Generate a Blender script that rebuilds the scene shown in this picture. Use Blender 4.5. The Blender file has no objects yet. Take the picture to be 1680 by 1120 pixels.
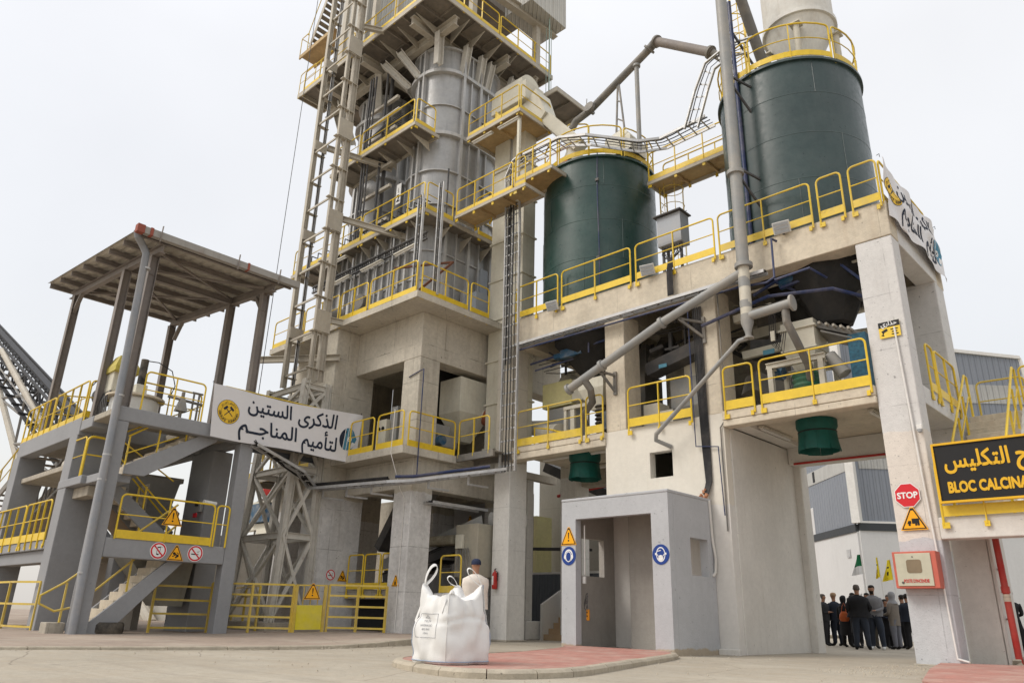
import bpy, bmesh, math, random
from mathutils import Vector, Matrix, noise
random.seed(7)
scn = bpy.context.scene
COL = scn.collection

# ---------------------------------------------------------------- camera
F_PX, YAW, PITCH, ROLL = 1233.25, -0.765087, 0.350470, 0.026226
fwd = Vector((math.sin(YAW) * math.cos(PITCH), math.cos(YAW) * math.cos(PITCH), math.sin(PITCH)))
rgt = Vector((math.cos(YAW), -math.sin(YAW), 0))
upv = rgt.cross(fwd)
r2 = rgt * math.cos(ROLL) + upv * math.sin(ROLL)
u2 = -rgt * math.sin(ROLL) + upv * math.cos(ROLL)
cam_d = bpy.data.cameras.new('camera')
cam = bpy.data.objects.new('camera', cam_d)
COL.objects.link(cam)
m3 = Matrix((r2, u2, -fwd)).transposed()
cam.matrix_world = Matrix.Translation((0, 0, 0.66)) @ m3.to_4x4()
cam_d.sensor_width = 36.0
cam_d.lens = F_PX / 1680 * 36
cam_d.clip_end = 2000
scn.camera = cam

# ---------------------------------------------------------------- light: bright overcast day
SUN_AZ = math.radians(212)      # where the light comes from, clockwise from +Y
SUN_EL = math.radians(46)
w = bpy.data.worlds.new('World')
scn.world = w
w.use_nodes = True
nt = w.node_tree
nt.nodes.clear()
out = nt.nodes.new('ShaderNodeOutputWorld')
bg = nt.nodes.new('ShaderNodeBackground')
bg2 = nt.nodes.new('ShaderNodeBackground')
add = nt.nodes.new('ShaderNodeAddShader')
sky = nt.nodes.new('ShaderNodeTexSky')
sky.sky_type = 'NISHITA'
sky.sun_disc = False
sky.sun_elevation = SUN_EL
sky.sun_rotation = SUN_AZ
sky.dust_density = 4.0
sky.air_density = 1.2
bg.inputs[1].default_value = 0.05
nt.links.new(sky.outputs[0], bg.inputs[0])
# cloud layer: soft white overcast, brighter towards the zenith
tc = nt.nodes.new('ShaderNodeTexCoord')
sep = nt.nodes.new('ShaderNodeSeparateXYZ')
nt.links.new(tc.outputs['Generated'], sep.inputs[0])
ramp = nt.nodes.new('ShaderNodeValToRGB')
nt.links.new(sep.outputs[2], ramp.inputs[0])
cr = ramp.color_ramp
cr.elements[0].position = 0.0
cr.elements[0].color = (0.66, 0.63, 0.60, 1)
cr.elements[1].position = 1.0
cr.elements[1].color = (1.35, 1.34, 1.33, 1)
for p, c in ((0.08, (0.69, 0.67, 0.645)), (0.35, (0.74, 0.725, 0.705)), (0.62, (0.82, 0.805, 0.785)), (0.8, (1.0, 0.99, 0.98))):
    e = cr.elements.new(p)
    e.color = (*c, 1)
nz = nt.nodes.new('ShaderNodeTexNoise')
nz.inputs['Scale'].default_value = 1.6
nz.inputs['Detail'].default_value = 5
nt.links.new(tc.outputs['Generated'], nz.inputs['Vector'])
mr = nt.nodes.new('ShaderNodeMapRange')
mr.inputs[1].default_value = 0.3
mr.inputs[2].default_value = 0.7
mr.inputs[3].default_value = 0.89
mr.inputs[4].default_value = 1.03
nt.links.new(nz.outputs[0], mr.inputs[0])
mx = nt.nodes.new('ShaderNodeVectorMath')
mx.operation = 'SCALE'
nt.links.new(ramp.outputs[0], mx.inputs[0])
nt.links.new(mr.outputs[0], mx.inputs['Scale'])
nt.links.new(mx.outputs[0], bg2.inputs[0])
bg2.inputs[1].default_value = 1.0
nt.links.new(bg.outputs[0], add.inputs[0])
nt.links.new(bg2.outputs[0], add.inputs[1])
nt.links.new(add.outputs[0], out.inputs[0])

sd = bpy.data.lights.new('sun', 'SUN')
sd.energy = 1.5
sd.angle = math.radians(22)
sd.color = (1.0, 0.965, 0.91)
so = bpy.data.objects.new('sun', sd)
COL.objects.link(so)
sun_dir = Vector((math.sin(SUN_AZ) * math.cos(SUN_EL), math.cos(SUN_AZ) * math.cos(SUN_EL), math.sin(SUN_EL)))
so.rotation_euler = sun_dir.to_track_quat('Z', 'Y').to_euler()
so.location = (0, 0, 40)
scn.view_settings.view_transform = 'Standard'
scn.view_settings.look = 'None'
scn.view_settings.exposure = 0.07
scn.view_settings.gamma = 1.0
scn.cycles.max_bounces = 5
scn.cycles.diffuse_bounces = 3
scn.cycles.glossy_bounces = 2
scn.cycles.use_adaptive_sampling = True

# ---------------------------------------------------------------- materials
MATS = {}


def material(name, base, rough=0.8, var=0.12, scale=0.8, fine=0.06, streak=0.0, streak_col=(0.12, 0.09, 0.06),
             metal=0.0, bump=0.0, bscale=30, pores=0.0, bands=None, rust=0.0, lines=None, spec=0.3, board=0.0, ribs=None,
             dust=0.0, dust_col=(0.5, 0.42, 0.32)):
    """procedural surface: two-scale tone noise, rain streaks, pores, paint bands by height, rust patches"""
    if name in MATS:
        return MATS[name]
    m = bpy.data.materials.new(name)
    MATS[name] = m
    m.use_nodes = True
    t = m.node_tree
    N, L = t.nodes, t.links
    b = N['Principled BSDF']
    b.inputs['Roughness'].default_value = rough
    b.inputs['Metallic'].default_value = metal
    b.inputs['Specular IOR Level'].default_value = spec
    geo = N.new('ShaderNodeNewGeometry')
    pos = geo.outputs['Position']

    def math_(op, a, c=None, clamp=False):
        n = N.new('ShaderNodeMath')
        n.operation = op
        n.use_clamp = clamp
        for i, v in enumerate((a, c)):
            if v is None:
                continue
            if isinstance(v, (int, float)):
                n.inputs[i].default_value = v
            else:
                L.new(v, n.inputs[i])
        return n.outputs[0]

    def noise_(sc, det=4, vec=None, rgh=0.6, stretch=None, off=None):
        n = N.new('ShaderNodeTexNoise')
        n.inputs['Scale'].default_value = sc
        n.inputs['Detail'].default_value = det
        n.inputs['Roughness'].default_value = rgh
        v = vec or pos
        if stretch or off:
            mp = N.new('ShaderNodeMapping')
            if stretch:
                mp.inputs['Scale'].default_value = stretch
            if off:
                mp.inputs['Location'].default_value = off
            L.new(v, mp.inputs[0])
            v = mp.outputs[0]
        L.new(v, n.inputs['Vector'])
        return n.outputs[0]

    def remap(v, a, c, d, e):
        n = N.new('ShaderNodeMapRange')
        n.inputs[1].default_value, n.inputs[2].default_value, n.inputs[3].default_value, n.inputs[4].default_value = a, c, d, e
        L.new(v, n.inputs[0])
        return n.outputs[0]

    def mix(fac, a, c, mode='MIX'):
        n = N.new('ShaderNodeMix')
        n.data_type = 'RGBA'
        n.blend_type = mode
        if isinstance(fac, (int, float)):
            n.inputs[0].default_value = fac
        else:
            L.new(fac, n.inputs[0])
        for i, v in ((6, a), (7, c)):
            if isinstance(v, tuple):
                n.inputs[i].default_value = (*v[:3], 1)
            else:
                L.new(v, n.inputs[i])
        return n.outputs[2]
    colr = base
    if bands:
        sp = N.new('ShaderNodeSeparateXYZ')
        L.new(pos, sp.inputs[0])
        zz = math_('ADD', sp.outputs[2], math_('MULTIPLY', math_('SUBTRACT', noise_(2.0, 5), 0.5), 0.25))
        cur = base
        for zt, cc in bands:          # below height zt the surface carries paint cc
            cur = mix(remap(zz, zt - 0.015, zt + 0.015, 1, 0), cur, cc)
        colr = cur
    n1 = noise_(scale, 5)
    g = remap(n1, 0.25, 0.75, 1 - var, 1 + var)
    n2 = noise_(9.0, 6)
    g = math_('MULTIPLY', g, remap(n2, 0.3, 0.7, 1 - fine, 1 + fine))
    if pores:
        n3 = noise_(38, 3, rgh=0.75)
        g = math_('MULTIPLY', g, remap(n3, 0.62, 0.72, 1, 1 - pores))
        n4 = noise_(13, 2, rgh=0.5, off=(4, 4, 4))
        g = math_('MULTIPLY', g, remap(n4, 0.71, 0.75, 1, 1 - pores))
    if board:
        sp2 = N.new('ShaderNodeSeparateXYZ')
        L.new(pos, sp2.inputs[0])
        fz = math_('FRACT', math_('MULTIPLY', sp2.outputs[2], 1 / 1.22))
        ln = math_('LESS_THAN', fz, 0.018)
        ax = math_('FRACT', math_('MULTIPLY', math_('ADD', sp2.outputs[0], sp2.outputs[1]), 1 / 2.35))
        ln2 = math_('LESS_THAN', ax, 0.008)
        lnn = math_('MULTIPLY', math_('MAXIMUM', ln, ln2), remap(noise_(2.2, 3), 0.42, 0.6, 0, 1))
        g = math_('MULTIPLY', g, math_('SUBTRACT', 1, math_('MULTIPLY', lnn, board)))
    sc = N.new('ShaderNodeVectorMath')
    sc.operation = 'SCALE'
    if isinstance(colr, tuple):
        cn = N.new('ShaderNodeRGB')
        cn.outputs[0].default_value = (*colr, 1)
        colr = cn.outputs[0]
    L.new(colr, sc.inputs[0])
    L.new(g, sc.inputs['Scale'])
    colr = sc.outputs[0]
    if streak:
        s = noise_(1.0, 5, stretch=(5.5, 5.5, 0.35), rgh=0.65)
        s2 = noise_(0.6, 3, off=(7, 3, 1))
        f = math_('MULTIPLY', remap(s, 0.5, 0.75, 0, 1), remap(s2, 0.4, 0.65, 0.15, 1))
        colr = mix(math_('MULTIPLY', f, streak), colr, streak_col)
    if rust:
        rr = noise_(2.2, 8, rgh=0.72, off=(3, 9, 2))
        colr = mix(remap(rr, 0.60, 0.70, 0, rust), colr, (0.16, 0.065, 0.025))
    if dust:
        dn = noise_(1.7, 6, rgh=0.7, off=(1, 5, 8))
        colr = mix(remap(dn, 0.42, 0.68, 0, dust), colr, dust_col)
    if ribs:
        # corrugated cladding: ribs run vertically, spaced along a horizontal direction
        d = N.new('ShaderNodeVectorMath')
        d.operation = 'DOT_PRODUCT'
        L.new(pos, d.inputs[0])
        d.inputs[1].default_value = ribs[:3]
        fr = math_('FRACT', math_('MULTIPLY', d.outputs['Value'], 1 / ribs[3]))
        tri = math_('ABSOLUTE', math_('SUBTRACT', fr, 0.5))
        hb = remap(tri, 0.12, 0.28, 0, 1)
        bb = N.new('ShaderNodeBump')
        bb.inputs['Strength'].default_value = 1.0
        bb.inputs['Distance'].default_value = ribs[4]
        L.new(hb, bb.inputs['Height'])
        L.new(bb.outputs[0], b.inputs['Normal'])
    elif bump:
        bb = N.new('ShaderNodeBump')
        bb.inputs['Strength'].default_value = bump
        bb.inputs['Distance'].default_value = 0.02
        L.new(noise_(bscale, 5), bb.inputs['Height'])
        L.new(bb.outputs[0], b.inputs['Normal'])
    L.new(colr, b.inputs['Base Color'])
    L.new(remap(n2, 0.3, 0.7, max(rough - 0.1, 0.05), min(rough + 0.1, 1)), b.inputs['Roughness'])
    return m


BEIGE = (0.52, 0.48, 0.405)
WHITEW = (0.60, 0.575, 0.53)
GREYP = (0.40, 0.41, 0.435)
concrete = material('raw_concrete', BEIGE, 0.9, 0.16, 0.7, 0.10, streak=0.6, streak_col=(0.2, 0.165, 0.125), bump=0.4, pores=0.6, board=0.55)
conc_orange = material('stained_concrete', (0.575, 0.51, 0.405), 0.9, 0.18, 0.9, 0.10, streak=0.4, streak_col=(0.30, 0.2, 0.12), bump=0.4, pores=0.35, board=0.25)
conc_dark = material('dark_concrete', (0.38, 0.345, 0.285), 0.92, 0.2, 1.0, 0.12, streak=0.6, streak_col=(0.12, 0.1, 0.08), bump=0.4, pores=0.5, board=0.3)  # darker concrete tone for inner slabs, rear beams, walls and footings
conc_building = material('whitewashed_column', BEIGE, 0.88, 0.09, 0.7, 0.07, streak=0.3, streak_col=(0.25, 0.22, 0.18), bump=0.3, pores=0.35, board=0.2,
                         bands=[(5.0, (0.66, 0.645, 0.61))])
conc_corner = material('corner_column_paint', (0.60, 0.59, 0.575), 0.88, 0.08, 0.8, 0.06, streak=0.22, streak_col=(0.3, 0.27, 0.24), bump=0.4, pores=0.45, board=0.25,
                       bands=[(4.35, (0.66, 0.61, 0.55)), (2.25, (0.50, 0.51, 0.525))])
conc_tower = material('tower_column_paint', (0.50, 0.463, 0.39), 0.9, 0.17, 0.7, 0.12, streak=0.6, streak_col=(0.2, 0.16, 0.12), bump=0.35, pores=0.5, board=0.4,
                      bands=[(4.0, (0.62, 0.61, 0.595))])
white_wall = material('cream_render', (0.68, 0.64, 0.56), 0.88, 0.07, 0.7, 0.04, streak=0.22, streak_col=(0.42, 0.34, 0.24), bump=0.25,
                      bands=[(3.2, (0.66, 0.64, 0.60))])
portal_wall_m = material('portal_wall_render', (0.64, 0.62, 0.575), 0.88, 0.1, 0.7, 0.05, streak=0.3, streak_col=(0.36, 0.32, 0.26), bump=0.3, pores=0.3)
grey_paint = material('grey_masonry_paint', (0.285, 0.29, 0.30), 0.8, 0.08, 0.9, 0.05, streak=0.18, streak_col=(0.24, 0.24, 0.25), bump=0.2, pores=0.15)
hut_paint = material('hut_grey_paint', (0.44, 0.45, 0.465), 0.85, 0.07, 1.1, 0.04, streak=0.2, streak_col=(0.30, 0.29, 0.28), bump=0.25, pores=0.3, bands=[(0.10, (0.40, 0.34, 0.26))])
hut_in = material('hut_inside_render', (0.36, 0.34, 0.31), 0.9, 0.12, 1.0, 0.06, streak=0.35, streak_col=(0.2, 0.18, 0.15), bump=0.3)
yellow = material('yellow_paint', (0.72, 0.50, 0.028), 0.42, 0.12, 1.5, 0.06, streak=0.25, streak_col=(0.42, 0.25, 0.05), spec=0.45, rust=0.22)
yellow_b = material('chipped_yellow_paint', (0.66, 0.47, 0.045), 0.5, 0.15, 1.5, 0.08, streak=0.35, streak_col=(0.36, 0.24, 0.08), rust=0.55, dust=0.25)
yellow_old = material('faded_yellow_paint', (0.62, 0.45, 0.07), 0.5, 0.15, 1.5, 0.08, streak=0.4, streak_col=(0.3, 0.2, 0.08), rust=0.35, dust=0.3)
kiln_shell_m = material('kiln_shell_paint', (0.37, 0.373, 0.373), 0.40, 0.14, 1.1, 0.08, streak=0.7, streak_col=(0.12, 0.12, 0.12), spec=0.5, metal=0.2, dust=0.1)
kiln_steel = material('kiln_silver_paint', (0.46, 0.46, 0.455), 0.42, 0.12, 1.1, 0.08, streak=0.5, streak_col=(0.16, 0.155, 0.15), spec=0.5, metal=0.15, dust=0.12)
lattice_paint = material('pale_lattice_paint', (0.56, 0.535, 0.48), 0.6, 0.12, 1.2, 0.08, streak=0.3, streak_col=(0.25, 0.18, 0.12), rust=0.3)
beam_steel = material('cream_steel_paint', (0.44, 0.405, 0.34), 0.6, 0.12, 1.2, 0.08, streak=0.4, streak_col=(0.2, 0.14, 0.1), rust=0.35, dust=0.2)
under_steel = material('shaded_deck_plate', (0.19, 0.17, 0.145), 0.7, 0.15, 1.2, 0.08, streak=0.3, rust=0.35, dust=0.3)  # base colour darkened to stand in for shade under the decks
deck_rusty = material('rust_stained_deck', (0.46, 0.33, 0.17), 0.75, 0.25, 1.1, 0.12, rust=0.7, streak=0.45, streak_col=(0.28, 0.13, 0.05))
silo_green = material('dark_green_silo_paint', (0.016, 0.050, 0.043), 0.36, 0.22, 0.5, 0.10, streak=0.6, streak_col=(0.04, 0.075, 0.068), spec=0.5, dust=0.10, dust_col=(0.2, 0.22, 0.2), bump=0.15, bscale=1.6)
silo_grey = material('blue_green_silo_paint', (0.027, 0.050, 0.049), 0.36, 0.2, 0.5, 0.10, streak=0.6, streak_col=(0.055, 0.08, 0.08), spec=0.5, dust=0.10, dust_col=(0.2, 0.22, 0.21), bump=0.15, bscale=1.6)
seam_m = material('silo_weld_seam', (0.03, 0.05, 0.05), 0.6, 0.2)
grey_steel = material('grey_pipe_paint', (0.27, 0.275, 0.27), 0.5, 0.1, 1.3, 0.06, streak=0.25, streak_col=(0.16, 0.14, 0.11), dust=0.3)
dark_pipe = material('dark_grey_pipe_paint', (0.16, 0.155, 0.145), 0.55, 0.12, 1.3, 0.08, dust=0.3)
cream_pipe = material('cream_pipe_paint', (0.55, 0.52, 0.44), 0.55, 0.1, 1.3, 0.08, streak=0.35, streak_col=(0.3, 0.25, 0.18), dust=0.2)
galv = material('galvanised_steel', (0.46, 0.465, 0.47), 0.45, 0.15, 3.0, 0.12, metal=0.25, dust=0.2)
darksteel = material('dark_steel', (0.06, 0.06, 0.062), 0.55, 0.2, 2.0, 0.1, dust=0.35, dust_col=(0.22, 0.19, 0.16))
cable_m = material('black_cable', (0.018, 0.018, 0.02), 0.6, 0.2, dust=0.3, dust_col=(0.16, 0.14, 0.12))
bluep = material('blue_pipe_paint', (0.02, 0.035, 0.105), 0.45, 0.15, 1.0, 0.1, dust=0.2)
blue_eq = material('blue_machine_paint', (0.012, 0.065, 0.13), 0.45, 0.15, 1.0, 0.1, dust=0.35)
brownsteel = material('brown_grey_steel_paint', (0.215, 0.19, 0.175), 0.6, 0.1, 1.2, 0.07, rust=0.3, dust=0.15)
roof_sheet = material('corrugated_roof_sheet', (0.46, 0.43, 0.37), 0.6, 0.12, 1.0, 0.1, streak=0.3, rust=0.25)
cream_eq = material('cream_machine_paint', (0.60, 0.575, 0.48), 0.5, 0.1, 1.4, 0.07, streak=0.4, streak_col=(0.3, 0.24, 0.15), dust=0.2)
yellow_eq = material('pale_yellow_machine_paint', (0.60, 0.56, 0.28), 0.5, 0.1, 1.4, 0.07, dust=0.25)
teal = material('teal_rubber_curtain', (0.006, 0.085, 0.068), 0.5, 0.25, 3.0, 0.12, bump=0.3, bscale=12)
redp = material('red_pipe_paint', (0.42, 0.025, 0.02), 0.42, 0.15, 1.0, 0.1, dust=0.12)
gallery_black = material('gallery_dark_steel', (0.03, 0.03, 0.032), 0.6, 0.2)
filter_white = material('filter_white_paint', (0.66, 0.65, 0.61), 0.55, 0.1, 1.3, 0.08, streak=0.4, streak_col=(0.36, 0.3, 0.22), dust=0.15)
rubber = material('black_rubber', (0.02, 0.02, 0.02), 0.75, 0.2, dust=0.3)
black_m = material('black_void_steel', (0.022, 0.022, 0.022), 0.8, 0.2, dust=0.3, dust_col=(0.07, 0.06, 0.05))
white_p = material('white_paint', (0.72, 0.71, 0.68), 0.5, 0.05, dust=0.15)
lampbody = material('white_lamp_body', (0.62, 0.62, 0.60), 0.45, 0.08, dust=0.25)
glass_m = material('lamp_glass', (0.35, 0.37, 0.39), 0.12, 0.05, spec=0.6)


def flat(name, c, rough=0.5, var=0.05, **k):
    return material(name, c, rough, var, 2.0, 0.03, **k)


s_yel = flat('sign_yellow', (0.85, 0.40, 0.01))
s_blk = flat('sign_black', (0.012, 0.012, 0.013))
s_wht = flat('sign_white', (0.78, 0.78, 0.77))
s_red = flat('sign_red', (0.60, 0.02, 0.03))
s_blu = flat('sign_blue', (0.015, 0.05, 0.24))
s_cam = flat('sign_pale_yellow', (0.78, 0.55, 0.06))

# ---------------------------------------------------------------- mesh helpers
ORG = {}
SPLIT = set('''rung gusset gusset_plate casing_flange casing horizontal_beam cross_brace leg stile roller brace side_beam side_rail trough_rib tread clamp
flange loose_cable cable cable_support instrument_pipe buckstay_foot bracing vertical_seams weld_seams girder joist stringer knee_brace purlin post cladding foot_bracket
strut bracket chord gutter_strap mid_rail gate_bars gate_post frame beam edge_beam pipework glass base_frame port hydraulic_hose red_patch steps pipe rail_bar conduit
button lock valve grey_bands blue_motor blue_frame branch hose cream_frame steelwork cross_rod dial support_wall roof_trim column hopper_flange rear_box
coil_spring feeder_trough switch_box hose rail_tube handrail lower_slab stones brick_pieces platform_post stand'''.split())


class MB:
    def __init__(s):
        s.v, s.f, s.sm, s.mi, s.pc, s.cur, s.hold = [], [], [], [], [], 0, False

    def add(s, vs, fs, smooth=False, mi=0):
        n = len(s.v)
        if not s.hold:
            s.cur += 1
        s.v += [tuple(v) for v in vs]
        for f in fs:
            s.f.append([i + n for i in f])
            s.sm.append(smooth)
            s.mi.append(mi)
            s.pc.append(s.cur)
        return s

    def one(s, fn, *a, **k):
        """everything fn adds counts as one piece"""
        s.cur += 1
        s.hold = True
        fn(*a, **k)
        s.hold = False
        return s

    def box(s, x0, x1, y0, y1, z0, z1, mi=0):
        vs = [(x, y, z) for z in (z0, z1) for y in (y0, y1) for x in (x0, x1)]
        return s.add(vs, [(0, 2, 3, 1), (4, 5, 7, 6), (0, 1, 5, 4), (2, 6, 7, 3), (0, 4, 6, 2), (1, 3, 7, 5)], mi=mi)

    def bar(s, p, q, w=0.1, h=None, up=(0, 0, 1), mi=0):
        p, q = Vector(p), Vector(q)
        h = w if h is None else h
        d = (q - p)
        if d.length < 1e-6:
            return s
        d.normalize()
        u = Vector(up)
        if abs(d.dot(u)) > 0.95:
            u = Vector((0, 1, 0)) if abs(d.y) < 0.9 else Vector((1, 0, 0))
        a = d.cross(u).normalized()
        c = a.cross(d).normalized()
        vs = []
        for b in (p, q):
            for sx, sy in ((-1, -1), (1, -1), (1, 1), (-1, 1)):
                vs.append(b + a * sx * w / 2 + c * sy * h / 2)
        return s.add(vs, [(3, 2, 1, 0), (4, 5, 6, 7), (0, 1, 5, 4), (1, 2, 6, 5), (2, 3, 7, 6), (3, 0, 4, 7)], mi=mi)

    def ibeam(s, *a, **k):
        return s.one(s._ibeam, *a, **k)

    def tube(s, *a, **k):
        return s.one(s._tube, *a, **k) if not s.hold else s._tube(*a, **k)

    def tube_flat(s, *a, **k):
        return s.one(s._tube_flat, *a, **k) if not s.hold else s._tube_flat(*a, **k)

    def _ibeam(s, p, q, w=0.2, h=0.3, t=0.02, up=(0, 0, 1)):
        p, q = Vector(p), Vector(q)
        d = (q - p).normalized()
        u = Vector(up)
        if abs(d.dot(u)) > 0.95:
            u = Vector((0, 1, 0))
        a = d.cross(u).normalized()
        c = a.cross(d).normalized()
        s.bar(p + c * (h / 2 - t / 2), q + c * (h / 2 - t / 2), w, t, up=c)
        s.bar(p - c * (h / 2 - t / 2), q - c * (h / 2 - t / 2), w, t, up=c)
        s.bar(p, q, t, h - 2 * t, up=c)
        return s

    def _tube(s, pts, r, n=8, cap=True, closed=False, rs=None):
        pts = [Vector(p) for p in pts]
        k = len(pts)
        rings = []
        prev = None
        for i, p in enumerate(pts):
            if closed:
                d = pts[(i + 1) % k] - pts[i - 1]
            elif i == 0:
                d = pts[1] - p
            elif i == k - 1:
                d = p - pts[i - 1]
            else:
                d = (pts[i + 1] - p).normalized() + (p - pts[i - 1]).normalized()
            d.normalize()
            if prev is None:
                u = Vector((0, 0, 1)) if abs(d.z) < 0.9 else Vector((0, 1, 0))
                a = d.cross(u).normalized()
            else:
                a = (prev - d * prev.dot(d)).normalized()
            prev = a
            c = d.cross(a)
            rr = rs[i] if rs else r
            rings.append([p + (a * math.cos(t) + c * math.sin(t)) * rr for t in (2 * math.pi * j / n for j in range(n))])
        vs = [v for rg in rings for v in rg]
        fs = []
        m = k if closed else k - 1
        for i in range(m):
            i2 = (i + 1) % k
            for j in range(n):
                j2 = (j + 1) % n
                fs.append((i * n + j, i * n + j2, i2 * n + j2, i2 * n + j))
        s.add(vs, fs, True)
        if cap and not closed:
            s.add(rings[0], [tuple(range(n - 1, -1, -1))])
            s.add(rings[-1], [tuple(range(n))])
        return s

    def lathe(s, cx, cy, prof, n=32, a0=0, a1=2 * math.pi, smooth=True, mi=0):
        """prof: list of (r, z)"""
        full = abs(a1 - a0 - 2 * math.pi) < 1e-6
        m = n if full else n + 1
        vs = [(cx + r * math.cos(a0 + (a1 - a0) * j / n), cy + r * math.sin(a0 + (a1 - a0) * j / n), z) for r, z in prof for j in range(m)]
        fs = []
        for i in range(len(prof) - 1):
            for j in range(n):
                j2 = (j + 1) % m
                fs.append((i * m + j, i * m + j2, (i + 1) * m + j2, (i + 1) * m + j))
        s.add(vs, fs, smooth, mi)
        return s

    def disc(s, c, n, r, t, seg=20, mi=0):
        n = Vector(n).normalized()
        return s.tube_flat(Vector(c) - n * t / 2, Vector(c) + n * t / 2, r, seg, mi)

    def _tube_flat(s, p, q, r, seg=20, mi=0):
        p, q = Vector(p), Vector(q)
        d = (q - p).normalized()
        u = Vector((0, 0, 1)) if abs(d.z) < 0.9 else Vector((0, 1, 0))
        a = d.cross(u).normalized()
        c = d.cross(a)
        A = [p + (a * math.cos(2 * math.pi * j / seg) + c * math.sin(2 * math.pi * j / seg)) * r for j in range(seg)]
        B = [v + (q - p) for v in A]
        s.add(A + B, [(j, (j + 1) % seg, (j + 1) % seg + seg, j + seg) for j in range(seg)], True, mi)
        s.add(A, [tuple(range(seg - 1, -1, -1))], mi=mi)
        s.add(B, [tuple(range(seg))], mi=mi)
        return s

    def prism(s, poly, z0, z1, mi=0, smooth=False):
        n = len(poly)
        vs = [(x, y, z0) for x, y in poly] + [(x, y, z1) for x, y in poly]
        s.add(vs, [tuple(range(n - 1, -1, -1)), tuple(range(n, 2 * n))], mi=mi)
        s.add(vs, [(i, (i + 1) % n, (i + 1) % n + n, i + n) for i in range(n)], smooth, mi)
        return s

    def plate(s, pts3, nrm, t, mi=0):
        """planar polygon given in 3-D, thickened along nrm"""
        nrm = Vector(nrm).normalized()
        A = [Vector(p) for p in pts3]
        B = [p + nrm * t for p in A]
        n = len(A)
        s.add(A + B, [tuple(range(n - 1, -1, -1)), tuple(range(n, 2 * n))] + [(i, (i + 1) % n, (i + 1) % n + n, i + n) for i in range(n)], mi=mi)
        return s

    def build(s, name, mats, parent=None, bevel=0, kind=None, sharp=35):
        ids = sorted(set(s.pc))
        if parent and name in SPLIT and len(ids) > 1:
            o = None
            groups = [[i] for i in ids[:99]] + ([ids[99:]] if len(ids) > 99 else [])
            for gi, gset in enumerate(groups):
                gs_ = set(gset)
                q = MB()
                remap = {}
                for f, sm, mi, pc in zip(s.f, s.sm, s.mi, s.pc):
                    if pc in gs_:
                        g = []
                        for i in f:
                            if i not in remap:
                                remap[i] = len(q.v)
                                q.v.append(s.v[i])
                            g.append(remap[i])
                        q.f.append(g)
                        q.sm.append(sm)
                        q.mi.append(mi)
                o = q.build(name, mats, parent, bevel, kind, sharp)
                if len(gset) > 1:
                    o['kind'] = 'stuff'
            return o
        me = bpy.data.meshes.new(name)
        o_ = ORG.get(parent.name, Vector((0, 0, 0))) if parent else Vector((0, 0, 0))
        me.from_pydata([Vector(v) - o_ for v in s.v], [], s.f)
        me.polygons.foreach_set('use_smooth', s.sm)
        me.polygons.foreach_set('material_index', s.mi)
        if not isinstance(mats, (list, tuple)):
            mats = [mats]
        for m in mats:
            me.materials.append(m)
        bm = bmesh.new()
        bm.from_mesh(me)
        bmesh.ops.remove_doubles(bm, verts=bm.verts, dist=0.0002)
        bmesh.ops.recalc_face_normals(bm, faces=bm.faces)
        bm.to_mesh(me)
        bm.free()
        me.update()
        if any(s.sm):
            me.set_sharp_from_angle(angle=math.radians(sharp))
        o = bpy.data.objects.new(name, me)
        COL.objects.link(o)
        if parent:
            o.parent = parent
            ORG[o.name] = o_
        else:
            ORG[o.name] = Vector((0, 0, 0))
        if bevel:
            b = o.modifiers.new('bevel', 'BEVEL')
            b.width = bevel
            b.segments = 2
            b.limit_method = 'ANGLE'
        if kind:
            o['kind'] = kind
        return o


def thing(name, label, cat, loc=(0, 0, 0), group=None):
    o = bpy.data.objects.new(name, None)
    o.empty_display_size = 0.2
    COL.objects.link(o)
    o.location = loc
    ORG[o.name] = Vector(loc)
    o['label'] = label
    o['category'] = cat
    if group:
        o['group'] = group
    return o


def tag(o, label, cat, group=None, kind=None):
    o['label'] = label
    o['category'] = cat
    if group:
        o['group'] = group
    if kind:
        o['kind'] = kind
    return o


def arc_path(base, h, rad, n=4):
    """inverted U over a ground polyline: verticals at both ends, rounded corners"""
    P = [Vector(p) for p in base]
    up = Vector((0, 0, 1))
    d0 = (P[1] - P[0]).normalized()
    d1 = (P[-1] - P[-2]).normalized()
    pts = [P[0]]
    for i in range(n + 1):
        a = math.pi / 2 * i / n
        pts.append(P[0] + up * (h - rad + rad * math.sin(a)) + d0 * (rad - rad * math.cos(a)))
    for p in P[1:-1]:
        pts.append(p + up * h)
    for i in range(n + 1):
        a = math.pi / 2 * (1 - i / n)
        pts.append(P[-1] + up * (h - rad + rad * math.sin(a)) - d1 * (rad - rad * math.cos(a)))
    pts.append(P[-1])
    return pts


def lerp_path(P, t):
    P = [Vector(p) for p in P]
    ls = [(P[i + 1] - P[i]).length for i in range(len(P) - 1)]
    T = sum(ls) * t
    for i, l in enumerate(ls):
        if T <= l or i == len(ls) - 1:
            return P[i].lerp(P[i + 1], min(1, T / l))
        T -= l


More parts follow.
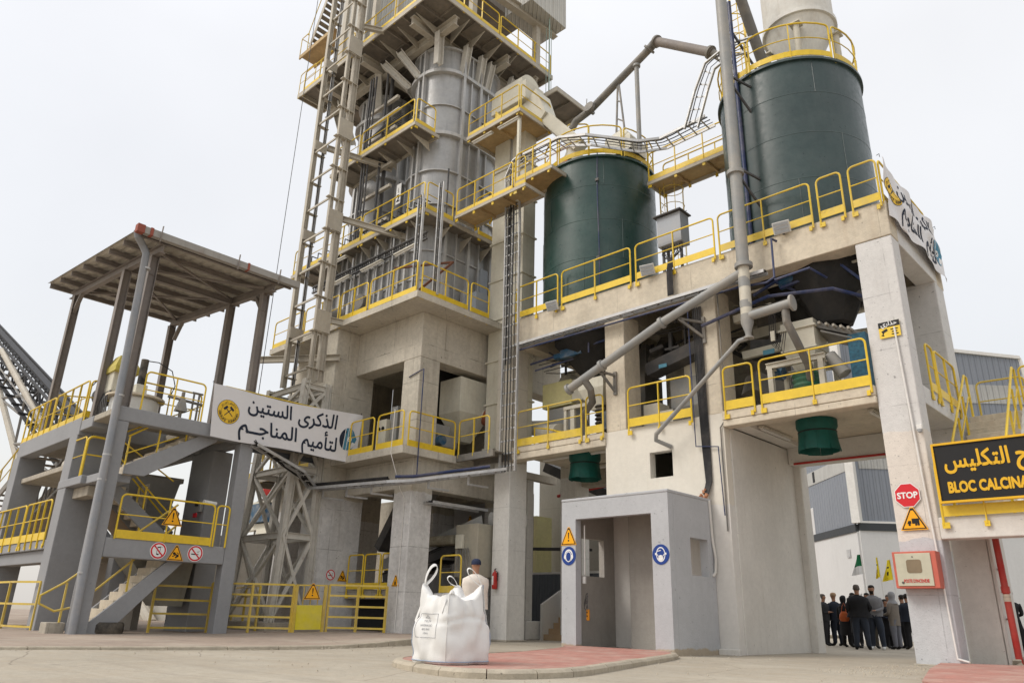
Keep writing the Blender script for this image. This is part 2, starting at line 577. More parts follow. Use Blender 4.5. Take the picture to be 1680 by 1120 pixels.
def rail(base, label, h=1.05, toe=0.19, posts=1, r=0.024, rad=0.12, drop=0.16, mat=None, group='yellow guard rails of the decks and balconies', mids=1,
         toe_mat=None, brackets=True, cat='guard rail'):
    mat = mat or (yellow_b if int(abs(base[0][0] * 7 + base[0][1] * 3 + base[0][2])) % 3 == 0 else yellow)
    B = [Vector(p) for p in base]
    t = thing('guard_rail', label, cat, tuple(B[0]), group)
    ext = [B[0] - Vector((0, 0, drop))] + B[1:-1] + [B[-1] - Vector((0, 0, drop))] if len(B) > 1 else B
    pth = arc_path(B, h, rad)
    pth[0] = pth[0] - Vector((0, 0, drop))
    pth[-1] = pth[-1] - Vector((0, 0, drop))
    MB().tube(pth, r, 8).build('top_rail', mat, t)
    for k in range(mids):
        z = h * (k + 1) / (mids + 1) + 0.04
        MB().tube([b + Vector((0, 0, z)) for b in B], r * 0.62, 6).build('mid_rail', mat, t)
    if toe:
        m = MB()
        for a, b in zip(B, B[1:]):
            m.bar(a + Vector((0, 0, toe / 2)), b + Vector((0, 0, toe / 2)), 0.012, toe)
        m.build('toeboard', toe_mat or mat, t)
    for i in range(posts):
        p = lerp_path(B, (i + 1) / (posts + 1))
        m = MB()
        d = (B[-1] - B[0]).normalized()
        m.bar(p - Vector((0, 0, drop)), p + Vector((0, 0, h)), 0.05, 0.022, up=d)
        if brackets:
            m.bar(p - Vector((0, 0, drop)) - d * 0.045, p - Vector((0, 0, drop)) + d * 0.045, 0.03, 0.1)
        m.build('post', mat, t)
    if brackets and drop > 0.1:
        d = (B[-1] - B[0]).normalized()
        for p, s in ((B[0], 1), (B[-1], -1)):
            m = MB()
            m.bar(p - Vector((0, 0, drop)) - d * 0.03, p - Vector((0, 0, drop)) + d * 0.10 * s, 0.03, 0.11)
            m.build('foot_bracket', mat, t)
    return t


def beam_box(x0, x1, y0, y1, z0, z1, name, mat, parent, bev=0.018):
    return MB().box(x0, x1, y0, y1, z0, z1).build(name, mat, parent, bevel=bev)


def text_ob(body, name, mat, parent, org, rx, ux, size, ext=0.004, bold=0.0, align='CENTER', fx=1.0, bend=None, sub=None, shear=0):
    cu = bpy.data.curves.new(name, 'FONT')
    cu.body = body
    cu.size = size
    cu.extrude = 0
    cu.offset = 0
    cu.resolution_u = 3
    cu.align_x = align
    cu.shear = shear
    tmp = bpy.data.objects.new('tmp', cu)
    COL.objects.link(tmp)
    bpy.context.view_layer.update()
    me = bpy.data.meshes.new_from_object(tmp.evaluated_get(bpy.context.evaluated_depsgraph_get()))
    bpy.data.objects.remove(tmp)
    rx, ux = Vector(rx).normalized(), Vector(ux).normalized()
    nn = rx.cross(ux).normalized()
    org = Vector(org)
    if bold:
        bm = bmesh.new()
        for k_, (bx_, by_) in enumerate(((0, 0), (1, 0), (-1, 0), (0, 1), (0, -1), (.7, .7), (-.7, .7), (.7, -.7), (-.7, -.7))):
            for v_ in me.vertices:
                v_.co.x += bx_ * bold
                v_.co.y += by_ * bold
                v_.co.z += 0.0004
            bm.from_mesh(me)
            for v_ in me.vertices:
                v_.co.x -= bx_ * bold
                v_.co.y -= by_ * bold
        bm.to_mesh(me)
        bm.free()
    o_ = ORG.get(parent.name, Vector((0, 0, 0))) if parent else Vector((0, 0, 0))
    if sub:
        bm = bmesh.new()
        bm.from_mesh(me)
        bmesh.ops.triangulate(bm, faces=bm.faces)
        for _ in range(4):
            es = [e for e in bm.edges if e.calc_length() > sub]
            if not es:
                break
            bmesh.ops.subdivide_edges(bm, edges=es, cuts=1)
            bmesh.ops.triangulate(bm, faces=bm.faces)
        bm.to_mesh(me)
        bm.free()
    for v in me.vertices:
        p = org + rx * v.co.x * fx + ux * v.co.y + nn * (ext + v.co.z)
        if bend:
            p = bend(p)
        v.co = p - o_
    me.materials.clear()
    me.materials.append(mat)
    o = bpy.data.objects.new(name, me)
    COL.objects.link(o)
    if parent:
        o.parent = parent
        ORG[o.name] = o_
    return o


AR = dict(zikra='\ufe8d\ufedf\ufeac\ufedb\ufeae\ufeef', sittin='\ufe8d\ufedf\ufeb4\ufe98\ufef4\ufee6',
          litamim='\ufedf\ufe98\ufe84\ufee3\ufef4\ufee2', manajim='\ufe8d\ufedf\ufee4\ufee8\ufe8e\ufe9f\u0640\u0640\ufee2',
          taklis='\ufe8d\ufedf\ufe98\ufedc\ufee0\ufef4\ufeb2', janah='\ufe9f\ufee8\ufe8e\ufea1', hazari='\ufea3\ufeac\ufe8d\ufead\ufef1')
AR = {k: v[::-1] for k, v in AR.items()}


class Sign:
    """flat plate with pictogram layers; c = centre, rx/ux = right and up, n = facing"""

    def __init__(s, label, cat, c, rx, ux, size, name='safety_sign', group=None):
        s.c, s.rx, s.ux = Vector(c), Vector(rx).normalized(), Vector(ux).normalized()
        s.n = s.rx.cross(s.ux).normalized()
        s.k = size
        s.t = thing(name, label, cat, tuple(s.c), group)
        s.lv = 0.0

    def P(s, x, y):
        return s.c + s.rx * x * s.k + s.ux * y * s.k

    def poly(s, pts, mat, name, t=0.0022, lift=None):
        base = s.lv if lift is None else lift
        m = MB().plate([s.P(x, y) + s.n * base for x, y in pts], s.n, t)
        o = m.build(name, mat, getattr(s, 'plate_', None) or s.t)
        if name == 'sign_plate':
            s.plate_ = o
        if lift is None:
            s.lv += t
        return o

    def circ(s, r, mat, name, cx=0, cy=0, n=28, t=0.0022, lift=None, sy=1.0):
        return s.poly([(cx + r * math.cos(2 * math.pi * i / n), cy + sy * r * math.sin(2 * math.pi * i / n)) for i in range(n)], mat, name, t, lift)

    def multi(s, polys, mat, name, t=0.0022):
        m = MB()
        for pts in polys:
            m.plate([s.P(x, y) + s.n * s.lv for x, y in pts], s.n, t)
        s.lv += t
        return m.build(name, mat, getattr(s, 'plate_', None) or s.t)


def line_poly(x0, y0, x1, y1, w):
    dx, dy = x1 - x0, y1 - y0
    l = math.hypot(dx, dy)
    a, b = -dy / l * w / 2, dx / l * w / 2
    return [(x0 + a, y0 + b), (x0 - a, y0 - b), (x1 - a, y1 - b), (x1 + a, y1 + b)]


def circ_poly(cx, cy, r, n=12, sy=1.0):
    return [(cx + r * math.cos(2 * math.pi * i / n), cy + sy * r * math.sin(2 * math.pi * i / n)) for i in range(n)]


def warn_sign(label, c, rx, ux, size, pict):
    s = Sign(label, 'warning sign', c, rx, ux, size, 'warning_sign', 'warning and instruction signs')
    T = [(-0.54, -0.45), (0.54, -0.45), (0.06, 0.50), (-0.06, 0.50)]
    s.poly([(x * 1.04, y * 1.04) for x, y in T], s_yel, 'sign_plate', 0.006)
    s.poly([(x * 0.95, y * 0.95 - 0.005) for x, y in T], s_blk, 'border')
    s.poly([(x * 0.80, y * 0.80 - 0.03) for x, y in T], s_yel, 'face')
    if pict == 'excl':
        s.multi([[(-0.045, 0.22), (-0.02, -0.12), (0.02, -0.12), (0.045, 0.22)], circ_poly(0, -0.22, 0.05)], s_blk, 'exclamation_mark')
    elif pict == 'hand':
        s.multi([circ_poly(-0.12, -0.02, 0.09), circ_poly(0.12, -0.16, 0.09), circ_poly(0.03, -0.26, 0.06), line_poly(-0.1, 0.02, 0.08, -0.12, 0.06),
                 line_poly(-0.22, -0.22, 0.0, -0.1, 0.06), line_poly(0.04, 0.06, 0.2, -0.05, 0.045)], s_blk, 'hand_symbol')
    elif pict == 'truck':
        s.multi([[(-0.06, -0.2), (0.24, -0.2), (0.24, 0.02), (-0.06, 0.02)], [(-0.26, -0.2), (-0.09, -0.2), (-0.09, -0.07), (-0.2, -0.07)],
                 circ_poly(-0.17, -0.24, 0.05), circ_poly(0.1, -0.24, 0.05), circ_poly(0.2, -0.24, 0.05)], s_blk, 'truck_symbol')
    else:
        s.multi([[(-0.1, -0.3), (0.1, -0.3), (0.12, -0.12), (0.03, -0.04), (0.05, 0.16), (-0.05, 0.04), (-0.12, -0.14)], line_poly(-0.2, -0.32, 0.2, -0.32, 0.03)], s_blk, 'flame_symbol')
    return s


def ban_sign(label, c, rx, ux, size, pict):
    s = Sign(label, 'prohibition sign', c, rx, ux, size, 'prohibition_sign', 'warning and instruction signs')
    s.circ(0.54, s_wht, 'sign_plate', t=0.006)
    s.circ(0.5, s_red, 'red_ring')
    s.circ(0.40, s_wht, 'face')
    if pict == 'phone':
        s.multi([line_poly(-0.08, 0.2, 0.12, 0.24, 0.07), line_poly(-0.1, -0.22, 0.05, -0.24, 0.08), line_poly(-0.09, 0.2, -0.1, -0.22, 0.025), line_poly(0.12, 0.2, 0.08, -0.22, 0.025),
                 line_poly(0.16, 0.28, 0.22, 0.2, 0.02)], s_blk, 'phone_symbol')
    else:
        s.multi([line_poly(-0.28, -0.05, 0.12, -0.05, 0.075), line_poly(0.15, -0.05, 0.22, -0.05, 0.06), line_poly(0.1, 0.06, 0.16, 0.16, 0.02), line_poly(0.19, 0.05, 0.25, 0.2, 0.02)], s_blk, 'cigarette_symbol')
    a = line_poly(-0.31, 0.31, 0.31, -0.31, 0.085)
    s.multi([a], s_red, 'red_bar')
    return s


def blue_sign(label, c, rx, ux, size, pict):
    s = Sign(label, 'instruction sign', c, rx, ux, size, 'instruction_sign', 'warning and instruction signs')
    s.circ(0.5, s_blu, 'sign_plate', t=0.006)
    if pict == 'ears':
        s.multi([circ_poly(0, 0.02, 0.30, 24, 1.12)], s_wht, 'headband')
        s.multi([circ_poly(0, 0.0, 0.23, 24, 1.15)], s_blu, 'gap')
        s.multi([circ_poly(-0.25, -0.05, 0.08, 12, 1.6), circ_poly(0.25, -0.05, 0.08, 12, 1.6)], s_wht, 'ear_muffs')
        s.multi([circ_poly(0, -0.04, 0.2, 24, 1.45)], s_wht, 'head_outline')
        s.multi([circ_poly(0, -0.04, 0.165, 24, 1.45)], s_blu, 'head_symbol')
    else:
        s.multi([circ_poly(0, 0.0, 0.27, 24, 1.35), line_poly(-0.3, -0.02, -0.3, 0.08, 0.07), line_poly(0.3, -0.02, 0.3, 0.08, 0.07)], s_wht, 'head_outline')
        s.multi([circ_poly(0, 0.0, 0.225, 24, 1.38)], s_blu, 'head_symbol')
        s.multi([circ_poly(0, -0.17, 0.15, 16, 0.95), line_poly(-0.22, 0.02, -0.08, -0.14, 0.03), line_poly(0.22, 0.02, 0.08, -0.14, 0.03), line_poly(-0.2, 0.16, 0.02, 0.2, 0.035)], s_wht, 'dust_mask')
    return s


def floodlight(label, c, yaw=0):
    c = Vector(c)
    t = thing('floodlight', label, 'floodlight', tuple(c), 'floodlights on the deck edges')
    m = MB()
    a = Vector((math.cos(yaw), math.sin(yaw), 0))
    n = Vector((math.sin(yaw), -math.cos(yaw), -0.55)).normalized()
    up = a.cross(n)
    m.bar(c - a * 0.2, c + a * 0.2, 0.30, 0.07, up=n)
    m.build('housing', lampbody, t, bevel=0.01)
    g = MB()
    for k in (-1, 0, 1):
        q = c + n * 0.042 + n.cross(a) * 0.092 * k
        g.bar(q - a * 0.17, q + a * 0.17, 0.068, 0.012, up=n)
    g.build('glass', glass_m, t)
    b = MB().bar(c - n * 0.04, c - n * 0.16, 0.05, 0.05).bar(c - n * 0.16 - Vector((0, 0, 0)), c - n * 0.16 - Vector((0, 0, 0.2)), 0.04)
    b.build('bracket', darksteel, t)
    return t


def light_tube(label, p, q):
    t = thing('strip_light', label, 'strip light', tuple(p), 'fluorescent strip lights under decks and ceilings')
    p, q = Vector(p), Vector(q)
    MB().bar(p, q, 0.14, 0.05).build('housing', cream_pipe, t)
    d = (q - p).normalized()
    MB().tube([p + d * 0.03 - Vector((0, 0, 0.045)), q - d * 0.03 - Vector((0, 0, 0.045))], 0.035, 8).build('cover', white_p, t)
    return t


def tray(pts, w, label, up=(0, 0, 1), mat=None, cables=3, rung=0.3, name='cable_tray', side=0.08, cat='cable tray'):
    """ladder-type cable tray along pts with cables lying in it"""
    mat = mat or galv
    P = [Vector(p) for p in pts]
    up = Vector(up)
    t = thing(name, label, cat, tuple(P[0]), 'cable trays')
    sd_, rg, cb = MB(), MB(), MB()
    sides = []
    for i, p in enumerate(P):
        d = (P[min(i + 1, len(P) - 1)] - P[max(i - 1, 0)]).normalized()
        a = d.cross(up if abs(d.dot(up)) < 0.95 else Vector((1, 0, 0))).normalized()
        if sides and a.dot(sides[-1][0]) < 0:
            a = -a
        sides.append((a, d))
    for i in range(len(P) - 1):
        a0, a1 = sides[i][0], sides[i + 1][0]
        nn = (P[i + 1] - P[i]).normalized().cross(a0)
        for s_ in (-1, 1):
            sd_.bar(P[i] + a0 * s_ * w / 2, P[i + 1] + a1 * s_ * w / 2, 0.04, side, up=nn)
        L_ = (P[i + 1] - P[i]).length
        k = max(1, int(L_ / rung))
        for j in range(k):
            f = (j + 0.5) / k
            c = P[i].lerp(P[i + 1], f)
            a = a0.lerp(a1, f)
            rg.bar(c - a * w / 2, c + a * w / 2, 0.04, 0.02, up=nn)
    sd_.build('side_rail', mat, t)
    rg.build('rung', mat, t)
    for c in range(cables):
        off = (c + 0.5) / cables - 0.5
        q = []
        for i, p in enumerate(P):
            a, d = sides[i]
            q.append(p + a * w * 0.8 * off + d.cross(a) * 0.03 * (1 if d.cross(a).z > -0.5 else -1))
        # small wobble between corner points
        qq = []
        for i in range(len(q) - 1):
            for j in range(4):
                f = j / 4
                v = q[i].lerp(q[i + 1], f)
                qq.append(v + Vector((0, 0, 1)) * 0.012 * math.sin(i * 5 + j * 2.1 + c))
        qq.append(q[-1])
        cb = MB().tube(qq, 0.011 + 0.005 * ((c * 7) % 3), 6)
        cb.build('cable', cable_m, t)
    return t

# ================================================================ THE GROUND
ground_m = material('dusty_concrete_ground', (0.375, 0.335, 0.27), 0.92, 0.16, 0.35, 0.10, bump=0.5, bscale=14, pores=0.25, dust=0.5, dust_col=(0.37, 0.305, 0.225))
pave_m = material('pinkish_pavement', (0.33, 0.265, 0.215), 0.92, 0.18, 0.6, 0.14, bump=0.5, bscale=22, pores=0.4, dust=0.5, dust_col=(0.36, 0.28, 0.22))
kerb_m = material('worn_kerb_concrete', (0.42, 0.37, 0.29), 0.92, 0.18, 2.2, 0.12, bump=0.5, pores=0.5, dust=0.4, dust_col=(0.3, 0.26, 0.2))


def tile_material():
    m = material('red_paving_tiles', (0.44, 0.205, 0.165), 0.85, 0.13, 1.1, 0.12, bump=0.25, bscale=40, dust=0.85, dust_col=(0.50, 0.36, 0.295))
    t = m.node_tree
    b = t.nodes['Principled BSDF']
    src = b.inputs['Base Color'].links[0].from_socket
    geo = t.nodes.new('ShaderNodeNewGeometry')
    mp = t.nodes.new('ShaderNodeMapping')
    mp.inputs['Rotation'].default_value = (0, 0, 0.2)
    t.links.new(geo.outputs['Position'], mp.inputs[0])
    br = t.nodes.new('ShaderNodeTexBrick')
    br.inputs['Scale'].default_value = 1.0
    br.inputs['Brick Width'].default_value = 0.21
    br.inputs['Row Height'].default_value = 0.105
    br.inputs['Mortar Size'].default_value = 0.006
    br.inputs['Color1'].default_value = (1, 1, 1, 1)
    br.inputs['Color2'].default_value = (0.86, 0.85, 0.86, 1)
    br.inputs['Mortar'].default_value = (0.72, 0.78, 0.8, 1)
    t.links.new(mp.outputs[0], br.inputs[0])
    mx_ = t.nodes.new('ShaderNodeMix')
    mx_.data_type = 'RGBA'
    mx_.blend_type = 'MULTIPLY'
    mx_.inputs[0].default_value = 1
    t.links.new(src, mx_.inputs[6])
    t.links.new(br.outputs[0], mx_.inputs[7])
    t.links.new(mx_.outputs[2], b.inputs['Base Color'])
    return m


tile_m = tile_material()

def ground_detail(m, tracks=0.35):
    t = m.node_tree
    b = t.nodes['Principled BSDF']
    src = b.inputs['Base Color'].links[0].from_socket
    geo = t.nodes.new('ShaderNodeNewGeometry')
    prev = src

    def layer(scale, loc, rot, stretch, lo, hi, amt, colr, prev, det=6):
        mp = t.nodes.new('ShaderNodeMapping')
        mp.inputs['Rotation'].default_value = (0, 0, rot)
        mp.inputs['Location'].default_value = loc
        mp.inputs['Scale'].default_value = stretch
        t.links.new(geo.outputs['Position'], mp.inputs[0])
        n = t.nodes.new('ShaderNodeTexNoise')
        n.inputs['Scale'].default_value = scale
        n.inputs['Detail'].default_value = det
        n.inputs['Roughness'].default_value = 0.65
        t.links.new(mp.outputs[0], n.inputs['Vector'])
        r = t.nodes.new('ShaderNodeMapRange')
        for i, v in enumerate((lo, hi, 0, amt)):
            r.inputs[1 + i].default_value = v
        t.links.new(n.outputs[0], r.inputs[0])
        x = t.nodes.new('ShaderNodeMix')
        x.data_type = 'RGBA'
        t.links.new(r.outputs[0], x.inputs[0])
        t.links.new(prev, x.inputs[6])
        x.inputs[7].default_value = (*colr, 1)
        return x.outputs[2]
    prev = layer(1.0, (3, 1, 0), 0.75, (0.10, 2.6, 1), 0.52, 0.66, tracks, (0.24, 0.21, 0.17), prev)
    prev = layer(1.0, (9, 4, 0), 1.1, (0.12, 3.4, 1), 0.55, 0.68, tracks * 0.8, (0.47, 0.43, 0.36), prev)
    prev = layer(0.45, (5, 8, 0), 0, (1, 1, 1), 0.5, 0.7, 0.45, (0.50, 0.455, 0.37), prev)
    prev = layer(2.4, (2, 7, 0), 0, (1, 1, 1), 0.62, 0.72, 0.5, (0.20, 0.165, 0.125), prev)
    prev = layer(26, (2, 7, 0), 0, (1, 1, 1), 0.66, 0.74, 0.7, (0.17, 0.15, 0.12), prev, 3)
    # hairline cracks
    v = t.nodes.new('ShaderNodeTexVoronoi')
    v.feature = 'DISTANCE_TO_EDGE'
    v.inputs['Scale'].default_value = 0.32
    nn = t.nodes.new('ShaderNodeTexNoise')
    nn.inputs['Scale'].default_value = 1.4
    nn.inputs['Detail'].default_value = 6
    t.links.new(geo.outputs['Position'], nn.inputs['Vector'])
    ad = t.nodes.new('ShaderNodeMixRGB')
    ad.inputs[0].default_value = 0.12
    t.links.new(geo.outputs['Position'], ad.inputs[1])
    t.links.new(nn.outputs['Color'], ad.inputs[2])
    t.links.new(ad.outputs[0], v.inputs['Vector'])
    r = t.nodes.new('ShaderNodeMapRange')
    for i, q in enumerate((0.0, 0.004, 0.55, 0.0)):
        r.inputs[1 + i].default_value = q
    t.links.new(v.outputs['Distance'], r.inputs[0])
    x = t.nodes.new('ShaderNodeMix')
    x.data_type = 'RGBA'
    t.links.new(r.outputs[0], x.inputs[0])
    t.links.new(prev, x.inputs[6])
    x.inputs[7].default_value = (0.13, 0.11, 0.09, 1)
    t.links.new(x.outputs[2], b.inputs['Base Color'])


ground_detail(ground_m)
ground_detail(pave_m, 0.2)

# one sheet to the horizon, finer near the camera with slight unevenness
bm = bmesh.new()
xs = [-900, -300, -120, -70] + [-45 + i * 0.75 for i in range(61)] + [8, 40, 120, 300, 900]
ys = [-900, -200, -60, -10] + [-4 + i * 0.75 for i in range(48)] + [40, 60, 120, 300, 900]
grid = []
for y in ys:
    row = []
    for x in xs:
        z = 0.0
        if -30 < x < -1 and 1 < y < 16:
            z = 0.018 * (noise.noise(Vector((x * 0.35, y * 0.35, 0))) - 0.4)
        row.append(bm.verts.new((x, y, z)))
    grid.append(row)
for j in range(len(ys) - 1):
    for i in range(len(xs) - 1):
        bm.faces.new((grid[j][i], grid[j][i + 1], grid[j + 1][i + 1], grid[j + 1][i]))
me = bpy.data.meshes.new('ground')
bm.to_mesh(me)
bm.free()
me.polygons.foreach_set('use_smooth', [True] * len(me.polygons))
me.materials.append(ground_m)
g = bpy.data.objects.new('ground', me)
COL.objects.link(g)
g['kind'] = 'structure'

# raised pavement on the left, sloping gently up towards the kiln tower


def pave_z(y):
    f = min(1, max(0, (y - 9) / 4))
    return 0.045 + 0.115 * f * f * (3 - 2 * f)


edge = [(-14.6, -6), (-14.3, 1.0), (-14.0, 3.7), (-13.45, 5.6), (-13.25, 7.1), (-13.3, 8.8), (-13.7, 10.5), (-14.3, 12.2), (-15.2, 13.8), (-16.6, 15.1), (-16.9, 17.0), (-17.0, 21.0), (-17.0, 60.0)]
E_ = []
for a, b in zip(edge, edge[1:]):
    n_ = max(1, int(math.dist(a, b) / 0.8))
    for i in range(n_):
        E_.append((a[0] + (b[0] - a[0]) * i / n_, a[1] + (b[1] - a[1]) * i / n_))
E_.append(edge[-1])
m = MB()
vs, fs = [], []
for (x, y) in E_:
    vs += [(x - 0.16, y, pave_z(y)), (-90, y, pave_z(y))]
for i in range(len(E_) - 1):
    fs.append((2 * i, 2 * i + 2, 2 * i + 3, 2 * i + 1))
m.add(vs, fs, True)
m.build('pavement', pave_m, kind='structure')
m = MB()
vs, fs = [], []
for (x, y) in E_:
    z = pave_z(y) + 0.004
    vs += [(x, y, -0.05), (x - 0.015, y, z - 0.015), (x - 0.03, y, z), (x - 0.17, y, z), (x - 0.17, y, -0.05)]
SV = vs


def stones(prof, nm, per, gap=0.012):
    """prof: list of 5-point sections; lay separate kerb stones along it with open joints"""
    m = MB()
    n_ = len(prof) // 5
    S = [[Vector(v) for v in prof[5 * i:5 * i + 5]] for i in range(n_)]
    cum = [0]
    for i in range(1, n_):
        cum.append(cum[-1] + (S[i][2] - S[i - 1][2]).length)

    def at_(d):
        for i in range(1, n_):
            if d <= cum[i] or i == n_ - 1:
                f = min(1, max(0, (d - cum[i - 1]) / max(1e-6, cum[i] - cum[i - 1])))
                return [S[i - 1][k].lerp(S[i][k], f) for k in range(5)]
    d = 0.0
    k_ = 0
    while d < cum[-1] - 0.1:
        e = min(cum[-1], d + per)
        jig = Vector((0, 0, 0.008 * noise.noise(Vector((k_ * 1.7, 3, 1)))))
        secs = [[v + jig for v in at_(d + gap + (e - d - 2 * gap) * q / 3)] for q in range(4)]
        vs_ = [v for s_ in secs for v in s_]
        fs_ = [(5 * q + j, 5 * q + j + 1, 5 * q + 6 + j, 5 * q + 5 + j) for q in range(3) for j in range(4)]
        fs_ += [(0, 1, 2, 3, 4), (19, 18, 17, 16, 15)]
        m.add(vs_, fs_)
        d = e
        k_ += 1
    return m.build(nm, kerb_m, kind='structure')


stones(SV, 'kerb', 1.0)


def smooth_closed(P, it=2):
    for _ in range(it):
        Q = []
        for i in range(len(P)):
            a, b = P[i], P[(i + 1) % len(P)]
            Q += [(a[0] * .75 + b[0] * .25, a[1] * .75 + b[1] * .25), (a[0] * .25 + b[0] * .75, a[1] * .25 + b[1] * .75)]
        P = Q
    return P


# rounded island with red tiles in front of the hut (open towards the hut)
isl = [(x_ * 1.158, y_ * 1.158) for x_, y_ in [(-9.7, 11.6), (-9.0, 10.2), (-8.45, 8.8), (-8.15, 7.4), (-8.0, 6.5), (-7.5, 5.95), (-6.9, 5.68), (-6.25, 5.53), (-5.85, 5.6), (-5.52, 6.0), (-5.45, 6.8), (-5.8, 7.9), (-6.3, 9.35), (-7.05, 11.4)]] + [(-8.85, 14.1)]
K = []
for i in range(len(isl) - 1):
    for j in range(4):
        a0, a1, a2, a3 = (Vector(isl[max(0, min(len(isl) - 1, i + k))]) for k in (-1, 0, 1, 2))
        f = j / 4
        K.append(tuple(0.5 * ((2 * a1) + (-a0 + a2) * f + (2 * a0 - 5 * a1 + 4 * a2 - a3) * f * f + (-a0 + 3 * a1 - 3 * a2 + a3) * f ** 3)))
K.append(isl[-1])
inn = []
for i, p in enumerate(K):
    a, b = Vector(K[max(0, i - 1)]), Vector(K[min(len(K) - 1, i + 1)])
    d = (b - a).normalized()
    nn = Vector((-d.y, d.x))
    inn.append(tuple(Vector(p) + nn * 0.13))
vs, fs = [], []
for p, q in zip(K, inn):
    p2 = (p[0] + (q[0] - p[0]) * .28, p[1] + (q[1] - p[1]) * .28)
    vs += [(p[0], p[1], -0.04), (p[0], p[1], 0.05), (p2[0], p2[1], 0.082), (q[0], q[1], 0.09), (q[0], q[1], 0.0)]
stones(vs, 'island_kerb', 0.62, 0.006)
MB().prism(inn + [(-8.9, 14.3), (-11.85, 14.3)], 0.0, 0.085).build('paved_island', tile_m, kind='structure')
MB().prism([(-4.45, 16.0), (-3.95, 13.6), (-3.1, 10.3), (-1.0, 7.0), (3.5, 9), (3.5, 15.6), (-3.0, 16.9)], 0.0, 0.075).build('paved_corner', tile_m, kind='structure')

# grit and small stones lying on the yard and along the kerbs
random.seed(5)
m = MB()
for i in range(900):
    if i % 3 == 0:
        e = random.choice(E_[2:20])
        x, y = e[0] + abs(random.gauss(0.05, 0.12)), e[1] + random.uniform(-.4, .4)
    elif i % 3 == 1:
        x, y = random.uniform(-5.2, -3.6), random.uniform(12.0, 16.0)
    else:
        x, y = random.uniform(-15, -3), random.uniform(5, 16)
    r_ = random.uniform(0.006, 0.02)
    a = random.uniform(0, 6)
    c_, s_ = math.cos(a) * r_, math.sin(a) * r_
    m.add([(x + c_, y + s_, 0), (x - s_, y + c_, 0), (x - c_, y - s_, 0), (x + s_, y - c_, 0), (x, y, r_ * 1.3)], [(0, 1, 4), (1, 2, 4), (2, 3, 4), (3, 0, 4)])
m.build('grit', kerb_m, kind='stuff')

# ================================================================ THE SILO BUILDING (concrete frame)
B = thing('silo_building', 'tall open concrete frame building carrying the two dark green silos', 'building', (-10, 16.1, 0))


def fluff_box(x0, x1, y0, y1, z0, z1, name, mat, parent, bev=0.02):
    return beam_box(x0, x1, y0, y1, z0, z1, name, mat, parent, bev)


for k, (x0, x1, mt) in enumerate([(-16.05, -15.4, conc_building), (-11.85, -11.2, conc_orange), (-8.98, -8.4, conc_orange), (-4.9, -4.13, conc_corner)]):
    z0 = 0 if k in (0, 3) else 5.36
    fluff_box(x0, x1, 16.1, 16.85 if k < 3 else 16.6, z0 if k else -0.02, 8.66, 'column', mt, B, 0.025)
    fluff_box(x0, x1, 19.2, 19.9, -0.02, 8.66, 'column', conc_building if k < 3 else conc_corner, B, 0.025)
# chipped footing collar of the corner column
fluff_box(-16.1, -15.36, 16.08, 16.9, -0.02, 0.06, 'footing', conc_dark, B, 0.03)
fluff_box(-4.95, -4.1, 16.06, 16.64, -0.02, 0.035, 'footing', conc_dark, B, 0.02)
# top beams
fluff_box(-15.42, -4.12, 16.08, 16.58, 8.66, 9.5, 'top_beam', conc_orange, B)
fluff_box(-15.42, -4.12, 19.4, 19.93, 8.6, 9.5, 'top_beam', conc_orange, B)
fluff_box(-4.56, -4.12, 16.585, 19.395, 8.62, 9.5, 'top_beam', conc_corner, B)
fluff_box(-15.42, -15.0, 16.585, 19.395, 8.62, 9.5, 'top_beam', conc_orange, B)
for x in (-11.5, -8.7):
    fluff_box(x - 0.2, x + 0.2, 16.585, 19.395, 8.62, 9.29, 'top_beam', conc_dark, B)


def slab_hole(x0, x1, y0, y1, z0, z1, cx, cy, r, name, mat, parent):
    """slab with a round hole"""
    m = MB()
    n = 32
    def edge_pt(a):
        c, s_ = math.cos(a), math.sin(a)
        tx = ((x1 - cx) / c) if c > 1e-9 else ((x0 - cx) / c if c < -1e-9 else 1e9)
        ty = ((y1 - cy) / s_) if s_ > 1e-9 else ((y0 - cy) / s_ if s_ < -1e-9 else 1e9)
        t_ = min(tx, ty)
        return cx + c * t_, cy + s_ * t_
    angs = sorted([2 * math.pi * i / n for i in range(n)] + [math.atan2(yy - cy, xx - cx) % (2 * math.pi) for xx in (x0, x1) for yy in (y0, y1)])
    k = len(angs)
    vs = []
    for a in angs:
        ex, ey = edge_pt(a)
        vs += [(cx + r * math.cos(a), cy + r * math.sin(a), z0), (ex, ey, z0), (ex, ey, z1), (cx + r * math.cos(a), cy + r * math.sin(a), z1)]
    fs = []
    for i in range(k):
        j = (i + 1) % k
        for q in range(4):
            q2 = (q + 1) % 4
            fs.append((4 * i + q, 4 * j + q, 4 * j + q2, 4 * i + q2))
    m.add(vs, fs)
    return m.build(name, mat, parent)


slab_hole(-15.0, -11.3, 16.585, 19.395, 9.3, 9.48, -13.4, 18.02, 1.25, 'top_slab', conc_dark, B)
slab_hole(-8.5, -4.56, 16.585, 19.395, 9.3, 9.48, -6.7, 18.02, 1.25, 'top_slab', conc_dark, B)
fluff_box(-11.3, -8.5, 16.585, 19.395, 9.3, 9.48, 'top_slab', conc_dark, B, 0)
